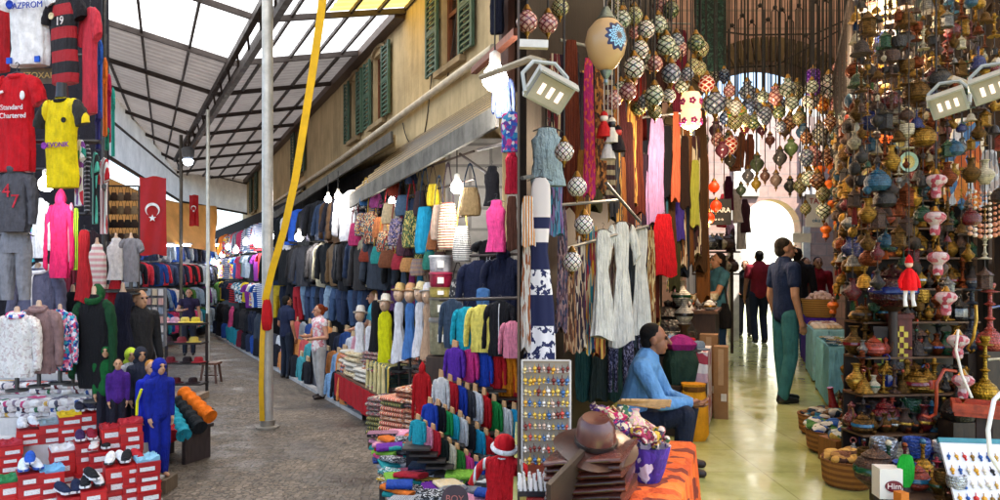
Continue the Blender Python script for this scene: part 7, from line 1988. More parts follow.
for i, (px, y0, y1, D, wd, lb) in enumerate([(721, 346, 418, 6.65, .13, 'tall narrow brown carton standing on the hall floor'), (709, 334, 412, 6.95, .17, 'wider brown carton behind the tall narrow one'), (702, 352, 405, 7.2, .14, 'short brown carton against the counter')]):
    p = onfloor(px, D, FZ); h = at(px, y0, D).z - FZ
    t = thing('carton', lb, 'carton', p, R(-18), 'brown cartons')
    part('carton_body', MB().box((0, 0, h / 2), (wd, .2, h)).mesh('carton', False), plain('#8a643c', .8, vary=.12), t)
    part('tape', MB().box((0, -.101, h * .72), (.05, .004, h * .5)).mesh('tape', False), plain('#a8845a', .4), t)
    part('label', MB().box((wd * .2, -.1015, h * .3), (.05, .004, .07)).mesh('label', False), plain('#d8d0c0', .6), t)
ct = thing('vendor_counter', 'dark wooden counter crowded with glassware beside the standing vendor', 'counter', onfloor(696, 8.6, FZ), R(-20))
part('counter_body', MB().box((0, 0, .45), (.50, 1.0, .90)).mesh('counter', False), wood('#4a3020'), ct)
part('counter_top', MB().box((0, 0, .92), (.56, 1.06, .036)).mesh('top', False), wood('#6a4830'), ct)

# ------------------------------------------------------------------ trinkets: one mesh of each kind, in parts
PR = {
 'vase': [(.5, 0), (.55, .04), (.42, .1), (.75, .5), (.95, .9), (.9, 1.25), (.4, 1.7), (.28, 2.1), (.32, 2.4), (.5, 2.6), (.42, 2.6), (.2, 2.3)],
 'jar': [(.6, 0), (.95, .3), (1.0, .8), (.8, 1.2), (.6, 1.3), (.66, 1.38), (.62, 1.4), (.35, 1.62), (.12, 1.72), (.16, 1.85), (0, 1.95)],
 'goblet': [(.6, 0), (.6, .06), (.15, .16), (.1, .8), (.2, .95), (.55, 1.15), (.65, 1.6), (.6, 2.0), (.52, 2.0), (.45, 1.4)],
 'candlestick': [(.75, 0), (.72, .1), (.3, .22), (.16, .4), (.34, .62), (.16, .85), (.13, 1.6), (.3, 1.75), (.16, 1.9), (.22, 2.3), (.45, 2.5), (.2, 2.52), (.18, 2.9), (.02, 3.0)],
 'bell': [(.9, 0), (.86, .06), (.62, .4), (.5, .9), (.3, 1.15), (.1, 1.25), (.08, 1.8), (.14, 1.95), (0, 2.05)],
 'hookah': [(.75, 0), (.8, .05), (.95, .5), (.7, 1.05), (.32, 1.35), (.36, 1.42), (.2, 1.55), (.16, 2.0), (.34, 2.15), (.14, 2.3), (.12, 3.0), (.36, 3.15), (.14, 3.3), (.12, 3.9), (.55, 3.98), (.55, 4.03), (.2, 4.1), (.36, 4.45), (.3, 4.6), (.1, 4.5)],
 'bowl': [(.45, 0), (.5, .05), (.4, .12), (.9, .5), (1.1, 1.0), (1.05, 1.01), (.8, .5), (.3, .2)],
 'ewer': [(.55, 0), (.5, .1), (.3, .2), (.85, .7), (.9, 1.0), (.5, 1.5), (.25, 1.9), (.28, 2.2), (.42, 2.4), (.2, 2.55), (.1, 2.75), (0, 2.8)],
 'lantern': [(.7, 0), (.75, .1), (.6, .15), (.62, 1.2), (.78, 1.25), (.4, 1.6), (.15, 1.8), (.1, 2.0), (0, 2.02)],
}
TH = {k: v[-1][1] if k not in ('hookah', 'vase', 'bowl', 'goblet') else max(z for r, z in v) for k, v in PR.items()}
def tr_mesh(k): return cached(('trinket', k), lambda: MB().lathe(PR[k], 6 if k == 'lantern' else 14))
def tr_extra(k):
    if k == 'ewer': return ('handle', cached('ewer_handle', lambda: MB().tube([(.45, 0, 2.2), (.95, 0, 2.1), (1.15, 0, 1.5), (.85, 0, .95)], .09, 7)), 'spout', cached('ewer_spout', lambda: MB().tube([(-.75, 0, .9), (-1.15, 0, 1.3), (-1.2, 0, 1.9), (-1.45, 0, 2.2)], [.2, .15, .11, .08], 8)))
    if k == 'hookah': return ('hose', cached('hose', lambda: MB().tube([(.2, 0, 2.9), (.9, -.3, 3.0), (1.3, -.5, 2.2), (1.15, -.6, 1.0), (.9, -.8, .3), (1.4, -.9, .12)], .10, 7)), 'hose_tip', cached('hosetip', lambda: MB().tube([(1.4, -.9, .12), (1.9, -1.0, .3)], [.1, .07], 7)))
    if k == 'candlestick': return ('drip_pan', cached('pan', lambda: MB().lathe([(.62, 2.46), (.66, 2.5), (.3, 2.44)], 14)), None, None)
    if k == 'jar': return ('band', cached('jarband', lambda: MB().lathe([(.99, .55), (1.05, .62), (1.03, .82), (.97, .88)], 14)), None, None)
    if k == 'vase': return ('band', cached('vaseband', lambda: MB().lathe([(.90, .80), (.985, .86), (.99, 1.0), (.955, 1.12)], 14)), None, None)
    if k == 'bell': return ('handle', cached('bellh', lambda: MB().ball((0, 0, 2.1), .16, 8, 6)), None, None)
    if k == 'lantern': return ('ring', cached('lring', lambda: MB().tube([(.2 * math.cos(a), 0, 2.2 + .2 * math.sin(a)) for a in [2 * PI * q / 10 for q in range(11)]], .05, 6)), 'glass', cached('lglass', lambda: MB().lathe([(.57, .25), (.635, .3), (.64, 1.0), (.6, 1.1)], 6)))
    return (None, None, None, None)
TC = [('#9a7430', 'brass', .30, .9), ('#6a4c20', 'dark brass', .4, .8), ('#7a3e20', 'copper', .32, .9), ('#1a1410', 'black', .3, 0), ('#8a8a86', 'silver', .25, .9), ('#6a1018', 'ruby', .15, 0), ('#162868', 'cobalt', .15, 0), ('#184a2c', 'bottle green', .15, 0), ('#c8bc9c', 'ivory', .4, 0), ('#4a2c18', 'brown wooden', .5, 0), ('#2c1c12', 'dark wooden', .5, 0), ('#b08838', 'gold', .3, .9), ('#1c5a78', 'turquoise', .2, 0), ('#a83c20', 'orange red', .3, 0)]
TCD = TC[:4] * 4 + TC[9:12] * 3 + TC[4:6] + TC[7:9] + TC
TRN = {'vase': 'vase', 'jar': 'lidded jar', 'goblet': 'goblet', 'candlestick': 'candlestick', 'bell': 'hand bell', 'hookah': 'water pipe', 'bowl': 'bowl', 'ewer': 'coffee pot', 'lantern': 'small lantern'}
def trinket(k, loc, h, where, group, c=None, parts=True, rz=None):
    h0, cn_, rg, mt = c or random.choice(TCD)
    m = ware(h0, rg, mt)
    s = h / TH[k]
    t = thing(TRN[k].replace(' ', '_'), '%s %s %s' % (cn_, TRN[k], where), TRN[k], loc, random.uniform(0, 6) if rz is None else rz, group)
    part('body', tr_mesh(k), m, t, scale=s)
    if parts:
        a, am, b, bm_ = tr_extra(k)
        c2 = random.choice(TC)
        if a: part(a, am, plain(c2[0], c2[2], c2[3], .6, .4, 3), t, scale=s)
        if b: part(b, bm_, plain(c2[0], c2[2], c2[3], .6, .4, 3), t, scale=s)
    return t
# glassware on the vendor counter and porcelain behind
cz = FZ + .939
kk_ = ['vase', 'goblet', 'jar', 'ewer', 'candlestick', 'bell', 'goblet']
n = 0
for i in range(4):
    for j in range(7):
        a = R(-20); x, y = -.2 + .13 * i, -.45 + .15 * j
        p = onfloor(696, 8.6, cz) + Vector((x * math.cos(a) - y * math.sin(a), x * math.sin(a) + y * math.cos(a), 0))
        trinket(kk_[(i * 3 + j) % 7], p, random.uniform(.10, .20), 'on the vendor counter, row %s, %s from the front' % (ORD[i], ORD[j]), 'wares on the vendor counter', random.choice([TC[4], TC[8], TC[3], TC[0], ('#d8d8d8', 'white', .2, 0), ('#7a8a90', 'grey glass', .1, 0)]), rz=0)
for i, (px, y0, y1, D, lb) in enumerate([(681, 288, 300, 8.0, 'left of the glassware'), (684, 306, 318, 7.6, 'below the first white one'), (676, 258, 276, 8.2, 'under the floral scarf')]):
    t = trinket('vase', at(px, y1 + 6, D), sz(26, D), 'on a wooden pedestal ' + lb, 'white vases on pedestals', ('#dcd8cc', 'white', .3, 0))
    p = at(px, y1 + 6, D)
    solo('pedestal', MB().lathe([(.10, FZ - p.z + .001), (.10, FZ - p.z + .05), (.045, FZ - p.z + .09), (.04, -.05), (.08, -.001)], 12), wood('#4a2c1c'), 'turned wooden pedestal under the white vase ' + lb, 'pedestal', p, group='turned pedestals')
bv = trinket('jar', onfloor(668, 8.0, FZ + .45), .62, 'standing behind the sand and olive scarf', 'large jars', ('#1a1210', 'black', .4, 0))
solo('pedestal', MB().box((0, 0, .222), (.4, .4, .444)), wood('#33221a'), 'square dark pedestal under the black jar', 'pedestal', onfloor(668, 8.0, FZ + .001))
sg = solo('lettered_board', MB().box((0, 0, 0), (sz(30, 8.6), .03, sz(26, 8.6))), plain('#14120f', .5), 'black board with white letters under the red flower lamps', 'sign', at(716, 212, 8.6))
words('lettering', 'ANKARA', .085, plain('#e0dcd0', .5), sg, (0, -.019, .02)); words('lettering', 'o o o', .05, plain('#c8c4b8', .5), sg, (.03, -.019, -.09))
part('hanger_wire', MB().tube([(-.1, 0, .15), (-.1, 0, 6.2 - at(0, 212, 8.6).z)], .006, 5).tube([(.1, 0, .15), (.1, 0, 6.2 - at(0, 212, 8.6).z)], .006, 5).mesh('wire'), m_steel, sg)
# hanging puppets and small bags below the arch on the left
for i, (px, y, c1, c2) in enumerate([(604, 118, '#c02020', '#e8d8c8'), (612, 124, '#e0d8c8', '#1c1c20'), (608, 140, '#d8d0c8', '#b02030'), (618, 132, '#1c1418', '#c83028')]):
    t = thing('puppet', ('red capped', 'white faced', 'pale dressed', 'black dressed')[i] + ' hanging puppet beside the checked scarf', 'puppet', at(px, y, 4.7), R(8), 'hanging puppets')
    part('head', MB().ball((0, 0, 0), .028, 10, 8).mesh('head'), plain(c2, .4), t)
    part('cap', MB().lathe([(.03, .012), (.02, .035), (0, .05)], 10).mesh('cap'), fab(c1), t)
    part('robe', MB().lathe([(.055, -.13), (.04, -.07), (.02, -.025)], 10).mesh('robe'), fab(c1), t)
    part('string', MB().tube([(0, 0, .05), (0, 0, .9)], .003, 4).mesh('string'), plain('#c8c0b8', .6), t)
for i in range(9):
    px, y = [(742, 148), (735, 152), (750, 150), (728, 192), (735, 205), (745, 215), (724, 210), (742, 232), (730, 236)][i]
    c = ['#a86848', '#b87858', '#a05c40', '#5a1c38', '#c8bcb4', '#3c1c28', '#a81c28', '#d0c8c0', '#48303c'][i]
    small('hanging_bag' if i > 2 else 'terracotta_cloth', '%s cloth hanging beside the way out, %s of that cluster' % (cname(c), ORD[i]), 'cloth', at(px, y - 16, 10.9 + .1 * i), .55, .16, fab(c), 'tank', R(0), None, 'cloths hanging near the way out')
# dressed stall goods on the left beyond the vendor
for i in range(14):
    px = 703 + (i % 7) * 4.6; y = 238 + 22 * (i // 7)
    trinket(['vase', 'jar', 'ewer', 'lantern'][i % 4], at(px, y + 12, 10.4 + .15 * (i % 7)), .26, 'on the far left shelf, %s, %s level' % (ORD[i % 7], ('upper', 'lower')[i // 7]), 'pots on the far left shelf', random.choice([TC[3], TC[8], TC[9], TC[4]]), parts=False)
fsh = thing('wall_shelf', 'dark shelf of pots on the left wall beyond the vendor', 'shelf', (0, 0, 0))
mb = MB()
for y in (250, 272): mb.beam(at(700, y + .8, 10.3) + Vector((0, .05, -.02)), at(735, y + .8, 11.4) + Vector((0, .05, -.02)), .22, .025)
mb.beam(at(700, 250, 10.3) + Vector((0, .15, .3)), at(700, 250, 10.3) + Vector((0, .15, -1.6)), .04).beam(at(735, 250, 11.4) + Vector((0, .15, .3)), at(735, 250, 11.4) + Vector((0, .15, -1.7)), .04)
part('boards', mb.mesh('boards', False), wood('#3c281c'), fsh)
solo('white_pillar', MB().box((0, 0, 1.55), (.16, .16, 3.1)), plain('#dcd8d0', .6), 'slim white pillar at the left of the way out', 'pillar', onfloor(734, 14.5, FZ + .001))

# people in the hall
person('person', 'vendor woman in a teal shirt and jeans with a black shoulder bag at the counter', 'person', onfloor(718, 9.6, FZ), R(-80), 1.66, {'Lel': (.22, -.12, 1.16), 'Lwr': (.12, -.34, 1.14), 'Rel': (-.22, -.10, 1.16), 'Rwr': (-.1, -.36, 1.10)}, '#a87858', '#1a1210', fab('#3c6a78'), fab('#2a4468'), '#201818', sleeve=.4, hair='bob', female=True)
handbag('black shoulder bag hanging at the hip of the vendor woman', onfloor(723, 9.45, FZ + 1.25), .30, .62, fab('#101014'), 'shoulder bags', R(-70))
person('person', 'woman in a black vest and grey trousers near the bright way out', 'person', onfloor(745, 15.6, FZ), R(-30), 1.68, {'Rel': (-.30, .06, 1.16), 'Rwr': (-.16, -.08, 1.02)}, '#b07c60', '#2a1812', fab('#14141a'), fab('#3a3848'), sleeve=0, hair='bun', female=True)
person('person', 'man in a maroon shirt and dark trousers walking to the way out', 'person', onfloor(759, 13.9, FZ), R(175), 1.84, {'Rkn': (-.10, -.10, .5), 'Lan': (.10, .12, .09)}, '#9a6a50', '#16100c', fab('#7a1828'), fab('#1c2438'), sleeve=.5)
person('person', 'man in a navy polo shirt and teal trousers standing in mid hall', 'person', onfloor(785, 7.45, FZ), R(98), 1.75, {'Lan': (.09, -.04, .085), 'Ran': (-.10, .08, .085)}, '#b08468', '#2a241e', fab('#1a2a4c'), fab('#38747a'), '#14141a', sleeve=.5, yaw=R(-12), girth=.88)
person('person', 'man in a black jacket and blue jeans beyond the navy polo shirt', 'person', onfloor(797, 11.6, FZ), R(160), 1.80, {'Rkn': (-.10, -.12, .5), 'Lan': (.10, .14, .09)}, '#9a6a50', '#16100c', fab('#121218'), fab('#2c5080'), longs=True)
person('person', 'person in a brown coat standing at the right of the way out', 'person', onfloor(806, 14.6, FZ), R(20), 1.72, {}, '#a87858', '#3a2416', fab('#5a3a24'), fab('#3a2c24'), longs=True, hair='long', female=True)
person('person', 'person in a dark red top behind the basket of nuts', 'person', onfloor(818, 12.6, FZ), R(-10), 1.68, {}, '#a87858', '#1c120e', fab('#8a1420'), fab('#241c20'), longs=True, hair='bob', female=True)

# ------------------------------------------------------------------ right hand tables
def cloth_table(label, pxa, pxb, Da, Db, ztop, cloth_h, toplb):
    t = thing('cloth_table', label, 'table', (0, 0, 0))
    q = [onfloor(pxa[0], Da), onfloor(pxa[1], Da), onfloor(pxb[1], Db), onfloor(pxb[0], Db)]
    rs = []
    n = 10
    rim = []
    for a, b in zip(q, q[1:] + q[:1]):
        rim += [a.lerp(b, k / n) for k in range(n)]
    cen = sum(q, Vector()) / 4
    lo = [cen + (p - cen) * (1.03 + .02 * math.sin(i * 1.9)) for i, p in enumerate(rim)]
    mb = MB().rings([[Vector((p.x, p.y, FZ + .03)) for p in lo], [Vector((p.x, p.y, ztop - .02)) for p in rim], [Vector((p.x, p.y, ztop)) for p in [cen + (p - cen) * .985 for p in rim]]])
    part('cloth', mb.mesh('cloth'), fab(cloth_h), t)
    for p in q:
        w = p.lerp(cen, .12)
        part('leg', MB().beam(Vector((w.x, w.y, FZ)), Vector((w.x, w.y, FZ + .032)), .05).mesh('leg', False), wood('#4a3020'), t)
    return q
cloth_table('near light blue cloth table right of the hall aisle', (829, 866), (816, 848), 7.0, 8.3, 1.47, '#7ab8c8', '')
cloth_table('far light blue cloth table behind the near one', (813, 846), (806, 836), 8.8, 10.0, 1.50, '#88c0d0', '')
cloth_table('purple cloth table under the basket of nuts', (806, 836), (801, 828), 10.4, 11.5, 1.56, '#4828a0', '')
for i in range(34):
    u, v = (i % 6 + .5) / 6, (i // 6 + .5) / 6
    D = 7.1 + v * 1.1; px = (832 + 26 * u) * (1 - v) + (820 + 24 * u) * v
    h = random.choice(['#d8d0c0', '#a8b0b0', '#58301c', '#c8a048', '#386878', '#e0dcd4', '#283840', '#8a9a60'])
    solo('trinket_dish', cached('dish', lambda: MB().lathe([(.02, 0), (.05, .006), (.055, .02), (.048, .02), (.03, .010)], 12)), plain(h, .25), '%s small dish on the near blue table, row %s, %s from the left' % (cname(h), ORD[i // 6], ORD[i % 6]), 'dish', onfloor(px, D, 1.472), (0, 0, 0), random.uniform(.7, 1.0), 'small dishes on the near blue table')
for i in range(20):
    u, v = (i % 5 + .5) / 5, (i // 5 + .5) / 4
    D = 8.9 + v * 1.0; px = (816 + 26 * u) * (1 - v) + (809 + 24 * u) * v
    h = random.choice(['#e0d8d0', '#c8a888', '#a87858', '#d8c8b8'])
    solo('trinket_dish', cached('heap', lambda: MB().lathe([(.05, 0), (.06, .02), (.05, .035), (.03, .055), (0, .06)], 10)), plain(h, .4), '%s heaped dish on the far blue table, row %s, %s from the left' % (cname(h), ORD[i // 5], ORD[i % 5]), 'dish', onfloor(px, D, 1.502), (0, 0, 0), 1.0, 'heaped dishes on the far blue table')
bs = thing('nut_basket', 'round wicker basket heaped with pale nuts on the purple table', 'basket', onfloor(820, 10.6, 1.562))
part('wicker', MB().lathe([(.20, 0), (.24, .05), (.26, .24), (.275, .28), (.25, .28), (.22, .2)], 20).mesh('wicker'), stripe('#8a6430', '#b88a48', 30, 2, .5), bs)
mb = MB()
for k in range(90):
    a, r = random.uniform(0, 6.28), .22 * math.sqrt(random.random())
    mb.ball((r * math.cos(a), r * math.sin(a), .22 + .14 * (1 - (r / .22) ** 2) + random.uniform(0, .02)), .03, 7, 5)
o = part('nuts', mb.mesh('nuts'), plain('#d8b8a8', .5), bs); o['kind'] = 'stuff'
# TASK sign
sg = solo('white_sign', MB().box((0, 0, 0), (sz(24, 9.6), .03, sz(32, 9.6))), plain('#d8dce0', .4, vary=.05), 'white sign with red and blue letters over the right hand tables', 'sign', at(817, 211, 9.6), (0, 0, R(8)))
words('lettering', 'TASK', .105, plain('#a01828', .5), sg, (.0, -.019, .13)); words('lettering', 'rrrr', .06, plain('#c84058', .5), sg, (0.02, -.019, .0)); words('lettering', 'oku', .08, plain('#3878b0', .5), sg, (-.02, -.019, -.13))
sg2 = solo('white_sign', MB().box((0, 0, 0), (.26, .03, .14)), plain('#d0d4d4', .4), 'small pale sign lower left of the lettered one', 'sign', at(802, 238, 10.4))
part('wire', MB().tube([(0, 0, .07), (0, 0, 3.2)], .006, 5).mesh('wire'), m_steel, sg2); part('wire', MB().tube([(0, 0, .2), (0, 0, 3.0)], .006, 5).mesh('wire'), m_steel, sg)
# orange gourds
for i, (px, y) in enumerate([(831, 168), (830, 186), (833, 206), (839, 226), (843, 252), (842, 272), (838, 290), (833, 308), (820, 172), (826, 232), (840, 186), (838, 166)]):
    hang_lamp('orange gourd ornament, %s listed down the garland by the white post' % ORD[i] if False else 'orange gourd ornament, %s in the garland by the white post' % ORD[i], px, y, 5.5, 8.0 - .03 * i, plain('#d86818', .4, vary=.35), 'gourd', 'orange gourd ornaments', cord=i in (0, 8), name='gourd_ornament', cap=plain('#5a2410', .5))

# ------------------------------------------------------------------ right hand trinket shelves
def RF(D): return 2.2 + .42 * (D - 4.3)
shf = thing('stepped_shelf', 'stepped dark shelves carrying the brass trinkets on the right of the hall', 'shelf', (0, 0, 0))
kinds = ['vase', 'jar', 'goblet', 'candlestick', 'bell', 'hookah', 'ewer', 'lantern', 'vase', 'ewer', 'candlestick']
def shelf_run(a, b, z, where, n):
    d = (b - a); L = d.length; u = d.normalized(); bk = Vector((-u.y, u.x, 0))
    part('board', MB().beam(a + Vector((0, 0, z - .012)) + bk * .09, b + Vector((0, 0, z - .012)) + bk * .09, .24, .013).mesh('board', False), wood('#5a3c22'), shf)
    part('riser', MB().beam(a + Vector((0, 0, z - .14)) + bk * .2, b + Vector((0, 0, z - .14)) + bk * .2, .02, .25).mesh('riser', False), wood('#24170f'), shf)
    for j in range(n):
        for q in range(2):
            p = a + u * (L * (j + .5) / n) + bk * (.03 + .10 * q) + Vector((random.uniform(-.015, .015), random.uniform(-.01, .01), z + .002))
            px = 500 + p.x / p.y * F
            if px > 1012: continue
            k = random.choice(kinds)
            h = random.uniform(.11, .19) * (1.3 if k in ('hookah', 'candlestick') else .92) + .05 * q
            trinket(k, p, h, 'on the %s, %s row, %s along' % (where, ('front', 'back')[q], ORD[j]), 'trinkets on the stepped shelves', parts=p.y < 5.4)
for i in range(10):
    shelf_run(Vector((2.27 + .080 * i, 4.42 + .15 * i, 0)), Vector((3.02 + .115 * i, 4.50 + .15 * i, 0)), FZ + .08 + .235 * i, '%s step facing the street' % ORD[i], 11)
for i in range(4):
    shelf_run(Vector((RF(6.9) + .10 * i, 6.9, 0)), Vector((RF(4.75) + .10 * i, 4.75 + .1 * i, 0)), FZ + .10 + .27 * i, '%s step along the aisle' % ORD[i], 13)
# near table of trinkets
nt_ = thing('trinket_table', 'low table crowded with small trinkets at the lower right', 'table', (0, 0, 0))
tq = [(2.02, 3.55), (2.95, 3.55), (3.0, 4.1), (2.12, 4.1)]
part('table_top', MB().rings([[(x, y, .99) for x, y in tq], [(x, y, 1.02) for x, y in tq]]).mesh('top', False), wood('#4a3424'), nt_)
for x, y in ((2.08, 3.6), (2.88, 3.6), (2.9, 4.02), (2.16, 4.02)): part('leg', MB().beam((x, y, FZ), (x, y, .99), .05).mesh('leg', False), wood('#3a281c'), nt_)
for r in range(6):
    for c in range(10):
        x = 2.08 + .036 * r * .3 + c * .085; y = 3.6 + r * .088
        if r < 2 and c > 6: continue
        if r < 3 and c < 3: continue
        trinket(random.choice(['goblet', 'bell', 'jar', 'vase', 'candlestick', 'ewer', 'goblet']), (x + random.uniform(-.015, .015), y, 1.022), random.uniform(.08, .17) if r < 4 else random.uniform(.14, .24), 'on the low trinket table, row %s, %s from the left' % (ORD[r], ORD[c]), 'small trinkets on the low table', random.choice(TC + [('#d8d4cc', 'white', .3, 0), ('#2a4a98', 'blue', .2, 0), ('#b83848', 'rose red', .3, 0), ('#c8ccd0', 'silver', .2, .8)]))
# knives and pens laid out in front
for i in range(9):
    c = ['#58301c', '#d8c8a8', '#3a2418', '#a03838', '#7a5030', '#48a0a0', '#8a5a38', '#503020', '#e0d8c8'][i]
    solo('pen_case', MB().box((0, 0, .009), (.028, .16, .017)), wood(c), '%s pen case at the front of the low table, %s from the left' % (cname(c), ORD[i]), 'pen case', (2.36 + .038 * i, 3.6, 1.022), (0, 0, R(-20)), group='pen cases in a row')
# hanging ornaments between the shelf and the ceiling
hb_ = thing('ornament_rails', 'dark rails over the shelves from which the ornaments hang', 'rail', (0, 0, 0))
for o in (.02, .25, .50, .75, 1.0): part('rail_tube', MB().tube([(RF(4.3) + o, 4.3, 4.25), (RF(7.6) + o, 7.6, 4.25)], .016, 6).mesh('rail'), m_steel, hb_)
for r, o in enumerate((.02, .25, .50, .75, 1.0)):
    D = 4.6 + .30 * r; j = 0
    while D < 7.4:
        x = RF(D) + o
        if 500 + x / D * F < 960:
            k = random.choice(['bell', 'lantern', 'vase', 'jar', 'ewer'])
            c = random.choice(TCD); zb = 4.25 - random.uniform(1.0, 2.3)
            if random.random() < .35: zb = 4.25 - random.uniform(.3, 1.2)
            t = thing('hanging_ornament', '%s %s ended string of ornaments, %s rail, %s from front' % (c[1], TRN[k], ORD[r], ORD[j]), 'ornament', (x, D, zb), random.uniform(0, 6), 'ornament strings over the shelves')
            h = random.uniform(.10, .17)
            part('pendant', tr_mesh(k), ware(c[0], c[2], c[3]), t, scale=h / TH[k])
            part('cord', MB().tube([(0, 0, h * .98), (0, 0, 4.25 - zb)], .004, 4).mesh('cord'), plain('#2a2018', .6), t)
            z = h + random.uniform(.03, .1)
            for q in range(5):
                if zb + z > 3.6: break
                c3 = random.choice(TCD); k3 = random.choice(['bell', 'jar', 'vase', 'bead', 'bead', 'lantern'])
                if k3 == 'bead':
                    part('bead', cached('bead', lambda: MB().ball((0, 0, 0), 1, 10, 7, (1, 1, 1.2))), ware(c3[0], c3[2], c3[3]), t, (0, 0, z + .04), scale=random.uniform(.025, .05)); z += .11
                else:
                    h3 = random.uniform(.09, .15)
                    part('ornament', tr_mesh(k3), ware(c3[0], c3[2], c3[3]), t, (0, 0, z), scale=h3 / TH[k3]); z += h3 + .03
                z += random.uniform(0, .12)
            part('tassel', cached('tasselm', lambda: MB().tube([(0, 0, 0), (0, 0, -.4), (0, 0, -1)], [.1, .22, .26], 8)), fab(random.choice(['#7a1c18', '#c8a048', '#1c3858', '#284828', '#c86028', '#d8d0b8'])), t, (0, 0, 0), scale=(.07, .07, random.uniform(.05, .12)))
            j += 1
        D += random.uniform(.09, .15)
for r, (ya, z0) in enumerate(((4.34, 4.0), (4.8, 4.25))):
    part('rail_tube', MB().tube([(2.15 + .2 * r, ya, z0), (3.2 + .2 * r, ya, z0)], .012, 6).mesh('rail'), m_steel, hb_)
    for j in range(19):
        x = 2.24 + .2 * r + .048 * j + random.uniform(-.01, .01); c = random.choice(TCD); k = random.choice(['bell', 'lantern', 'jar', 'ewer', 'vase'])
        zb = z0 - random.uniform(.7, 2.0)
        t = thing('hanging_ornament', '%s %s ended string of ornaments, %s rail facing the street, %s along' % (c[1], TRN[k], ('front', 'rear')[r], ORD[j]), 'ornament', (x, ya, zb), random.uniform(0, 6), 'ornament strings over the shelves')
        h = random.uniform(.09, .14)
        part('pendant', tr_mesh(k), ware(c[0], c[2], c[3]), t, scale=h / TH[k])
        part('cord', MB().tube([(0, 0, h * .98), (0, 0, z0 - zb)], .003, 4).mesh('cord'), plain('#2a2018', .6), t)
        z = h + .05
        while zb + z < z0 - .12 and len(t.children) < 14:
            c3 = random.choice(TCD); h3 = random.choice((.04, .06, .08, .11, .15)); k3 = random.choice(['bell', 'jar', 'vase', 'lantern', 'goblet', 'candlestick', 'candlestick'])
            part('ornament', tr_mesh(k3), ware(c3[0], c3[2], c3[3]), t, (0, 0, z), scale=h3 / TH[k3]); z += h3 + random.uniform(.02, .10)
# pink and white glass lamps in a string
MPK = print_cloth(['#e8c0c0', '#f0dcd8', '#d87880', '#ecd0cc', '#c85060'], 1.6)
for i, (px, y) in enumerate([(936, 185), (935, 222), (938, 262), (946, 302), (958, 345), (963, 385)]):
    hang_lamp('pink and white glass tulip lamp, %s down the string by the dark post' % ORD[i], px, y, 9.5, 4.3 - .04 * i, MPK, 'tulip', 'pink glass lamps on a string', cord=i == 0)
# red marionette
mp = thing('marionette', 'small bright red marionette with white limbs hanging before the trinkets', 'marionette', at(909, 278, 4.2), R(0))
part('coat', MB().lathe([(.045, -.075), (.042, -.02), (.03, .04), (.012, .06)], 12).mesh('coat'), fab('#e00c14'), mp)
part('head', MB().ball((0, 0, .082), .022, 10, 8).mesh('head'), plain('#e0b8a0', .5), mp)
part('hat', MB().lathe([(.024, .09), (.018, .12), (.0, .145)], 10).mesh('hat'), fab('#d00c14'), mp)
for s in (-1, 1):
    part('leg', MB().tube([(s * .02, 0, -.07), (s * .024, 0, -.13), (s * .026, -.01, -.17)], [.012, .010, .013], 8).mesh('leg'), plain('#e8e4dc', .5), mp)
    part('arm', MB().tube([(s * .03, 0, .03), (s * .055, 0, -.02), (s * .056, -.01, -.06)], [.013, .012, .010], 8).mesh('arm'), fab('#e00c14'), mp)
part('string', MB().tube([(0, 0, .14), (0, 0, 1.6)], .003, 4).mesh('string'), plain('#2a2018', .6), mp)
# lattice cabinets
for i, (px, y0, y1, w, D) in enumerate([(880, 330, 388, 13, 5.0), (899, 318, 376, 19, 4.95)]):
    h, wd = sz(y1 - y0, D), sz(w, D)
    t = thing('lattice_cabinet', ('narrow dark wooden cabinet with a yellow green lattice panel', 'wider red brown cabinet with a gold checked lattice panel')[i], 'cabinet', at(px, y1, D), R(-15 if i else -20), 'lattice cabinets')
    part('case', MB().box((0, 0, h / 2), (wd, .12, h)).box((0, 0, h + .015), (wd * 1.15, .15, .03)).mesh('case', False), wood(('#24150e', '#5a2018')[i]), t)
    mb = MB(); nx, nz = (2, 7) if i == 0 else (3, 8); cw = wd * .6 / nx; chh = h * .75 / nz
    for a in range(nx):
        for b in range(nz):
            if (a + b) % 2 == 0: mb.box((-wd * .3 + cw * (a + .5), -.063, h * .12 + chh * (b + .5)), (cw * .98, .008, chh * .98))
    part('lattice', mb.mesh('lattice', False), plain(('#c8d048', '#d8c048')[i], .5), t)
    part('knob', MB().ball((wd * .4, -.068, h * .5), .012, 8, 6).mesh('knob'), brass, t)
    solo('cabinet_stand', MB().box((0, 0, -(at(px, y1, D).z - FZ) / 2), (wd * 1.1, .16, at(px, y1, D).z - FZ - .004)), wood('#2c1c12'), ('narrow', 'wider')[i] + ' dark stand under the lattice cabinet', 'stand', at(px, y1, D), (0, 0, R(-18)), group='stands under the lattice cabinets')
# fish, plates and masks
fs = thing('fish_ornament', 'purple and gold cloth fish hanging above the trinkets', 'ornament', at(917, 132, 4.6), R(8))
part('fish_body', MB().rings([[(x, ry * math.cos(a), rz * math.sin(a)) for a in [2 * PI * j / 12 for j in range(12)]] for x, rz, ry in [(-.13, .008, .006), (-.11, .032, .02), (-.06, .052, .03), (0, .056, .032), (.06, .042, .025), (.10, .018, .012), (.11, .03, .008), (.15, .06, .006)]]).mesh('fish'), print_cloth(['#4a2080', '#6a38a0', '#c89828', '#40186a', '#c86028'], 9, stretch=(1, 1, 2)), fs)
part('fin', MB().rings([[(x, .004 * s, z) for x, z in ((-.04, .05), (.05, .04), (.03, .085))] for s in (-1, 1)]).mesh('fin', False), fab('#7a4ab0'), fs)
part('string', MB().tube([(0, 0, .05), (0, 0, 1.2)], .003, 4).mesh('string'), plain('#2a2018', .6), fs)
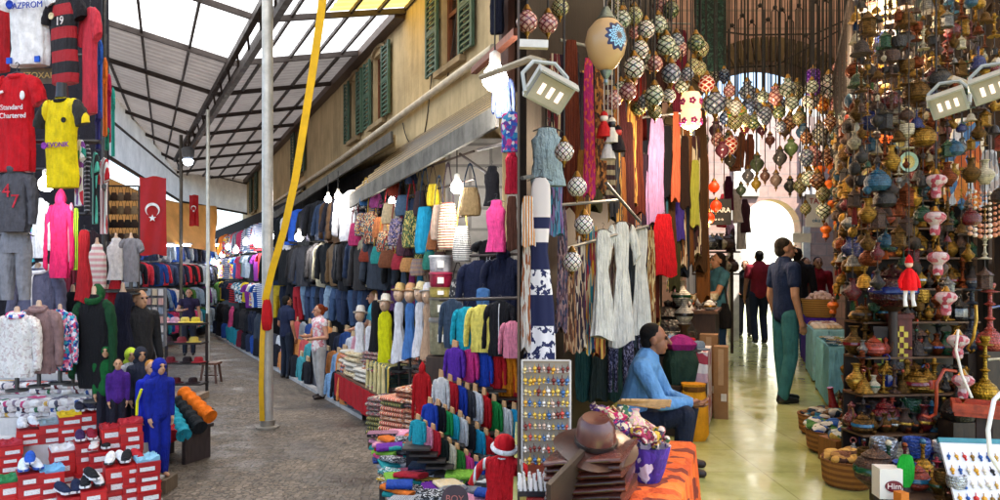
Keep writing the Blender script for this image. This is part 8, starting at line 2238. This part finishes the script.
for i, (px, y, r, h, lb) in enumerate([(908, 162, 10, '#9ab89a', 'pale green ringed plate hanging under the purple fish'), (900, 142, 8, '#58686a', 'grey green plate left of the purple fish'), (868, 176, 9, '#8a6a3a', 'bronze plate hanging over the shelves'), (876, 212, 9, '#5a3a28', 'dark copper plate hanging over the shelves')]):
    t = thing('wall_plate', lb, 'plate', at(px, y, 4.75 if i < 2 else 5.4), R(5), 'hanging plates')
    rr_ = sz(r, 4.8)
    part('plate', MB().lathe([(.2, 0), (.6, .02), (.95, .10), (1, .14), (.93, .14), (.58, .06), (0, .05)], 20).mesh('plate'), plain(h, .3, .2), t, rot=(R(90), 0, 0), scale=rr_)
    part('ring', MB().lathe([(.50, .062), (.56, .075), (.66, .10), (.60, .075)], 20).mesh('ring'), plain('#c8b060', .3, .4), t, rot=(R(90), 0, 0), scale=rr_)
    part('string', MB().tube([(0, 0, rr_), (0, 0, 1.1)], .003, 4).mesh('string'), plain('#2a2018', .6), t)
rj = trinket('jar', at(893, 306, 4.9) - Vector((0, 0, 0)), .30, 'round and dark beside the red marionette', 'large jars', ('#3a0c14', 'wine red', .2, 0))
solo('jar_stand', MB().lathe([(.09, -(at(893, 306, 4.9).z - FZ) + .002), (.09, -(at(893, 306, 4.9).z - FZ) + .03), (.03, -(at(893, 306, 4.9).z - FZ) + .06), (.03, -.04), (.08, -.001)], 12), wood('#2c1c12'), 'tall turned stand under the wine red jar', 'stand', at(893, 306, 4.9))
# shop front
sf = thing('shop_front', 'glazed wooden shop front at the right edge of the hall', 'shop front', (hallR(5.0) , 5.0, 0), math.atan2(1, .40))
L = 2.2
mb = MB()
for x in (0, .55, 1.1, 1.65, L): mb.box((x, 0, (FZ + 6.2) / 2), (.07, .08, 6.2 - FZ))
for z in (FZ + .5, 2.85, 3.7, 4.6): mb.box((L / 2, 0.002, z), (L, .076, .07))
part('frame', mb.mesh('frame', False), wood('#4a3828'), sf)
for k in range(4):
    part('pane', MB().box((.275 + .55 * k, -.01, 3.28), (.476, .012, .78)).box((.275 + .55 * k, -.01, 2.1), (.476, .012, 1.4)).mesh('pane', False), plain('#2c383c', .08, 0, .9, .3, 2), sf)
part('stall_riser', MB().box((L / 2, 0, FZ + .25), (L - .004, .06, .46)).mesh('riser', False), wood('#3a2a1e'), sf)
part('transom', MB().box((L / 2, -.02, 4.15), (L - .08, .02, .8)).box((L / 2, -.02, 5.4), (L - .08, .02, 1.5)).mesh('transom', False), plain('#4a4038', .4), sf)
for i, (px, y0, y1, w, D, cs, lb) in enumerate([(966, 118, 206, 30, 4.9, ['#d88840', '#e8d8c0', '#4878b0', '#c0c8d8', '#b85a28'], 'orange and blue painted cloth on the shop front'), (990, 150, 196, 14, 4.6, ['#e0e0e4', '#a8a8b0', '#d8c8c0'], 'pale printed cloth on the shop front')]):
    HX('painted_cloth', lb, 'cloth', px, y0, y1, w, D, print_cloth(cs, 4), 'scarf', None, -30, hanger=False)
for i in range(7):
    t = thing('bead_string', 'string of salmon and white beads on the shop front, %s from the left' % ORD[i], 'beads', at(970 + 5 * i, 190, 4.5), 0, 'bead strings on the shop front')
    mb = MB()
    for k in range(9): mb.ball((0, 0, -.035 * k - .02 * math.sin(PI * i / 6)), .011 + .004 * (k > 5), 8, 6)
    part('beads', mb.mesh('beads'), plain(['#d8a080', '#e0d0c0', '#c88060'][i % 3], .3), t)
    part('cord', MB().tube([(0, 0, .01), (0, 0, .35)], .003, 4).mesh('cord'), plain('#2a2018', .6), t)
# floor baskets
for i, (px, D, r, lb, c1) in enumerate([(822, 5.95, .19, 'farthest round basket of scarves on the hall floor', ['#2c3c48', '#c8c0b0', '#7a5a38', '#3888a0']), (835, 5.35, .21, 'middle round basket of bright purses on the hall floor', ['#2858a0', '#487838', '#d8d0c0', '#1c2430']), (848, 4.5, .16, 'nearest round basket of brown pieces on the hall floor', ['#a87838', '#6a3c1c', '#c89848', '#4a2814'])]):
    t = thing('floor_basket', lb, 'basket', onfloor(px, D, FZ + .002), 0, 'round baskets on the hall floor')
    part('basket', MB().lathe([(r * .8, 0), (r * .95, .03), (r, .14), (r * 1.04, .17), (r * .94, .17), (r * .85, .10)], 20).mesh('basket'), stripe('#7a4a1c', '#a06a2c', 26, 2, .5), t)
    mb = MB()
    for k in range(26):
        a, q = random.uniform(0, 6.28), r * .8 * math.sqrt(random.random())
        mb.ball((q * math.cos(a), q * math.sin(a), .15 + random.uniform(0, .06)), random.uniform(.035, .06), 8, 6, (1.2, .8, .6))
    part('contents', mb.mesh('contents'), print_cloth(c1, 12), t)
wc = thing('wooden_crate', 'low square wooden crate in front of the middle basket', 'crate', onfloor(843, 5.05, FZ + .002), R(10))
part('crate_box', MB().box((0, 0, .09), (.26, .2, .17)).mesh('crate', False), wood('#8a5420'), wc)
mb = MB()
for k in range(14): mb.ball((random.uniform(-.1, .1), random.uniform(-.07, .07), .19), random.uniform(.025, .04), 8, 6)
part('contents', mb.mesh('contents'), print_cloth(['#6a8838', '#d8d8c8', '#385878', '#c8a040'], 12), wc)
solo('dark_boot', MB().lathe([(.05, 0), (.055, .2), (.06, .42), (.045, .43)], 14), plain('#1c1816', .4), 'dark cylindrical stand right of the floor baskets', 'stand', onfloor(857, 5.2, FZ + .001))
solo('red_bottle', MB().lathe([(.05, 0), (.055, .18), (.03, .28), (.02, .38), (.025, .40)], 14), plain('#8a2428', .25), 'tall dusky red bottle behind the floor baskets', 'bottle', onfloor(838, 6.0, FZ + .001), (R(4), R(-12), 0))
# white box with emblem, blue bowl, green cloth, board of jewellery
wb = thing('white_box', 'white box with a maroon oval emblem at the lower right', 'box', Vector((at(884, 497, 3.75).x, 3.72, 1.022)), R(-6))
part('box_body', MB().box((0, 0, .08), (.115, .10, .158)).mesh('box', False), plain('#d8d4cc', .5, vary=.06), wb)
part('emblem', MB().lathe([(.040, 0), (.040, .004)], 20, sx=1.1, sy=.75).mesh('emblem'), plain('#6a1424', .4), wb, (.012, -.0505, .07), (R(90), 0, 0))
words('lettering', 'Him', .042, plain('#e8d8d0', .5), wb, (.012, -.056, .07))
solo('orange_box', MB().box((0, 0, .032), (.05, .05, .062)), plain('#c87018', .6), 'small orange box in front of the white one', 'box', (at(899, 495, 3.62).x, 3.60, 1.022), (0, 0, R(15)))
trinket('bowl', Vector((at(903, 462, 3.85).x, 3.84, 1.12)), .055, 'wide and enamelled behind the green cloth', 'bowls', ('#28489a', 'blue', .2, 0))
solo('bowl_stand', MB().lathe([(.05, -.098), (.035, -.08), (.035, -.02), (.05, -.001)], 12), wood('#3a281c'), 'low turned stand under the blue bowl', 'stand', (at(903, 462, 3.85).x, 3.84, 1.12))
solo('green_cloth', MB().rings([ell(0, 0, z, rx, .012, 12, .1, 4, z * 20) for z, rx in ((-.16, .018), (-.12, .04), (-.05, .05), (0, .035), (.01, .02))]), fab('#149028'), 'bright green cloth hanging from the edge of the blue bowl', 'cloth', (at(908, 448, 3.68).x, 3.70, 1.24))
jb = thing('jewellery_board', 'white slanted board hung with brooches and pendants at the right edge', 'display board', Vector((2.48, 3.50, 1.022)), R(-8), tilt=(R(0), 0))
part('board', MB().box((0, .10, .15), (.36, .016, .34), 0, R(-32)).mesh('board', False), plain('#d8d8dc', .5, vary=.06), jb)
part('edge_strip', MB().box((0, .193, .30), (.37, .025, .025), 0, R(-32)).mesh('edge', False), plain('#1c7a88', .4), jb)
for i in range(36):
    c, r = i % 9, i // 9
    h = random.choice(['#c83028', '#d8a030', '#2858a0', '#c8a050', '#1c1c20', '#d8d0c0', '#d06020', '#8a6a2c'])
    v = -.12 + .072 * r
    p = Vector((-.155 + .038 * c, .10 + v * math.sin(R(32)) - .014 * math.cos(R(32)) , .15 + v * math.cos(R(32))))
    solo('pendant', em, plain(h, .3, .3), '%s pendant on the white board, row %s from the bottom, %s from the left' % (cname(h), ORD[r], ORD[c]), 'pendant', jb.location + Matrix.Rotation(R(-8), 3, 'Z') @ p, (R(-32), R(random.uniform(-20, 20)), 0), random.uniform(.009, .014), 'pendants on the white board')
rt = thing('red_tray', 'orange red carved tray behind the white jewellery board', 'tray', at(984, 412, 4.1), R(-30))
part('tray', MB().box((0, 0, 0), (.30, .20, .04), 0, 0).box((0, -.10, .03), (.32, .02, .05)).box((0, .10, .03), (.32, .02, .05)).box((-.15, 0, .03), (.02, .18, .049)).box((.15, 0, .03), (.02, .18, .049)).mesh('tray', False), plain('#b04424', .45, vary=.5, scale=30), rt)
part('tray_stand', MB().beam((0, 0, -.02), (0, 0, -(at(984, 412, 4.1).z - FZ) + .002), .08).mesh('stand', False), wood('#3a2418'), rt)
solo('white_cable', MB().tube([at(958, 330, 3.9), at(956, 350, 3.85), at(962, 375, 3.8), at(972, 398, 3.75)], .007, 8), plain('#d8d0c0', .5), 'cream hose curving down beside the pink lamps', 'hose')
solo('white_ring', MB().tube([at(1006, 388, 3.2), at(994, 400, 3.2), at(988, 430, 3.2), at(990, 455, 3.2), at(1000, 470, 3.2)], .010, 10), plain('#e8e8e8', .4), 'thick white ring at the right edge of the photo', 'ring')
for i, (px, y1, D, h, c) in enumerate([(985, 400, 4.6, .42, ('#b89028', 'gold', .3, .8)), (958, 420, 4.5, .5, ('#1a1410', 'black', .3, 0)), (972, 352, 4.9, .5, ('#2c3848', 'slate', .2, 0)), (990, 350, 4.8, .46, ('#a83c30', 'red', .2, 0))]):
    p = at(px, y1, D)
    trinket('hookah', p, h, 'standing tall before the shop front, %s of four' % ORD[i], 'tall water pipes', c)
    solo('pipe_stand', MB().box((0, 0, -(p.z - FZ) / 2), (.16, .16, p.z - FZ - .004)), wood('#2c1e14'), 'dark stand under the %s tall water pipe' % c[1], 'stand', p, group='stands under the water pipes')
